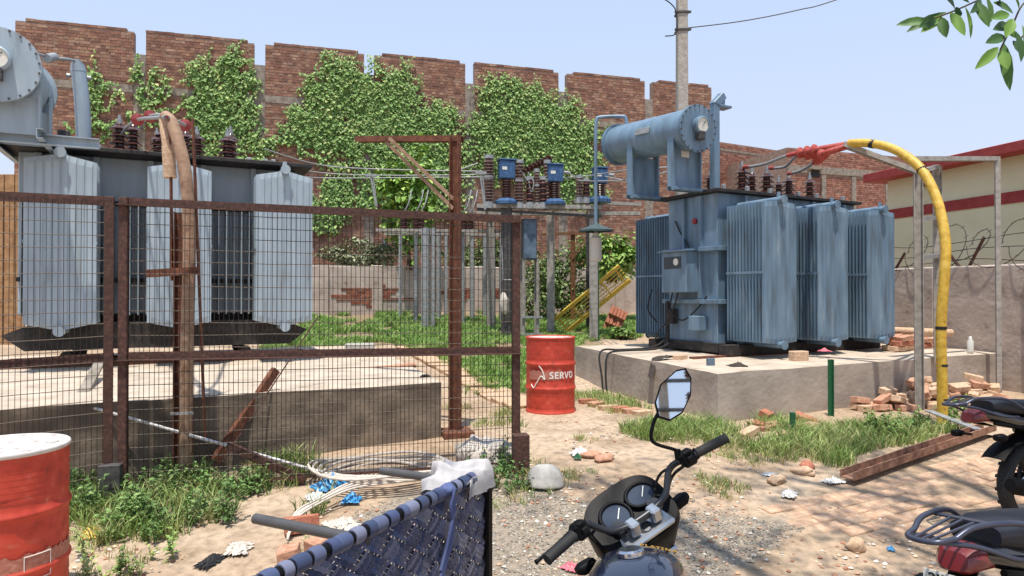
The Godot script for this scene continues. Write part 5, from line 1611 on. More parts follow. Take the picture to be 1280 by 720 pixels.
func switchyard() -> void:
	var g: Material = mats["galv_dull"]
	# front gantry
	var o := thing("steel_gantry", "grey steel gantry carrying blue current transformers in the middle yard", "gantry")
	var p1 := G(742, 426); var p2 := G(688, 420); var p3 := G(632, 424)
	var ty := P(742, 257, -p1.z).y
	post_up(o, "post", p1, ty, 0.17, g, "channel")
	post_up(o, "post", p2, ty - 0.03, 0.15, g, "channel")
	post_up(o, "post", p3, ty - 0.05, 0.2, mats["dark_steel"], "channel")
	var q4 := G(735, 414); var q5 := G(612, 412)
	post_up(o, "post", q4, ty, 0.1, mats["dark_steel"]); post_up(o, "post", q5, ty, 0.12, g)
	var b := B.new()
	var top := Vector3.UP * 0.0
	var bl := P(596, 262, -p3.z); bl.y = ty; var br := P(752, 262, -p1.z); br.y = ty
	b.channel(bl, br, 0.14, 0.07, 0.009, Vector3.DOWN); part(b, "beam", g, o)
	b = B.new()
	var cl := P(596, 268, -q5.z); cl.y = ty - 0.02; var cr := P(800, 262, -q4.z - 0.4); cr.y = ty - 0.02
	b.channel(cl, cr, 0.12, 0.07, 0.009, Vector3.DOWN); part(b, "beam", g, o)
	b = B.new()
	var hl := P(716, 250, -p1.z + 0.5); var hr := P(800, 254, -p1.z + 1.2)
	b.channel(hl, hr, 0.12, 0.06, 0.009, Vector3.DOWN); part(b, "beam", g, o)
	b = B.new(); b.bar(bl + Vector3.DOWN * 0.1, br + Vector3.DOWN * 0.22, 0.05, 0.05); part(b, "tie_bar", mats["dark_steel"], o)
	for s in [0.08, 0.36, 0.62, 0.9]:
		b = B.new(); b.bar(bl.lerp(br, s), cl.lerp(cr, s * 0.75), 0.06, 0.06); part(b, "cross_bar", g, o)
	b = B.new(); b.bar(p1 + Vector3(0.1, -0.05, 0.02), Vector3(p1.x + 0.1, ty + 0.1, p1.z + 0.02), 0.05, 0.012, Vector3.RIGHT)
	part(b, "earthing_strip", mats["green_paint"], o)
	# insulators and blue current transformers standing on the beams
	for q in [[611, 266, 197, 0.125, 13, "glaze_grey"], [649, 262, 203, 0.12, 12, "glaze_grey"], [662, 262, 224, 0.115, 4, "glaze"], [679, 262, 224, 0.115, 4, "glaze"], [684, 262, 203, 0.09, 11, "glaze_grey"], [671, 262, 214, 0.08, 10, "glaze_grey"], [724, 250, 222, 0.095, 6, "glaze_grey"], [733, 250, 226, 0.1, 4, "glaze"]]:
		var d: float = -bl.z + (q[0] - 596) / 156.0 * (-br.z + bl.z)
		var base := P(q[0], 262, d); base.y = ty + (0.02 if q[0] < 700 else 0.14)
		var h: float = (P(q[0], q[2], d).y - base.y)
		var it := insulator_post(o, base, h, q[3], q[4], mats[q[5]])
		b = B.new()
		b.cyl(Vector3(0, -0.1, 0), Vector3(0, 0.03, 0), q[3] * 0.9, 12)
		part(b, "metal_base", mats["galv"], it)
		if q[4] > 6:
			b = B.new(); b.cyl(Vector3(0, h * 0.52, 0), Vector3(0, h * 0.6, 0), q[3] * 0.95, 12); part(b, "metal_collar", mats["galv"], it)
		b = B.new(); b.cyl(Vector3(0, h - 0.02, 0), Vector3(0, h + 0.05, 0), q[3] * 0.8, 12)
		part(b, "metal_cap", mats["galv"], it)
	for q in [[633, 201, 224, 0.16], [693, 207, 228, 0.16], [750, 211, 230, 0.14]]:
		var d: float = -bl.z + (q[0] - 596) / 156.0 * (-br.z + bl.z)
		var base := P(q[0], 262, d); base.y = ty + (0.0 if q[0] < 745 else 0.06)
		var ct := thing("current_transformer", ["squat blue current transformer by the tall striped insulators", "blue current transformer between the brown insulators on the gantry", "small blue current transformer at the gantry's green-striped post"][0 if q[0] < 650 else (1 if q[0] < 700 else 2)], "current transformer", base, 0.25)
		var hy: float = P(q[0], q[2], d).y - base.y; var hy2: float = P(q[0], q[1], d).y - base.y
		b = B.new(); b.lathe([Vector2(0, 0.0), Vector2(0.24, 0.0), Vector2(0.24, 0.06), Vector2(0.16, 0.12), Vector2(0, 0.12)], 8)
		part(b, "base", mats["ct_blue"], ct)
		b = B.new(); b.lathe(shed_profile(hy - 0.1, 0.14, 7, 0.6), 14, Transform3D(Basis.IDENTITY, Vector3(0, 0.11, 0)))
		part(b, "insulator", mats["glaze"], ct)
		b = B.new()
		b.box(Vector3(0, (hy + hy2) * 0.5, 0), Vector3(q[3] * 2, hy2 - hy, q[3] * 1.5), Basis.IDENTITY, 0.02)
		b.box(Vector3(0, hy2 + 0.015, 0), Vector3(q[3] * 2.2, 0.03, q[3] * 1.7), Basis.IDENTITY, 0.008)
		var hd := part(b, "head", mats["ct_blue"], ct)
		b = B.new(); b.cyl(Vector3(q[3], hy + (hy2 - hy) * 0.6, 0.05), Vector3(q[3] + 0.14, hy + (hy2 - hy) * 0.6, 0.05), 0.035, 10)
		part(b, "terminal", mats["galv"], hd)
		b = B.new(); b.box(Vector3(-q[3] * 0.4, hy + (hy2 - hy) * 0.55, q[3] * 0.76), Vector3(0.1, 0.06, 0.006))
		part(b, "name_plate", mats["dial"], hd)
	# tilted string of shed discs
	var zs := B.new()
	var za := P(655, 214, -bl.z + 0.1); var zb := P(691, 196, -bl.z + 0.5)
	var zd := (zb - za)
	zs.lathe(shed_profile(zd.length(), 0.085, 7, 0.35), 14, Transform3D(Basis(zd.normalized().cross(Vector3.BACK).normalized(), zd.normalized(), zd.normalized().cross(Vector3.BACK).cross(zd).normalized()), za))
	part(zs, "insulator_string", mats["glaze"], o)
	for q in [[[P(660, 215, -bl.z), P(667, 228, -bl.z), P(664, 240, -bl.z), P(661, 226, -bl.z)]], [[P(641, 205, -bl.z), P(650, 212, -bl.z), P(660, 226, -bl.z)]], [[P(704, 214, -br.z), P(716, 219, -br.z), P(726, 226, -br.z)]], [[P(684, 224, -bl.z), P(740, 219, -br.z), P(795, 211, 11.5), P(870, 208, 10.9)]], [[P(720, 226, -br.z), P(790, 224, 11.8), P(880, 203, 10.7)]], [[P(755, 220, -br.z), P(790, 228, 11.8), P(800, 236, 11.6)]], [[P(597, 204, -bl.z), P(580, 210, -bl.z), P(570, 216, -bl.z)]], [[P(608, 215, -bl.z), P(612, 240, -bl.z), P(615, 262, -bl.z)]]]:
		b = B.new(); b.tube(spline(q[0], 5), 0.014, 6)
		part(b, "connector", mats["galv"], o)
	# rear isolator frame
	var f := thing("isolator_stand", "row of slim galvanised posts before the low plaster wall", "steel frame")
	var ft := P(540, 286, 14.6).y
	for q in [[480, 390, 0.09], [519, 406, 0.08], [531, 412, 0.16], [541, 412, 0.08], [557, 396, 0.07], [577, 408, 0.1], [606, 400, 0.08], [616, 408, 0.09], [500, 398, 0.07], [548, 402, 0.09], [566, 398, 0.07], [590, 402, 0.08], [626, 404, 0.07]]:
		post_up(f, "post", G(q[0], q[1]), ft, q[2], mats["galv"], "channel")
	var r0 := P(470, 288, 14.6); r0.y = ft; var r1 := P(640, 288, 14.9); r1.y = ft
	for k in 2:
		b = B.new(); b.channel(r0 + Vector3(0, 0, -0.9 * k), r1 + Vector3(0, 0, -0.9 * k), 0.1, 0.05, 0.008, Vector3.DOWN)
		part(b, "beam", g, f)
	for q in [[505, 4], [520, 5], [526, 4], [580, 4], [588, 4]]:
		var base := P(q[0], 284, 14.9); base.y = ft
		insulator_post(f, base, 0.42 if q[0] < 540 else 0.36, 0.12, q[1], mats["glaze"])
		b = B.new(); b.tube(spline([base + Vector3(0, 0.4, 0), base + Vector3(0.1, 0.6, 0), base + Vector3(0.15, 0.9, -0.1)], 4), 0.014, 6)
		part(b, "jumper", mats["galv"], f)
	var bus := [[[395, 205], [466, 211], [604, 214]], [[395, 215], [480, 219], [606, 218]], [[395, 222], [500, 222], [604, 221]]]
	for k in 3:
		b = B.new()
		var pts := []
		for q in bus[k]: pts.append(P(q[0], q[1], 12.6 + 0.4 * k))
		pts.push_front(P(330, 186 + k * 14, 11.2 + 0.3 * k))
		b.tube(spline(pts, 6), 0.011, 5)
		one(b, "bus_wire", mats["silver_cable"], "thin bare bus wire from the grey transformer to the gantry", "wire", "bus wires over the yard")
	for q in [[463, 219, 470, 258], [600, 216, 606, 262]]:
		b = B.new()
		b.cyl(P(q[0], q[1], 12.8), P(q[2], q[3], 12.8), 0.018, 6); b.cyl(P(q[0] + 3, q[1], 12.8), P(q[2] + 1, q[3], 12.8), 0.012, 6)
		b.bar(P(q[0] - 6, q[1], 12.8), P(q[0] + 8, q[1], 12.8), 0.05, 0.05)
		one(b, "bus_clamp", mats["galv"], "white clamp with twin droppers hanging on the bus wires", "clamp", "clamps on the bus wires")
	# cabinet on a stand
	var cp := G(661, 424)
	var cab := thing("breaker_cabinet", "blue grey breaker cabinet on an open stand by the gate end", "cabinet", cp, 0.2)
	var y0 := P(661, 325, -cp.z).y - cp.y; var y1 := P(661, 274, -cp.z).y - cp.y
	b = B.new(); b.box(Vector3(0, (y0 + y1) * 0.5, 0), Vector3(0.29, y1 - y0, 0.24), Basis.IDENTITY, 0.008)
	var body := part(b, "body", mats["paint_dark"], cab)
	b = B.new(); b.box(Vector3(0, (y0 + y1) * 0.5, 0.124), Vector3(0.25, (y1 - y0) * 0.92, 0.008), Basis.IDENTITY, 0.002)
	part(b, "door", mats["paint_blue_dull"], body)
	for s in [[-0.13, -0.1], [0.16, -0.1], [-0.13, 0.1], [0.16, 0.1]]:
		b = B.new(); b.angle(Vector3(s[0], -0.05, s[1]), Vector3(s[0], y0 + 0.02, s[1]), 0.05, 0.006, Vector3.BACK)
		part(b, "leg", g, cab)
	for y in [0.1, 0.45]:
		b = B.new(); b.bar(Vector3(-0.2, y, 0.12), Vector3(0.26, y, 0.12), 0.04, 0.045); part(b, "cross_rail", mats["galv"], cab)
	# bundle of rags and handle on the dark post
	b = B.new()
	var hd0 := P(630, 330, -p3.z + -0.3)
	b.tube(spline([P(627, 308, -p3.z - 0.25), P(628, 325, -p3.z - 0.25), P(629, 350, -p3.z - 0.25)], 4), 0.012, 6)
	b.tube(spline([P(629, 350, -p3.z - 0.25), P(640, 350, -p3.z - 0.25)], 4), 0.014, 6)
	part(b, "operating_handle", mats["galv"], o)
	var rb := crumple(P(631, 388, -p3.z - 0.3), 0.16, 0.3, 0.1, 41)
	b = B.new(); lump(b, P(630, 380, -p3.z - 0.28), Vector3(0.09, 0.2, 0.07), 4, 0.4)
	one(b, "rag_bundle", mats["sack"], "grey rag bundle tied to the dark gantry post", "rag")
	# rusty frame among the bushes
	var rf := thing("rusty_stand", "rusty brown frame standing among the bushes behind the gantry", "frame")
	var rp := G(716, 404); var rt := P(716, 293, -rp.z).y
	b = B.new(); b.channel(rp, Vector3(rp.x, rt, rp.z), 0.11, 0.05, 0.01, Vector3.BACK); part(b, "post", mats["timber_rust"], rf)
	b = B.new(); b.bar(Vector3(rp.x - 0.75, rt, rp.z), Vector3(rp.x + 0.4, rt + 0.04, rp.z), 0.08, 0.06); part(b, "beam", mats["timber_rust"], rf)
	b = B.new(); b.bar(Vector3(rp.x, rt - 0.6, rp.z), Vector3(rp.x + 0.36, rt, rp.z), 0.05, 0.03); part(b, "brace", mats["timber_rust"], rf)
	# yellow lattice ladder leaning
	var ld := thing("yellow_ladder", "yellow steel lattice ladder leaning beside the gantry post", "ladder")
	var la := G(706, 417); var lb := P(788, 350, -la.z - 0.4)
	var ldir := (lb - la).normalized(); var lup := Vector3(-ldir.y, ldir.x, 0.25).normalized()
	for s in [0.0, 0.4]:
		b = B.new(); b.bar(la + lup * s, lb + lup * s, 0.06, 0.075, lup); part(b, "rail", mats["yellow_paint"], ld)
	for k in 5:
		var q := la.lerp(lb, 0.06 + 0.22 * k)
		b = B.new(); b.bar(q, q + lup * 0.4, 0.03, 0.03, ldir); part(b, "rung", mats["yellow_paint"], ld)
	for k in 4:
		b = B.new(); b.cyl(la + lup * (0.07 + 0.075 * k), lb + lup * (0.07 + 0.075 * k), 0.013, 6); part(b, "bar", mats["yellow_paint"], ld)
	# toppled lump of brickwork
	var bw := thing("brickwork_chunk", "toppled chunk of red brickwork behind the ladder foot", "rubble", G(767, 414))
	for i in 5:
		for j in 3:
			b = B.new(); b.box(Vector3.ZERO, Vector3(0.21, 0.068, 0.1), Basis.IDENTITY, 0.006, 0.004, i * 3 + j)
			var bo := part(b, "brick", mats["brick_c"], bw)
			bo.transform = Transform3D(Basis(Vector3(0, 0, 1), 1.15) * Basis(Vector3.UP, 0.4), Vector3(0.02 + 0.078 * (i - 2) * 0.9 + (j - 1) * 0.08, 0.2 + (j - 1) * 0.19 - (i - 2) * 0.033, 0.02 * (i % 2)))

func gates_and_posts() -> void:
	var e := on_ground(0.07, 5.66); var s := on_ground(-2.93, 5.06)
	gate_leaf("wide rusty mesh gate leaf in front of the cable post", s, e, 2.375, 2.305)
	var s2 := on_ground(-2.955, 5.055); var e2 := on_ground(-5.4, 3.6)
	gate_leaf("rusty mesh gate leaf behind the red drum at its edge", s2, e2, 2.375, 2.33)
	var b := B.new()
	var sp := on_ground(-2.945, 5.12)
	b.box(sp + Vector3(0, 0.1, 0.12), Vector3(0.15, 0.33, 0.08), Basis(Vector3.UP, 0.2), 0.004)
	one(b, "gate_stop", mats["dark_steel"], "dark steel box stop where the two gate leaves meet", "gate stop")
	b = B.new()
	b.box(e + Vector3(0.0, 0.1, 0.07), Vector3(0.13, 0.42, 0.11), Basis(Vector3.UP, 0.2), 0.005)
	one(b, "post_stub", mats["rust_dark"], "short brown post stub holding the end of the wide gate leaf", "post")
	# cable post behind the gate
	var cp := on_ground(-2.62, 5.42)
	var o := thing("cable_post", "rusty cable post with thick bent conduit and red cable ends", "post")
	var rs: Material = mats["rust"]
	b = B.new()
	b.channel(cp + Vector3(-0.02, -0.1, -0.06), cp + Vector3(-0.02, 2.15, -0.06), 0.14, 0.05, 0.008, Vector3(0.2, 0, 1))
	part(b, "channel_post", rs, o)
	for q in [[-0.1, 2.1, 2.92], [0.17, 2.05, 2.9]]:
		b = B.new(); b.bar(cp + Vector3(q[0], 0.35 if q[0] > 0 else q[1] - 0.5, -0.02), cp + Vector3(-0.12 if q[0] < 0 else 0.06, q[2], -0.02), 0.03, 0.012, Vector3.RIGHT)
		part(b, "side_strap", rs, o)
	b = B.new()
	var dd := 5.36
	b.tube(spline([P(232, 606, dd), P(233, 520, dd), P(234, 430, dd), P(236, 350, dd), P(236, 280, dd), P(230, 210, dd), P(216, 158, dd + 0.05), P(206, 145, dd + 0.15)], 7), 0.048, 18)
	part(b, "conduit", mats["rust_pipe"], o)
	b = B.new()
	b.tube(spline([P(212, 222, dd + 0.1), P(209, 180, dd + 0.1), P(204, 150, dd + 0.15)], 6), [0.05, 0.05, 0.05, 0.05, 0.05, 0.05, 0.045, 0.045, 0.045, 0.045, 0.04, 0.04, 0.04], 14)
	part(b, "cable_sleeve", mats["brick_b"], o)
	b = B.new(); b.bar(P(183, 342, dd - 0.07), P(249, 338, dd - 0.07), 0.02, 0.06); b.bar(P(190, 342, dd + 0.1), P(242, 338, dd + 0.1), 0.02, 0.06)
	part(b, "clamp_bar", rs, o)
	b = B.new(); b.bar(P(214, 517, dd - 0.08), P(243, 516, dd - 0.08), 0.012, 0.02)
	part(b, "clamp_band", mats["galv"], o)
	# cable ends fanning to the bushings
	var red: Material = mats["red_shed"]
	for q in [[[P(206, 146, dd), P(190, 147, 5.9), P(172, 149, 6.6), P(158, 158, 8.0), P(151, 168, 8.4)], [P(171, 149, 6.6)]], [[P(208, 146, dd), P(222, 152, 5.9), P(230, 156, 6.5), P(240, 163, 7.8), P(246, 172, 8.3)], [P(230, 156, 6.5)]], [[P(207, 146, dd), P(195, 143, 6.0), P(180, 148, 6.9), P(176, 160, 8.4)], [P(187, 145, 6.4)]]]:
		b = B.new(); b.tube(spline(q[0], 6), 0.016, 8); part(b, "cable_tail", mats["silver_cable"], o)
		b = B.new()
		b.tube(spline([q[0][0], q[0][1], q[0][2]], 6), 0.014, 10)
		var ce := part(b, "red_sleeve", mats["red_cable"], o)
		for c in q[1]:
			b = B.new()
			var dv: Vector3 = (q[0][2] - q[0][0]).normalized()
			b.lathe([Vector2(0.012, -0.012), Vector2(0.06, 0.006), Vector2(0.06, 0.011), Vector2(0.012, 0.0)], 18, Transform3D(Basis(dv.cross(Vector3.UP).normalized(), dv, dv.cross(Vector3.UP).cross(dv).normalized()), c))
			part(b, "shed", red, ce)
	# leaning steel lengths by the gate
	b = B.new(); var u0 := P(345, 462, 6.02); b.bar(u0, on_ground(-2.42, 5.55, 0.12), 0.05, 0.07)
	one(b, "leaning_bar", mats["rust"], "rusty steel bar leaning down from the left plinth", "steel bar")
	b = B.new(); b.bar(P(285, 556, 5.3), G(383, 606, 0.03), 0.05, 0.06)
	one(b, "fallen_bar", mats["rust_dark"], "short dark steel bar lying in the weeds below the leaning bar", "steel bar")
	b = B.new(); b.cyl(P(101, 505, 5.3), G(432, 602, 0.02), 0.013, 8)
	one(b, "thin_pipe", mats["pvc_white"], "thin white pipe slanting behind the gate from plinth to weeds", "pipe")
	b = B.new(); b.bar(P(124, 455, 6.9), P(100, 500, 5.75), 0.09, 0.03)
	one(b, "plank", mats["concrete_old"], "short grey plank lying across the edge of the stained plinth", "plank")
	b = B.new(); b.cyl(P(398, 395, 6.4), G(258, 612, 0.01), 0.006, 6)
	one(b, "thin_rod", mats["rust_dark"], "thin bent rod slanting across the wide gate leaf", "rod")
	# rusty bracket post
	var lp := on_ground(-0.545, 6.68)
	var l := thing("bracket_post", "rusty inverted L post with slanting braces at the plinth corner", "post")
	b = B.new(); b.channel(lp - Vector3.UP * 0.1, Vector3(lp.x, P(571, 170, 6.68).y, lp.z), 0.1, 0.055, 0.008, Vector3(-0.5, 0, 1))
	part(b, "post", rs, l)
	b = B.new(); b.channel(P(577, 170, 6.68), P(446, 171, 7.25), 0.075, 0.05, 0.008, Vector3.DOWN)
	part(b, "arm", rs, l)
	for k in 2:
		b = B.new(); b.angle(P(478 + k * 8, 174, 7.1 - k * 0.12), P(566, 262 - k * 12, 6.66), 0.035, 0.006, Vector3.UP)
		part(b, "brace", mats["rust_pipe"], l)
	b = B.new(); b.box(lp + Vector3(0, 0.02, 0), Vector3(0.3, 0.06, 0.3), Basis(Vector3.UP, 0.3), 0.006)
	part(b, "foot_plate", rs, l)
	# cable frame on the right
	var yp := G(1177, 532)
	var c := thing("conduit_gantry", "galvanised frame of posts and beams carrying the yellow conduit", "frame")
	var g: Material = mats["galv_dull"]
	var k1 := G(1148, 512); var k2 := G(1245, 494); var k3 := on_ground(5.3, 8.6)
	var t1 := P(1147, 212, -k1.z); var t2 := P(1245, 196, -k2.z); var t3 := P(1171, 205, 8.6)
	b = B.new(); b.channel(k1 - Vector3.UP * 0.1, Vector3(k1.x, t1.y, k1.z), 0.095, 0.05, 0.007, Vector3(-0.4, 0, 1)); part(b, "post", g, c)
	b = B.new(); b.channel(k2 - Vector3.UP * 0.1, Vector3(k2.x, t2.y, k2.z), 0.08, 0.05, 0.007, Vector3(0.9, 0, 0.4)); part(b, "post", g, c)
	var k3p := P(1172, 208, 8.9)
	b = B.new(); b.channel(Vector3(k3p.x, 0.75, k3p.z), k3p, 0.1, 0.05, 0.007, Vector3(-0.4, 0, 1)); part(b, "post", g, c)
	b = B.new(); b.channel(P(1056, 178, 8.3), Vector3(k1.x, t1.y, k1.z), 0.11, 0.05, 0.007, Vector3.DOWN); part(b, "beam", g, c)
	b = B.new(); b.channel(P(1140, 196, 8.5), Vector3(k2.x, t2.y, k2.z), 0.09, 0.05, 0.007, Vector3.DOWN); part(b, "beam", g, c)
	b = B.new(); b.bar(Vector3(k1.x, t1.y - 0.03, k1.z), k3p, 0.06, 0.05); part(b, "tie", g, c)
	for y in [274, 322]:
		b = B.new(); b.bar(P(1149, y, -k1.z), P(1172, y - 2, 8.9), 0.05, 0.05); part(b, "cross_bar", mats["galv"], c)
	b = B.new()
	var yd := -yp.z
	b.tube(spline([yp - Vector3.UP * 0.1, P(1177, 480, yd), P(1176, 410, yd), P(1181, 340, yd), P(1182, 300, yd + 0.05), P(1172, 250, yd + 0.2), P(1152, 211, yd + 0.4), P(1122, 188, yd + 0.7), P(1090, 179, yd + 0.95), P(1062, 179, yd + 1.15)], 8), 0.05, 18)
	var yc := thing("yellow_conduit", "thick yellow conduit bending over the galvanised gantry down to the ground", "pipe")
	part(b, "pipe", mats["yellow_pipe"], yc)
	for q in [[P(1176, 412, yd), P(1176, 408, yd), 0.053], [P(1177, 458, yd), P(1177, 455, yd), 0.053], [P(1156, 216, yd + 0.37), P(1152, 211, yd + 0.4), 0.053], [P(1178, 500, yd), P(1178, 498, yd), 0.053], [P(1094, 180, yd + 0.92), P(1089, 179, yd + 0.96), 0.053]]:
		b = B.new(); b.cyl(q[0], q[1], q[2], 14); part(b, "cable_tie", mats["black"], yc)
	# red cable ends towards the blue transformer
	var rc := thing("cable_ends", "red cable ends running from the yellow conduit to the bushings", "cable")
	for q in [[[P(1062, 180, 8.35), P(1020, 187, 8.6), P(985, 194, 9.0), P(955, 205, 9.4), P(930, 209, 9.9)], [0.5, 0.8]], [[P(1062, 181, 8.35), P(1025, 190, 8.6), P(998, 194, 9.0), P(982, 208, 9.6), P(963, 210, 10.1)], [0.5]], [[P(1062, 182, 8.35), P(1030, 192, 8.5), P(1018, 203, 9.2), P(1002, 213, 9.8), P(986, 217, 10.3)], [0.5]]]:
		b = B.new(); b.tube(spline(q[0], 6), 0.02, 8); part(b, "silver_tail", mats["silver_cable"], rc)
		b = B.new(); b.tube(spline([q[0][0], q[0][1], q[0][2]], 6), [0.04, 0.04, 0.04, 0.04, 0.04, 0.04, 0.034, 0.034, 0.034, 0.034, 0.03, 0.03, 0.028], 10)
		var rsv := part(b, "red_sleeve", mats["red_cable"], rc)
		var dv: Vector3 = (q[0][2] - q[0][1]).normalized()
		for k in 3:
			b = B.new()
			b.lathe([Vector2(0.03, -0.02), Vector2(0.075, 0.01), Vector2(0.075, 0.018), Vector2(0.03, 0.005)], 14, Transform3D(Basis(dv.cross(Vector3.UP).normalized(), dv, dv.cross(Vector3.UP).cross(dv).normalized()), q[0][1].lerp(q[0][2], 0.25 * k)))
			part(b, "shed", mats["red_cable"], rsv)
		b = B.new(); b.cyl(q[0][4] + (q[0][3] - q[0][4]) * 0.3, q[0][4], 0.028, 8); part(b, "red_boot", mats["red_cable"], rc)
	# green pegs
	b = B.new(); var gp := G(1037, 520); b.angle(gp - Vector3.UP * 0.05, Vector3(gp.x, P(1037, 449, -gp.z).y, gp.z), 0.05, 0.006, Vector3.BACK)
	one(b, "green_post", mats["green_paint"], "tall green angle post against the plinth beside the brick heap", "post")
	b = B.new(); gp = G(990, 544); b.cyl(gp - Vector3.UP * 0.05, gp + Vector3.UP * 0.22, 0.028, 10)
	one(b, "green_pipe", mats["green_paint"], "short green pipe stub standing in the grass by the plinth", "pipe")
	b = B.new(); b.box(P(888, 453, 8.1), Vector3(0.1, 0.15, 0.06), Basis.IDENTITY, 0.004)

func bikes() -> void:
	var h := deg_to_rad(71)
	var steer := deg_to_rad(43)
	var at := on_ground(0.275, 1.355, -0.045)
	var m := motorcycle("dark blue motorcycle with raised mirror beside the woven cot", at, h, -0.162, steer, mats["bike_paint"])
	var S := steer_xf(steer)
	# its one mirror on a bent stalk
	var b := B.new()
	var root0 := S * Vector3(0.885, 1.055, 0.205)
	var dm := -(m.transform * root0).z
	var wl := m.transform.affine_inverse()
	b.tube(spline([root0, root0 + Vector3(0, 0.03, 0), wl * P(816, 552, dm), wl * P(816, 530, dm), wl * P(824, 514, dm)], 6), 0.0065, 8)
	b.cyl(root0, root0 + Vector3(0, 0.035, 0), 0.012, 8)
	part(b, "mirror_stalk", mats["black_satin"], m)
	var holder_n := Node3D.new(); holder_n.name = "mirror"; m.add_child(holder_n)
	# mirror faces back towards the rider's eye
	holder_n.transform = Transform3D(Basis.IDENTITY, wl * P(840, 492, dm))
	var out := PackedVector2Array()
	for q in [[-0.045, -0.075], [-0.01, -0.085], [0.03, -0.06], [0.058, -0.005], [0.062, 0.05], [0.045, 0.082], [0.015, 0.075], [-0.035, 0.03], [-0.055, -0.03]]: out.append(Vector2(q[0], q[1]))
	var want := Vector3(sin(-0.09) * cos(0.22), sin(0.22), cos(-0.09) * cos(0.22))
	var wx := Vector3.UP.cross(want).normalized()
	var inv := (m.basis * holder_n.transform.basis).inverse()
	var xf := Transform3D((inv * Basis(wx, want.cross(wx), want)).orthonormalized(), Vector3.ZERO)
	b = B.new()
	var big := PackedVector2Array()
	for p in out: big.append(p * 1.08)
	b.prism(big, -0.02, xf)
	part(b, "shell", mats["black_satin"], holder_n)
	b = B.new(); b.prism(out, 0.003, xf)
	part(b, "glass", mats["mirror"], holder_n)
	# gold lettering across the tank
	var tb := Basis(Vector3(0, 0, 1), Vector3(0.55, 0.83, 0).normalized(), Vector3(-0.83, 0.55, 0).normalized())
	var tx := Transform3D(Basis(Vector3(0.15, -0.3, 1).normalized(), Vector3(1, 0.0, -0.15), Vector3(0.05, 1, 0.3)).orthonormalized(), Vector3(0.735, 0.916, 0.075))
	flat_text("PLATINA", 0.028, mats["gold"], m, tx)
	motorcycle("black motorcycle whose rear rack and number plate show beside the paving", on_ground(1.93, 2.36), deg_to_rad(24), -0.1, 0.3, mats["bike_paint_black"], "2JU087", false)
	motorcycle("black motorcycle with red tail light parked by the steel channel", on_ground(3.5, 4.52), deg_to_rad(14), -0.1, 0.3, mats["bike_paint_black"], "", false, false, 150.0)

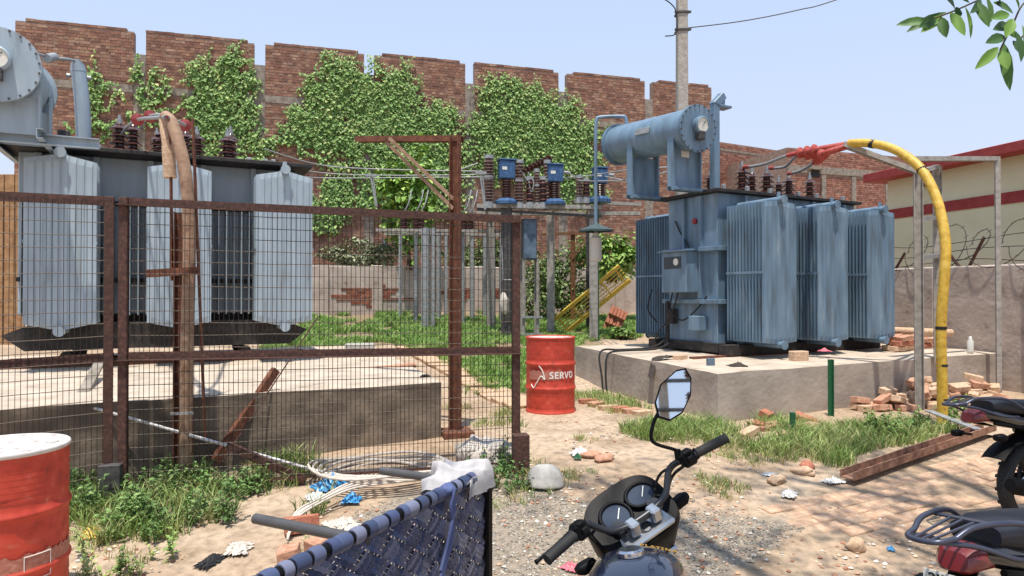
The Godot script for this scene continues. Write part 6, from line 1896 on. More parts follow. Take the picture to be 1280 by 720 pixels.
func cot() -> void:
	var o := thing("woven_cot", "folding cot woven with blue grey straps standing on its side", "cot")
	var C := Vector3(-0.108, 0.905, -2.87)
	var p := Vector3(-0.44, 0, 0.898).normalized()      # along the long rail, towards the eye
	var n := Vector3(0.898, 0, 0.44).normalized()       # out of the weave
	var dn := Vector3.DOWN
	var L := 1.75; var H := 0.855
	var bs: Material = mats["black_satin"]
	var b := B.new(); b.tube(PackedVector3Array([C - p * 0.02, C + p * L]), 0.02, 14); part(b, "side_rail", bs, o)
	b = B.new(); b.tube(PackedVector3Array([C + dn * H - p * 0.02, C + dn * H + p * L]), 0.02, 14); part(b, "side_rail", bs, o)
	b = B.new(); b.bar(C + dn * -0.02, C + dn * (H + 0.03), 0.042, 0.042, p, 0.006); part(b, "end_rail", bs, o)
	b = B.new(); b.bar(C + p * L + dn * -0.02, C + p * L + dn * (H + 0.03), 0.042, 0.042, p, 0.006); part(b, "end_rail", bs, o)
	for q in [[0.06, 0.04], [0.78, 0.04], [0.06, H - 0.06], [0.78, H - 0.06]]:
		b = B.new()
		var a: Vector3 = C + p * q[0] + dn * q[1]
		b.cyl(a, a - n * 0.50, 0.018, 12); part(b, "leg", mats["pvc_grey"], o)
	# straps: two families crossing, over two and under two
	var r := RandomNumberGenerator.new(); r.seed = 3
	var tones := [lin(60, 72, 108), lin(86, 94, 124), lin(50, 62, 96), lin(116, 120, 144), lin(70, 82, 116)]
	var pitch := 0.074
	for fam in 2:
		var k := 0.66 if fam == 0 else -0.66
		var dv := Vector2(1, k).normalized()
		var perp := Vector2(-dv.y, dv.x)
		var span := int((L + H) / pitch) + 2
		for i in range(-span, span):
			var org := perp * (i * pitch + 0.01)
			# clip to the rectangle (0.025..L-.02, 0.025..H-.02)
			var t0 := -9.0; var t1 := 9.0
			for ax in 2:
				var lo := 0.022; var hi := (L if ax == 0 else H) - 0.022
				var oo := org[ax]; var d := dv[ax]
				var ta := (lo - oo) / d; var tb := (hi - oo) / d
				t0 = maxf(t0, minf(ta, tb)); t1 = minf(t1, maxf(ta, tb))
			if t1 - t0 < 0.06: continue
			b = B.new()
			var cols := []
			for q in 4: cols.append(Color(tones[r.randi() % 5]) * r.randf_range(0.8, 1.15))
			var kk := -0.66 if fam == 0 else 0.66
			var od := Vector2(1, kk).normalized(); var op := Vector2(-od.y, od.x)
			var steps := int((t1 - t0) / 0.016) + 2
			var cen := []
			for sidx in steps + 1:
				var t := lerpf(t0, t1, float(sidx) / steps)
				var uv := org + dv * t
				var j := (op.dot(uv) - 0.01) / pitch            # index of the strap crossed here
				var ph := j + (i if fam == 0 else i) * 1.0
				var w := cos(ph * PI)
				var off := clampf(w * 1.6, -1, 1) * 0.006 * (1.0 if fam == 0 else -1.0)
				cen.append([uv, off])
			for tape in 4:
				b.col = cols[tape]
				var c0 := -0.035 + 0.0175 * tape + 0.0006; var c1 := c0 + 0.0163
				for sidx in steps:
					var qa: Array = cen[sidx]; var qb: Array = cen[sidx + 1]
					var pts := []
					for e in [[qa, c0], [qa, c1], [qb, c1], [qb, c0]]:
						var uv2: Vector2 = e[0][0] + perp * e[1]
						uv2.x = clampf(uv2.x, 0.01, L - 0.01); uv2.y = clampf(uv2.y, 0.005, H - 0.005)
						pts.append(C + p * uv2.x + dn * uv2.y + n * (e[0][1] + 0.001 * (tape % 2)))
					b.quad(pts[0], pts[1], pts[2], pts[3], n)
			part(b, "strap", mats["strap_vc"], o)
	for i in 28:
		b = B.new()
		b.col = Color(tones[i % 5]) * 0.9
		var s := 0.05 + i * 0.06 + r.randf_range(-0.008, 0.008)
		var pts := PackedVector3Array(); var rr := []
		for j in 8:
			pts.append(C + p * (s + (0.005 + 0.0015 * (i % 3)) * j)); rr.append(0.0235 + 0.003 * sin(PI * j / 7.0) + 0.001 * (j % 2))
		b.tube(pts, rr, 14)
		part(b, "strap_wrap", mats["strap_vc"], o)
	# knotted cord hanging from the rail
	var cd := thing("knotted_cord", "blue cord knotted on the top rail of the cot", "cord")
	b = B.new()
	var kp := C + p * 0.34
	for q in 3:
		b.tube(spline([kp + n * 0.028 + Vector3(0.01 * q, 0.02, 0), kp + n * 0.035 + dn * 0.05 + p * (0.012 * q - 0.02), kp + n * 0.03 + dn * 0.16 + p * (0.01 - 0.014 * q), kp + n * 0.02 + dn * (0.27 + 0.02 * q) + p * 0.05], 6), 0.007, 7)
	part(b, "tail", mats["rope_blue"], cd)
	b = B.new(); lump(b, kp + n * 0.012 + Vector3.UP * 0.012, Vector3(0.026, 0.022, 0.026), 8, 0.35)
	part(b, "knot", mats["rope_blue"], cd)
	# cloth thrown over the far corner
	var rows := []
	var f := FastNoiseLite.new(); f.seed = 4; f.frequency = 5.0
	for i in 25:
		var row := PackedVector3Array()
		var u := i / 24.0
		for j in 21:
			var v := j / 20.0
			var s := -0.02 + 0.23 * u + 0.03 * sin(v * 4.0) * (1.0 - u)
			var fold := 0.007 * sin(u * 15.0 + v * 2.0 + 2.5 * f.get_noise_2d(u * 0.8, v * 0.5)) + 0.016 * f.get_noise_2d(u * 0.9, v * 0.4)
			var side := absf(s - 0.06)
			var top := 0.032 - 0.9 * maxf(0.0, side - 0.05) * (0.4 + v)
			var pos: Vector3
			if v < 0.12:
				pos = C + p * s + n * (0.03 + fold) + Vector3.UP * (-0.06 + 0.09 * v / 0.12)
			elif v < 0.6:
				pos = C + p * s - n * (-0.03 + 0.22 * (v - 0.12) / 0.48) + Vector3.UP * (top + fold * 1.4 + 0.012 * sin(v * 9.0 + u * 4.0))
			else:
				pos = C + p * s - n * (0.19 + fold * 2.0 + 0.02 * (v - 0.6)) + Vector3.UP * (top + fold - (0.17 + 0.04 * sin(u * 5.0)) * (v - 0.6) / 0.4)
			row.append(pos)
		rows.append(row)
	b = B.new(); b.grid(rows, false, C + dn * 0.2)
	one(b, "cloth", mats["cloth_white"], "crumpled white cloth thrown over the corner of the cot", "cloth")

func drum(at: Vector3, turn: float, label: String, writing: bool) -> void:
	var o := thing("oil_drum", label, "drum", at, turn, "red steel drums")
	var ms := drum_mesh()
	var body := part(ms[0], "body", mats["drum_red"], o)
	part(ms[1], "rim", mats["drum_lid"] if not writing else mats["drum_red"], o)
	part(ms[2], "lid", mats["drum_lid"], o)
	part(ms[3], "bung", mats["drum_lid"], o)
	# paler band with ragged edges round part of the drum
	var r := RandomNumberGenerator.new(); r.seed = 6 if writing else 8
	var b := B.new()
	var a0 := 1.1 if writing else -0.1; var a1 := 2.6 if writing else 1.9
	var y0 := 0.40; var y1 := 0.50
	if not writing: y0 = 0.30; y1 = 0.38
	var rows := []
	var n := 30
	for k in 2:
		var row := PackedVector3Array()
		for i in n + 1:
			var a := lerpf(a0, a1, float(i) / n)
			var y := (y0 + r.randf_range(-0.012, 0.012)) if k == 0 else (y1 + r.randf_range(-0.012, 0.012))
			row.append(Vector3(cos(a), 0, sin(a)) * 0.2905 + Vector3.UP * y)
		rows.append(row)
	b.grid(rows, false, Vector3(0, 0.4, 0))
	part(b, "pale_band", mats["drum_scuff"], body)
	if writing:
		bent_text("SERVO", 0.105, 0.2915, 1.12, 0.45, mats["white_print"], body)
		b = B.new()
		var pts := []
		for q in [[2.5, 0.34], [2.35, 0.30], [2.2, 0.36], [2.0, 0.44], [1.85, 0.40], [1.95, 0.5], [2.1, 0.56]]: pts.append(Vector3(cos(q[0]), 0, sin(q[0])) * 0.291 + Vector3.UP * q[1])
		b.tube(spline(pts, 5), 0.007, 5)
		part(b, "white_squiggle", mats["white_print"], body)  # thin white wavy line across the front
	else:
		b = B.new()
		var fr := [[0.98, 0.25], [0.98, 0.37], [0.55, 0.37], [0.55, 0.25], [0.98, 0.25]]
		var pts := PackedVector3Array()
		for i in 4:
			for k in 6:
				var f := k / 5.0
				var a: float = lerpf(fr[i][0], fr[i + 1][0], f)
				pts.append(Vector3(cos(a), 0, sin(a)) * 0.2925 + Vector3.UP * lerpf(fr[i][1], fr[i + 1][1], f))
		b.tube(pts, 0.0025, 4)
		part(b, "printed_frame", mats["white_print"], body)

func stack_brick(px: float, py: float, h: float, turn: float, label: String, grp: String, tilt := Vector3.ZERO, half := false, d := -1.0) -> void:
	var p := G(px, py) if d < 0 else P(px, py, d)
	p.y += h
	brick(p, turn, label, grp, tilt, -1, half)

func loose() -> void:
	var dp := G(688, 514)
	drum(dp, 0.0, "red drum with white lettering standing beside the right plinth", true)
	drum(on_ground(-2.6, 3.48), 0.35, "red drum with a pale lid beside the mesh gate", false)
	var r := RandomNumberGenerator.new(); r.seed = 77
	# heap of bricks against the plinth
	var heap := "pale brick in the heap against the right plinth"
	var hg := "bricks heaped against the right plinth"
	var f0 := W(2.205, 7.3); var fd := Vector3(4.725, 0, -2.36).normalized(); var fo := Vector3(0.447, 0, 0.894)
	var cells := {}
	for i in 90:
		var u := clampf(0.5 + r.randfn() * 0.24, 0, 1)
		var sx := lerpf(2.05, 4.7, u)            # metres along the plinth front
		var off := 0.07 + absf(r.randfn()) * 0.3 * (1.0 - absf(u - 0.5))
		var q := f0 + fd * sx + fo * (off + 0.06)
		var cl := Vector2i(int(sx / 0.17), int(off / 0.13))
		var k: int = cells.get(cl, 0)
		if k > (5 if off < 0.2 else 2): continue
		cells[cl] = k + 1
		q.y = gy(q.x, q.z) + 0.035 + 0.082 * k
		var tl := Vector3(r.randf_range(-0.3, 0.3), 0, r.randf_range(-0.35, 0.35)) if (k > 0 or r.randf() < 0.3) else Vector3(r.randf_range(-0.06, 0.06), 0, r.randf_range(-0.06, 0.06))
		brick(q, 0.46 + r.randf_range(-0.9, 0.9) * (0.3 + 0.3 * k), heap, hg, tl, 1 if r.randf() < 0.8 else 0)
	for q in [[935, 545, 0.03, 0.5], [948, 536, 0.04, 1.1], [960, 538, 0.03, 0.2], [975, 548, 0.03, 0.1], [957, 530, 0.1, 0.8], [1000, 540, 0.04, 0.3], [1018, 538, 0.03, 0.9], [1006, 530, 0.05, -0.6]]:
		stack_brick(q[0], q[1], q[2], q[3], "broken brick in the grass before the plinth corner", "bricks before the plinth corner", Vector3(r.randf_range(-0.4, 0.4), 0, r.randf_range(-0.4, 0.4)), r.randf() < 0.4)
	for q in [[745, 508, 0.8], [760, 512, 0.4], [775, 514, 0.5], [790, 516, 0.45], [803, 519, 0.5], [735, 504, 0.3]]:
		stack_brick(q[0], q[1], 0.02, q[2], "brick laid flat in the row along the plinth foot", "bricks laid along the plinth foot", Vector3(r.randf_range(-0.06, 0.06), 0, 0))
	# on top of the right plinth
	brick(P(850, 447, 8.7) * 1.0, 0.9, "buff brick lying alone on the plinth by the hanging rag", "", Vector3.ZERO, 1)
	var bb := B.new(); bb.box(P(998, 446, 8.65), Vector3(0.22, 0.15, 0.12), Basis(Vector3.UP, 0.3), 0.008)
	one(bb, "concrete_block", mats["brick_b"], "pale block standing on the plinth below the radiators", "block")
	var pil := "buff brick in the stack behind the radiators on the plinth"
	for i in 5:
		for j in 2:
			var q := W(5.55 + 0.26 * i, 10.0 + 0.22 * i - 0.2 * j, 0.868 + 0.0)
			brick(q, 0.45, pil, "bricks stacked on the far end of the plinth", Vector3.ZERO)
			if i != 2: brick(q + Vector3(0.05, 0.075, 0), 0.45 + r.randf_range(-0.2, 0.2), pil, "bricks stacked on the far end of the plinth")
			if i < 2: brick(q + Vector3(0.1, 0.15, 0), 0.6 + r.randf_range(-0.4, 0.4), pil, "bricks stacked on the far end of the plinth", Vector3(0, 0, 0.15))
	for k in 5:
		brick(W(5.2 + 0.25 * k, 10.7 + 0.15 * k, 0.95 + 0.07 * (k % 2)), 0.3 * k, pil, "bricks stacked on the far end of the plinth", Vector3(0.2 * (k % 3 - 1), 0, 0.2))
	var b := B.new(); b.tube(PackedVector3Array([W(5.4, 10.2, 1.12), W(6.62, 10.25, 1.07)]), 0.055, 16, false); b.tube(PackedVector3Array([W(5.4, 10.2, 1.12), W(6.62, 10.25, 1.07)]), 0.045, 16, false)
	one(b, "clay_pipe", mats["brick_b"], "pale hollow pipe lying on the stacked bricks", "pipe")
	b = B.new(); b.lathe([Vector2(0, 0), Vector2(0.04, 0.0), Vector2(0.042, 0.02), Vector2(0.042, 0.16), Vector2(0.02, 0.2), Vector2(0.018, 0.23), Vector2(0, 0.23)], 16, Transform3D(Basis.IDENTITY, W(6.48, 9.62, 0.825)), true)
	one(b, "water_bottle", mats["bottle"], "clear plastic water bottle standing on the plinth edge", "bottle")
	# rags and boxes on the plinth
	b = crumple(P(922, 459, 7.95), 0.2, 0.14, 0.06, 51); one(b, "dark_rag", mats["rag"], "small dark rag lying on the plinth near its corner", "rag")
	b = B.new()
	var rows := []
	for i in 13:
		var row := PackedVector3Array()
		for j in 9:
			var v := i / 12.0; var u := j / 8.0
			var base: Vector3 = P(838, 447, 8.75).lerp(P(818, 450, 8.55), minf(v * 1.6, 1.0)) if v < 0.62 else P(818, 450, 8.55).lerp(P(812, 474, 8.42), (v - 0.62) / 0.38)
			row.append(base + Vector3(0.08 * (u - 0.5) * (1.1 - 0.6 * v), 0.02 + 0.015 * sin(u * 14 + v * 5), 0.10 * (u - 0.5)))
		rows.append(row)
	b.grid(rows, false, P(825, 470, 9.5)); one(b, "hanging_rag", mats["rag"], "dark twisted rag hanging over the plinth edge", "rag")
	b = B.new(); b.box(P(888, 455, 8.05), Vector3(0.09, 0.14, 0.05), Basis(Vector3.UP, 0.2), 0.004)
	one(b, "small_box", mats["paint_blue_dull"], "small grey metal box standing on the plinth by the dark rag", "box")
	for q in [[[P(832, 424, 9.9), P(815, 434, 9.7), P(775, 437, 9.6), P(755, 437, 9.55), P(749, 446, 9.5), P(752, 470, 9.42), P(754, 494, 9.35)]], [[P(838, 428, 9.8), P(820, 436, 9.6), P(785, 438, 9.5), P(764, 440, 9.4), P(758, 448, 9.35), P(757, 470, 9.3), P(759, 496, 9.25)]]]:
		b = B.new(); b.tube(spline(q[0], 6), 0.014, 7)
		one(b, "black_cable", mats["rubber"], "black cable hanging from the blue transformer over the plinth edge", "cable", "black cables over the plinth edge")
	b = crumple(P(1030, 440, 8.9), 0.14, 0.1, 0.05, 52); one(b, "pink_scrap", mats["plastic_pink"], "pink plastic scrap under the blue radiators", "litter")
	# rusty channel on the ground
	var ca := G(1058, 607, 0.05); var cb := G(1236, 545, 0.06)
	b = B.new(); b.channel(ca, cb, 0.12, 0.055, 0.01, Vector3.UP)
	one(b, "steel_channel", mats["rust_pale"], "rusty steel channel lying open side up beside the paving", "steel channel")
	b = B.new(); b.bar(G(1160, 533, 0.16), G(1222, 550, 0.1), 0.09, 0.012, Vector3.UP)
	one(b, "metal_strip", mats["galv"], "pale metal strip lying across the grass to the channel", "metal strip")
	# foreground
	for q in [[372, 662, 0.5, "brick_c"], [398, 683, 0.9, "brick_a"]]:
		pass
	brick(G(378, 668, 0.06), 0.5, "red brick standing on edge by the cot leg", "", Vector3(1.4, 0, 0.1), 2)
	brick(G(405, 690, 0.045), 0.9, "large salmon brick lying flat under the cot leg", "", Vector3(0.05, 0, 0), 0)
	brick(G(362, 700, 0.04), 0.2, "half brick beside the salmon brick under the cot leg", "", Vector3(0.1, 0, 0.2), 0, true)
	for q in [[970, 602, 0.9], [1003, 592, -0.4], [756, 576, 0.6], [738, 572, 0.3], [1007, 586, 1.1], [590, 606, 0.1], [768, 656, 0.2]]:
		var k := B.new(); lump(k, Vector3(0, 0.02, 0), Vector3(0.1, 0.035, 0.06), int(q[0]), 0.35)
		var o := one(k, "brick_fragment", mats[["brick_a", "brick_b", "brick_c"][int(q[0]) % 3]], "worn brick fragment lying loose on the sandy ground", "brick fragment", "brick fragments on the sand")
		o.position = G(q[0], q[1]); o.rotation.y = q[2]
	b = B.new(); lump(b, G(1068, 688, 0.03), Vector3(0.06, 0.05, 0.05), 12, 0.3); one(b, "stone", mats["brick_b"], "lone rough stone on the sand near the motorcycles", "stone")
	# upturned grey basin
	b = B.new()
	var bp := G(681, 606)
	b.lathe([Vector2(0.15, 0.0), Vector2(0.157, 0.01), Vector2(0.145, 0.025), Vector2(0.138, 0.075), Vector2(0.112, 0.125), Vector2(0.07, 0.15), Vector2(0.0, 0.158)], 30, Transform3D(Basis(Vector3(1, 0, 0.3).normalized(), -0.06), bp + Vector3(0, 0.0, 0)), true)
	one(b, "upturned_basin", mats["stone_grey"], "grey dome of an upturned basin beside the gate post stub", "basin")
	# sack by the gate, coil of cable, plastic
	b = B.new(); lump(b, G(603, 580, 0.08), Vector3(0.24, 0.15, 0.2), 21, 0.35)
	one(b, "crumpled_sack", mats["sack"], "crumpled pale sack behind the end of the gate", "sack")
	var coil := thing("cable_coil", "loose coil of pale cable on the ground behind the gate", "cable")
	var cc := G(480, 596)
	for i in 6:
		b = B.new()
		var pts := PackedVector3Array()
		for k in 33:
			var an := TAU * k / 32
			pts.append(cc + Vector3(cos(an) * (0.42 + 0.03 * i), 0.03 + 0.016 * i + 0.02 * sin(an * 3 + i), sin(an) * (0.26 + 0.025 * i) + 0.02 * i))
		b.tube(pts, 0.011, 6, false); part(b, "turn", mats["sack"], coil)
	for i in 4:
		b = B.new()
		var o := 3.0 * i
		b.tube(spline([G(530, 605 + o * 0.5, 0.06), G(480, 612 + o, 0.09), G(440, 624 + o, 0.12), G(400, 640 + o, 0.1), G(372, 658 + o, 0.1), G(360, 672 + o, 0.03)], 6), 0.008, 6)
		part(b, "tail", mats["sack"], coil)
	for q in [[416, 612, 0.26, 0.16, 0.12, "plastic_blue", "crumpled blue plastic bag by the cable coil", 61], [440, 630, 0.12, 0.12, 0.08, "plastic_blue", "small blue plastic scrap on the gravel edge", 62], [398, 626, 0.18, 0.14, 0.08, "plastic_white", "crumpled white plastic under the blue bag", 63], [430, 660, 0.25, 0.2, 0.07, "sack", "pale paper litter beside the bricks under the cot leg", 64], [265, 702, 0.2, 0.1, 0.04, "black", "black plastic scrap on the earth below the weeds", 65], [115, 668, 0.2, 0.1, 0.05, "plastic_yellow", "yellow crumpled wrapper in the weeds by the drum", 66], [725, 570, 0.16, 0.1, 0.07, "plastic_white", "white wrapper on the sand by the basin", 67], [722, 575, 0.06, 0.05, 0.06, "green_paint", "tiny green wrapper on the sand by the basin", 68], [965, 597, 0.16, 0.1, 0.03, "plastic_white", "white paper scrap in the thin grass", 69], [985, 622, 0.14, 0.1, 0.06, "plastic_white", "white crumpled paper at the paving edge", 70], [1040, 605, 0.15, 0.1, 0.05, "plastic_white", "white plastic scrap by the end of the steel channel", 71], [800, 618, 0.2, 0.12, 0.05, "sack", "torn card litter on the sand behind the motorcycle cowl", 72], [715, 712, 0.12, 0.1, 0.04, "plastic_pink", "pink paper scrap on the gravel by the handlebar", 73], [1112, 690, 0.05, 0.04, 0.03, "plastic_blue", "tiny blue bottle cap on the shaded sand", 74], [300, 688, 0.2, 0.14, 0.05, "sack", "dirty white paper on the earth below the weeds", 75], [165, 650, 0.2, 0.14, 0.05, "sack", "torn paper caught in the weeds by the drum", 76]]:
		var p := G(q[0], q[1], 0.002)
		b = crumple(p, q[2], q[3], q[4], q[7], q[0] * 0.1)
		one(b, "litter", mats[q[5]], q[6], "litter")
	# grey block and clay pipes on the left plinth
	b = B.new(); b.box(P(450, 443, 9.4), Vector3(0.4, 0.3, 0.25), Basis(Vector3.UP, 0.2), 0.01)
	one(b, "grey_block", mats["stone_grey"], "grey concrete block on the left plinth behind the gate", "block")
	b = B.new(); b.tube(spline([P(430, 462, 8.0), P(436, 466, 7.8), P(460, 462, 7.9), P(520, 456, 8.1)], 5), 0.03, 8)
	one(b, "orange_pipe", mats["brick_a"], "orange flexible pipe lying on the stained plinth", "pipe")
	b = B.new(); b.tube(spline([P(523, 477, 7.0), P(528, 470, 7.0), P(536, 470, 7.0), P(540, 477, 6.95)], 5), 0.014, 8)
	one(b, "bent_hook", mats["black"], "black bent hook on the edge of the stained plinth", "hook")
	# path kerb of pale slabs beyond the left plinth
	var path := thing("slab_path", "pale concrete slab path running along the left plinth", "path")
	path.set_meta("kind", "structure")
	for i in 14:
		var f := i / 13.0
		var p := P(500, 440, 11.8).lerp(W(0.2, 8.6), f)
		p.x = lerpf(-1.75, 0.15, f); p.z = -lerpf(12.0, 8.4, f)
		b = B.new(); b.box(Vector3.ZERO, Vector3(0.5, 0.08, 0.28), Basis.IDENTITY, 0.012, 0.01, i)
		var o := part(b, "slab", mats["brick_b"], path)
		o.position = Vector3(p.x, gy(p.x, p.z) + 0.01, p.z); o.rotation = Vector3(0.08, 0.48 + r.randf_range(-0.06, 0.06), 0)
	# timber door beside the left transformer
	var td := thing("timber_shed", "brown timber panel standing behind the grey transformer", "timber panel")
	for i in 6:
		b = B.new(); b.box(P(-40 + 13 * i, 330, 12.5), Vector3(0.175, 3.3, 0.05), Basis.IDENTITY, 0.006)
		part(b, "board", mats["timber_door"], td)
	# brick paving
	var pv := thing("brick_paving", "worn brick paving half buried in sand beside the motorcycles", "paving")
	pv.set_meta("kind", "structure")
	var zone := PackedVector2Array([Vector2(960, 640), Vector2(1010, 615), Vector2(1075, 615), Vector2(1150, 590), Vector2(1238, 556), Vector2(1330, 545), Vector2(1330, 660), Vector2(1180, 670), Vector2(1020, 665)])
	var pm := []
	for i in 4:
		b = B.new(); b.box(Vector3.ZERO, Vector3(0.222, 0.07, 0.108), Basis.IDENTITY, 0.007, 0.004, 60 + i); pm.append(b.mesh())
	var pa := Basis(Vector3.UP, 0.42)
	var cnt := 0
	for i in range(-16, 17):
		for j in range(-24, 25):
			if cnt >= 298: break
			var q := pa * Vector3((i + (0.5 if j % 2 else 0.0)) * 0.232, 0, j * 0.118) + Vector3(3.0, 0, -5.0)
			var y := gy(q.x, q.z)
			var s2 := Vector2(640 + F * q.x / -q.z, HORIZON - (y - EYE) * F / -q.z)
			if s2.x > 1300 or not Geometry2D.is_point_in_polygon(s2, zone): continue
			if noise.get_noise_2d(q.x * 30, q.z * 30) > 0.28: continue
			var o := part(pm[cnt % 4], "paver", mats["paver"], pv)
			o.position = Vector3(q.x, y - 0.027 + r.randf_range(-0.006, 0.006), q.z)
			o.basis = Basis(Vector3.RIGHT, 0.09) * pa * Basis(Vector3.RIGHT, r.randf_range(-0.02, 0.02)) * Basis(Vector3.BACK, r.randf_range(-0.02, 0.02))
			cnt += 1

func poly(a: Array) -> PackedVector2Array:
	var o := PackedVector2Array()
	for i in range(0, a.size(), 2): o.append(Vector2(a[i], a[i + 1]))
	return o

func greens() -> void:
	var gt := [lin(134, 156, 82), lin(118, 144, 70), lin(156, 168, 100), lin(104, 130, 62), lin(172, 170, 116)]
	var dry := [lin(170, 156, 104), lin(150, 148, 88), lin(128, 142, 72)]
	var gm: Material = mats["grass_vc"]
	var lp := PackedVector2Array([Vector2(-6.9, 3.43), Vector2(-0.683, 6.6), Vector2(-2.39, 11.5), Vector2(-8.6, 8.4)])
	var rp := PackedVector2Array([Vector2(2.205, 7.3), Vector2(6.93, 9.66), Vector2(5.78, 12.9), Vector2(0.985, 10.6)])
	var av := [lp, rp]
	var c1 := grass_clump(10, 0.16, 0.0035, 0.05, 1); var c2 := grass_clump(12, 0.10, 0.006, 0.08, 2); var c3 := grass_clump(8, 0.08, 0.0035, 0.05, 3)
	scatter("grass", "long grass growing at the foot of the mesh gate", "grass", c1, gm, poly([90, 650, 100, 600, 230, 585, 330, 560, 390, 575, 420, 600, 400, 650, 330, 660, 250, 670, 120, 690]), 330, 0.6, 1.3, 1, gt, 0, 22, 0.25, av)
	scatter("weeds", "leafy weeds growing around the gate stop", "weeds", weed_mesh(3), gm, poly([95, 650, 110, 590, 250, 580, 320, 600, 330, 640, 250, 680, 110, 680]), 75, 0.6, 1.2, 2, [lin(104, 134, 70), lin(88, 118, 58), lin(126, 150, 88)], 0, 22, 0.1, av)
	scatter("weeds", "leafy weeds growing by the gate post stub", "weeds", weed_mesh(5), gm, poly([596, 600, 606, 560, 650, 566, 660, 605, 640, 622, 606, 622]), 90, 0.6, 1.2, 3, [lin(92, 124, 64), lin(80, 110, 54)], 0, 22, 0.0, av)
	scatter("grass", "thin grass around the upturned basin", "grass", c3, gm, poly([560, 640, 580, 600, 640, 570, 740, 548, 800, 575, 700, 610, 640, 640]), 180, 0.6, 1.2, 4, gt + dry, 0, 22, 0.45, av)
	scatter("grass", "long grass along the foot of the right plinth", "grass", c1, gm, poly([780, 545, 830, 525, 900, 532, 1000, 536, 1060, 532, 1130, 534, 1225, 526, 1235, 535, 1180, 552, 1100, 570, 1060, 585, 990, 575, 900, 560]), 560, 0.5, 1.15, 5, gt, 0, 22, 0.1, av)
	scatter("weeds", "leafy weeds among the heaped bricks", "weeds", weed_mesh(8), gm, poly([1070, 545, 1090, 530, 1230, 520, 1225, 535, 1130, 555, 1080, 560]), 60, 0.6, 1.2, 6, [lin(110, 136, 66), lin(94, 122, 56)], 0, 22, 0.15, av)
	scatter("grass", "sparse dry grass on the sand before the plinth", "grass", c3, gm, poly([800, 575, 860, 545, 980, 570, 1060, 585, 1040, 615, 980, 640, 900, 625, 860, 600]), 230, 0.6, 1.2, 7, gt + dry, 0, 22, 0.45, av)
	scatter("grass", "green turf covering the yard before the plaster wall", "grass", c2, gm, poly([320, 450, 380, 396, 800, 396, 800, 424, 715, 430, 700, 470, 640, 500, 610, 490, 560, 455, 470, 426, 400, 440]), 380, 0.7, 1.5, 8, [lin(126, 160, 76), lin(110, 146, 66), lin(148, 170, 92)], 0, 17.5, 0.05, av)
	scatter("grass", "patchy grass along the slab path", "grass", c3, gm, poly([560, 540, 560, 480, 650, 480, 655, 560, 600, 570]), 160, 0.8, 1.5, 9, gt + dry, 0, 22, 0.4, av)
	scatter("grass", "green grass behind the grey transformer", "grass", c2, gm, poly([40, 425, 40, 404, 180, 404, 180, 425]), 160, 0.8, 1.5, 10, gt, 0, 16, 0.1, av)
	scatter("grass", "short grass in the trench beside the right plinth", "grass", c3, gm, poly([715, 500, 725, 488, 800, 505, 870, 535, 850, 545, 780, 525]), 200, 0.8, 1.5, 11, gt, 0, 22, 0.35, av)
	scatter("weeds", "low straggling weeds on the earth beside the drum", "weeds", weed_mesh(11), gm, poly([85, 740, 90, 680, 260, 660, 330, 690, 260, 740]), 30, 0.5, 1.0, 12, gt, 0, 22, 0.3, av)
	scatter("grass", "short tufts on the trodden earth below the weeds", "grass", c3, gm, poly([85, 740, 90, 660, 400, 640, 440, 680, 330, 740]), 110, 0.5, 1.0, 13, gt + dry, 0, 22, 0.45, av)
	# loose stones
	var st := [lin(150, 144, 134), lin(176, 168, 156), lin(122, 116, 108), lin(190, 180, 166), lin(100, 96, 92)]
	var sm: Material = mats["stone_vc"]
	scatter("gravel", "grey gravel spread between the cot and the motorcycles", "gravel", pebble_mesh(1), sm, poly([400, 690, 470, 630, 560, 606, 680, 612, 760, 640, 830, 655, 880, 640, 1000, 652, 980, 680, 860, 730, 700, 740, 400, 740]), 2800, 0.003, 0.0095, 21, st, 0.25, 8, 0.0, [])
	scatter("rubble", "small brick rubble and chips strewn over the sand", "rubble", pebble_mesh(2), sm, poly([80, 740, 90, 660, 330, 640, 460, 590, 640, 600, 700, 530, 760, 510, 900, 560, 1000, 620, 1180, 640, 1280, 650, 1280, 740]), 190, 0.005, 0.022, 22, [lin(190, 150, 122), lin(206, 180, 152), lin(170, 120, 94), lin(150, 138, 124), lin(214, 206, 194)], 0.2, 9, 0.2, [])
	scatter("litter_bits", "tiny white paper bits scattered on the ground", "litter", pebble_mesh(3), sm, poly([80, 740, 100, 680, 420, 640, 640, 640, 700, 560, 820, 570, 950, 590, 1060, 600, 1060, 640, 960, 650, 800, 640, 640, 700, 300, 740]), 16, 0.008, 0.02, 23, [lin(222, 218, 212), lin(206, 196, 190)], 0.1, 9, 0.35, [])
	# shrubs
	bush("olive leaved shrub on the low plaster wall behind the posts", P(455, 345, 17.3) + Vector3(0, 0.1, 0), Vector3(1.0, 0.42, 0.3), 1500, 0.13, [lin(120, 132, 90), lin(142, 150, 112), lin(96, 110, 70), lin(160, 164, 130)], 31)
	bush("pale olive shrub on the plaster wall behind the rusty post", P(600, 345, 17.9), Vector3(1.0, 0.5, 0.3), 1300, 0.14, [lin(150, 160, 110), lin(118, 138, 84), lin(100, 122, 66)], 32)
	bush("bright light green broad leaved shrub before the largest creeper", P(515, 335, 16.9), Vector3(0.75, 1.5, 0.45), 1600, 0.2, [lin(140, 172, 72), lin(120, 158, 60), lin(160, 186, 92), lin(96, 136, 52)], 33, "shrub", 0.7)
	bush("tall dark green shrub behind the gantry posts", G(712, 400), Vector3(0.8, 1.0, 0.5), 2200, 0.12, [lin(112, 138, 74), lin(96, 122, 62), lin(132, 152, 88)], 34)
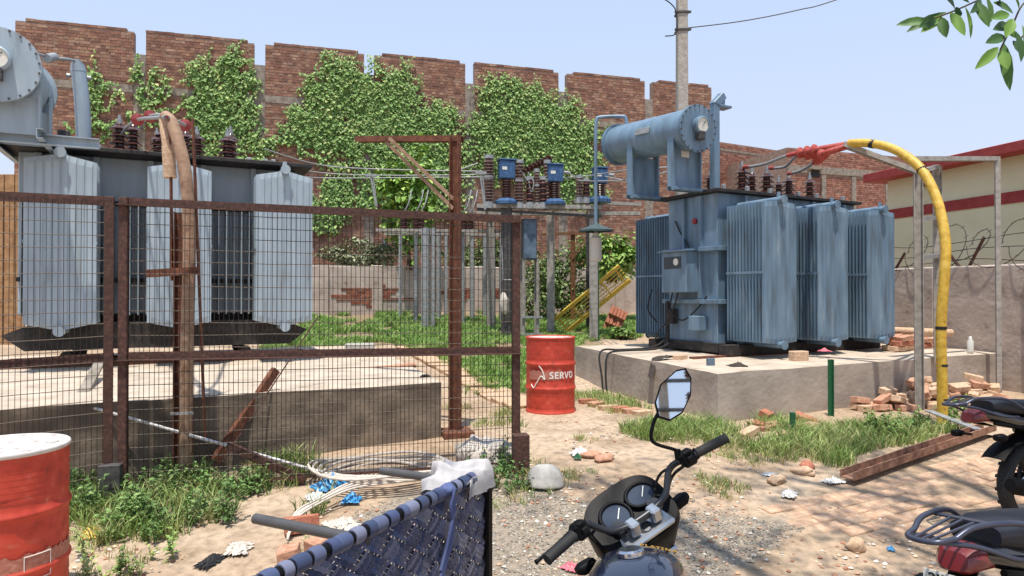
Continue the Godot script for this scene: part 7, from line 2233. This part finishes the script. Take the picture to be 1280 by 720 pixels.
	bush("tangled green shrub behind the breaker cabinet", G(668, 402), Vector3(0.7, 0.9, 0.45), 1600, 0.11, [lin(118, 142, 80), lin(100, 124, 66), lin(138, 156, 96)], 35)
	bush("light green bush beyond the yellow ladder", P(765, 352, 16.5), Vector3(0.7, 0.6, 0.45), 1300, 0.16, [lin(130, 162, 70), lin(112, 146, 60), lin(150, 176, 88)], 36)
	bush("low leafy bush at the yellow ladder's foot", G(775, 424), Vector3(0.3, 0.12, 0.2), 500, 0.09, [lin(110, 140, 64), lin(92, 122, 54)], 37)

func broad_leaf(b: B, p: Vector3, nrm: Vector3, along: Vector3, l: float, w: float) -> void:
	var t := (along - nrm * along.dot(nrm)).normalized()
	var s := nrm.cross(t)
	var ws := [0.06, 0.55, 0.95, 0.9, 0.5, 0.0]
	var fs := [0.0, 0.15, 0.38, 0.62, 0.85, 1.0]
	var rows := []
	for i in 6:
		var row := PackedVector3Array()
		for k in [-1.0, -0.5, 0.0, 0.5, 1.0]:
			row.append(p + t * l * fs[i] + s * k * ws[i] * w * 0.5 + nrm * (absf(k) * ws[i] * w * 0.14 - fs[i] * fs[i] * l * 0.12))
		rows.append(row)
	b.grid(rows, false, p - nrm)

func tree() -> void:
	var o := thing("shade_tree", "shade tree whose leafy twigs hang over the yard", "tree")
	var r := RandomNumberGenerator.new(); r.seed = 15
	var root := Vector3(4.6, 0, 1.6)
	var b := B.new()
	b.tube(spline([root - Vector3.UP * 0.1, root + Vector3(0.05, 1.2, 0), root + Vector3(-0.1, 2.6, -0.1)], 6), [0.24, 0.22, 0.21, 0.2, 0.19, 0.185, 0.18, 0.175, 0.17, 0.165, 0.16, 0.155, 0.15], 14)
	part(b, "trunk", mats["bark"], o)
	var lf := B.new()
	var tones := [lin(74, 106, 40), lin(60, 92, 36), lin(92, 124, 50), lin(50, 80, 34)]
	var limbs := [
		[Vector3(4.5, 2.6, 1.5), Vector3(3.4, 3.6, 0.2), Vector3(2.2, 4.1, -1.4), Vector3(1.2, 4.4, -2.3)],
		[Vector3(4.5, 2.6, 1.5), Vector3(4.2, 3.8, -0.4), Vector3(3.9, 4.4, -2.0), Vector3(3.5, 4.6, -3.4)],
		[Vector3(4.5, 2.6, 1.5), Vector3(5.2, 3.8, 0.4), Vector3(5.6, 4.4, -1.6), Vector3(5.2, 4.6, -3.0)],
		[Vector3(4.5, 2.6, 1.5), Vector3(3.4, 3.9, 1.6), Vector3(1.6, 4.4, 1.0), Vector3(0.4, 4.6, -0.4)],
		[Vector3(4.5, 2.6, 1.5), Vector3(5.0, 4.2, 2.6), Vector3(5.2, 5.0, 3.6)],
		[Vector3(2.2, 4.1, -1.4), Vector3(1.0, 4.3, -1.6), Vector3(0.0, 4.2, -1.9)],
		[Vector3(3.4, 3.6, 0.2), Vector3(3.1, 3.7, -1.4), Vector3(2.6, 4.2, -2.9), Vector3(2.0, 4.6, -3.7)],
		[Vector3(2.2, 4.1, -1.4), Vector3(1.4, 4.5, -2.6), Vector3(0.9, 4.8, -3.6), Vector3(0.5, 5.0, -4.2)],
		[Vector3(3.9, 4.4, -2.0), Vector3(3.6, 4.8, -3.2), Vector3(3.4, 5.1, -4.3), Vector3(3.1, 5.3, -5.0)],
		[Vector3(3.6, 4.8, -3.2), Vector3(2.6, 5.0, -3.9), Vector3(1.7, 5.2, -4.4)]]
	for l in limbs:
		b = B.new()
		var sp := spline(l, 6)
		var rr := []
		for i in sp.size(): rr.append(lerpf(0.08, 0.015, float(i) / sp.size()))
		b.tube(sp, rr, 8); part(b, "limb", mats["bark"], o)
		for i in range(int(sp.size() * 0.3), sp.size()):
			for k in 8:
				var c: Vector3 = sp[i] + Vector3(r.randfn() * 0.34, r.randfn() * 0.2 + 0.1, r.randfn() * 0.34)
				for q in 5:
					var p: Vector3 = c + Vector3(r.randfn(), r.randfn() * 0.6, r.randfn()) * 0.1
					# stay above what the photograph frames
					if -p.z > 0.6 and p.y < EYE + 0.46 * -p.z + 0.1 and absf(p.x) < -p.z * 0.8: continue
					lf.col = Color(tones[r.randi() % 4]) * r.randf_range(0.8, 1.2)
					leaf(lf, p, (Vector3.UP + Vector3(r.randfn(), r.randfn(), r.randfn()) * 0.5).normalized(), Vector3(r.randfn(), -0.5, r.randfn()), r.randf_range(0.08, 0.13), r.randf_range(0.035, 0.055))
	# the twigs that hang into view
	b = B.new()
	var tw := [[P(1330, -30, 3.2), P(1270, -20, 3.2), P(1200, 10, 3.2), P(1158, 26, 3.2)], [P(1330, -30, 3.0), P(1285, 0, 3.0), P(1268, 30, 3.0), P(1252, 62, 3.0)], [P(1330, -20, 3.1), P(1300, 20, 3.1), P(1272, 55, 3.1)]]
	b.tube(spline([Vector3(3.9, 4.4, -2.0), Vector3(3.3, 3.6, -2.9), P(1330, -30, 3.1)], 6), 0.015, 6)
	for t in tw: b.tube(spline(t, 6), 0.004, 5)
	part(b, "twig", mats["bark"], o)
	for q in [[1165, 24, -26, -6, 3.2], [1172, 22, -22, 12, 3.2], [1178, 20, 6, 22, 3.2], [1185, 14, -10, -16, 3.2], [1190, 14, 16, 22, 3.2], [1200, 8, -14, 14, 3.2], [1208, 6, 14, 30, 3.2], [1222, 0, 4, 32, 3.2], [1214, 2, -20, -14, 3.2], [1235, -6, 10, 24, 3.2], [1196, 12, 8, -18, 3.2], [1268, 22, -14, 24, 3.0], [1262, 30, -24, 10, 3.0], [1258, 44, -26, 12, 3.0], [1256, 52, 4, 24, 3.0], [1250, 58, -16, 16, 3.0], [1268, 50, 8, 22, 3.0], [1272, 38, 12, 28, 3.0], [1276, 10, -10, -12, 3.0], [1264, 16, -18, 4, 3.0], [1275, 60, -6, 22, 3.1], [1280, 30, -10, 30, 3.1], [1252, 62, 6, 22, 3.0], [1258, 36, 16, 6, 3.0], [1180, 18, 12, -14, 3.2], [1228, -4, -16, 18, 3.2], [1255, 10, 14, -20, 3.0], [1244, 2, 12, 16, 3.1]]:
		var p0 := P(q[0], q[1], q[4] + r.randf_range(-0.06, 0.06)); var p1 := P(q[0] + q[2] * 1.1, q[1] + q[3] * 1.1, q[4] + r.randf_range(-0.1, 0.1))
		lf.col = Color(tones[r.randi() % 4]) * r.randf_range(1.0, 1.5)
		broad_leaf(lf, p0, (Vector3(r.randfn() * 0.5, 0.3, 0.9)).normalized(), p1 - p0, (p1 - p0).length() * 1.1, 0.05)
	part(lf, "crown", mats["leaf_vc"], o)
	# poles behind the viewer, seen in the motorcycle's mirror
	var hp := thing("twin_pole_structure", "twin pole line structure with cross arms across the road", "pole")
	for x in [0.0, 2.2]:
		b = B.new(); b.tube(PackedVector3Array([Vector3(x + 1.0, -0.1, 9.0), Vector3(x + 1.0, 8.0, 9.0)]), [0.12, 0.09], 10); part(b, "pole", mats["pole_concrete"], hp)
	for y in [4.4, 5.0, 5.7, 7.4]:
		b = B.new(); b.channel(Vector3(-0.9, y, 8.85), Vector3(3.4, y, 8.85), 0.07, 0.05, 0.01, Vector3.DOWN); part(b, "cross_arm", mats["dark_steel"], hp)
		for k in 4: insulator_post(hp, Vector3(-0.6 + 1.05 * k, y + 0.03, 8.85), 0.3, 0.08, 4, mats["glaze"])
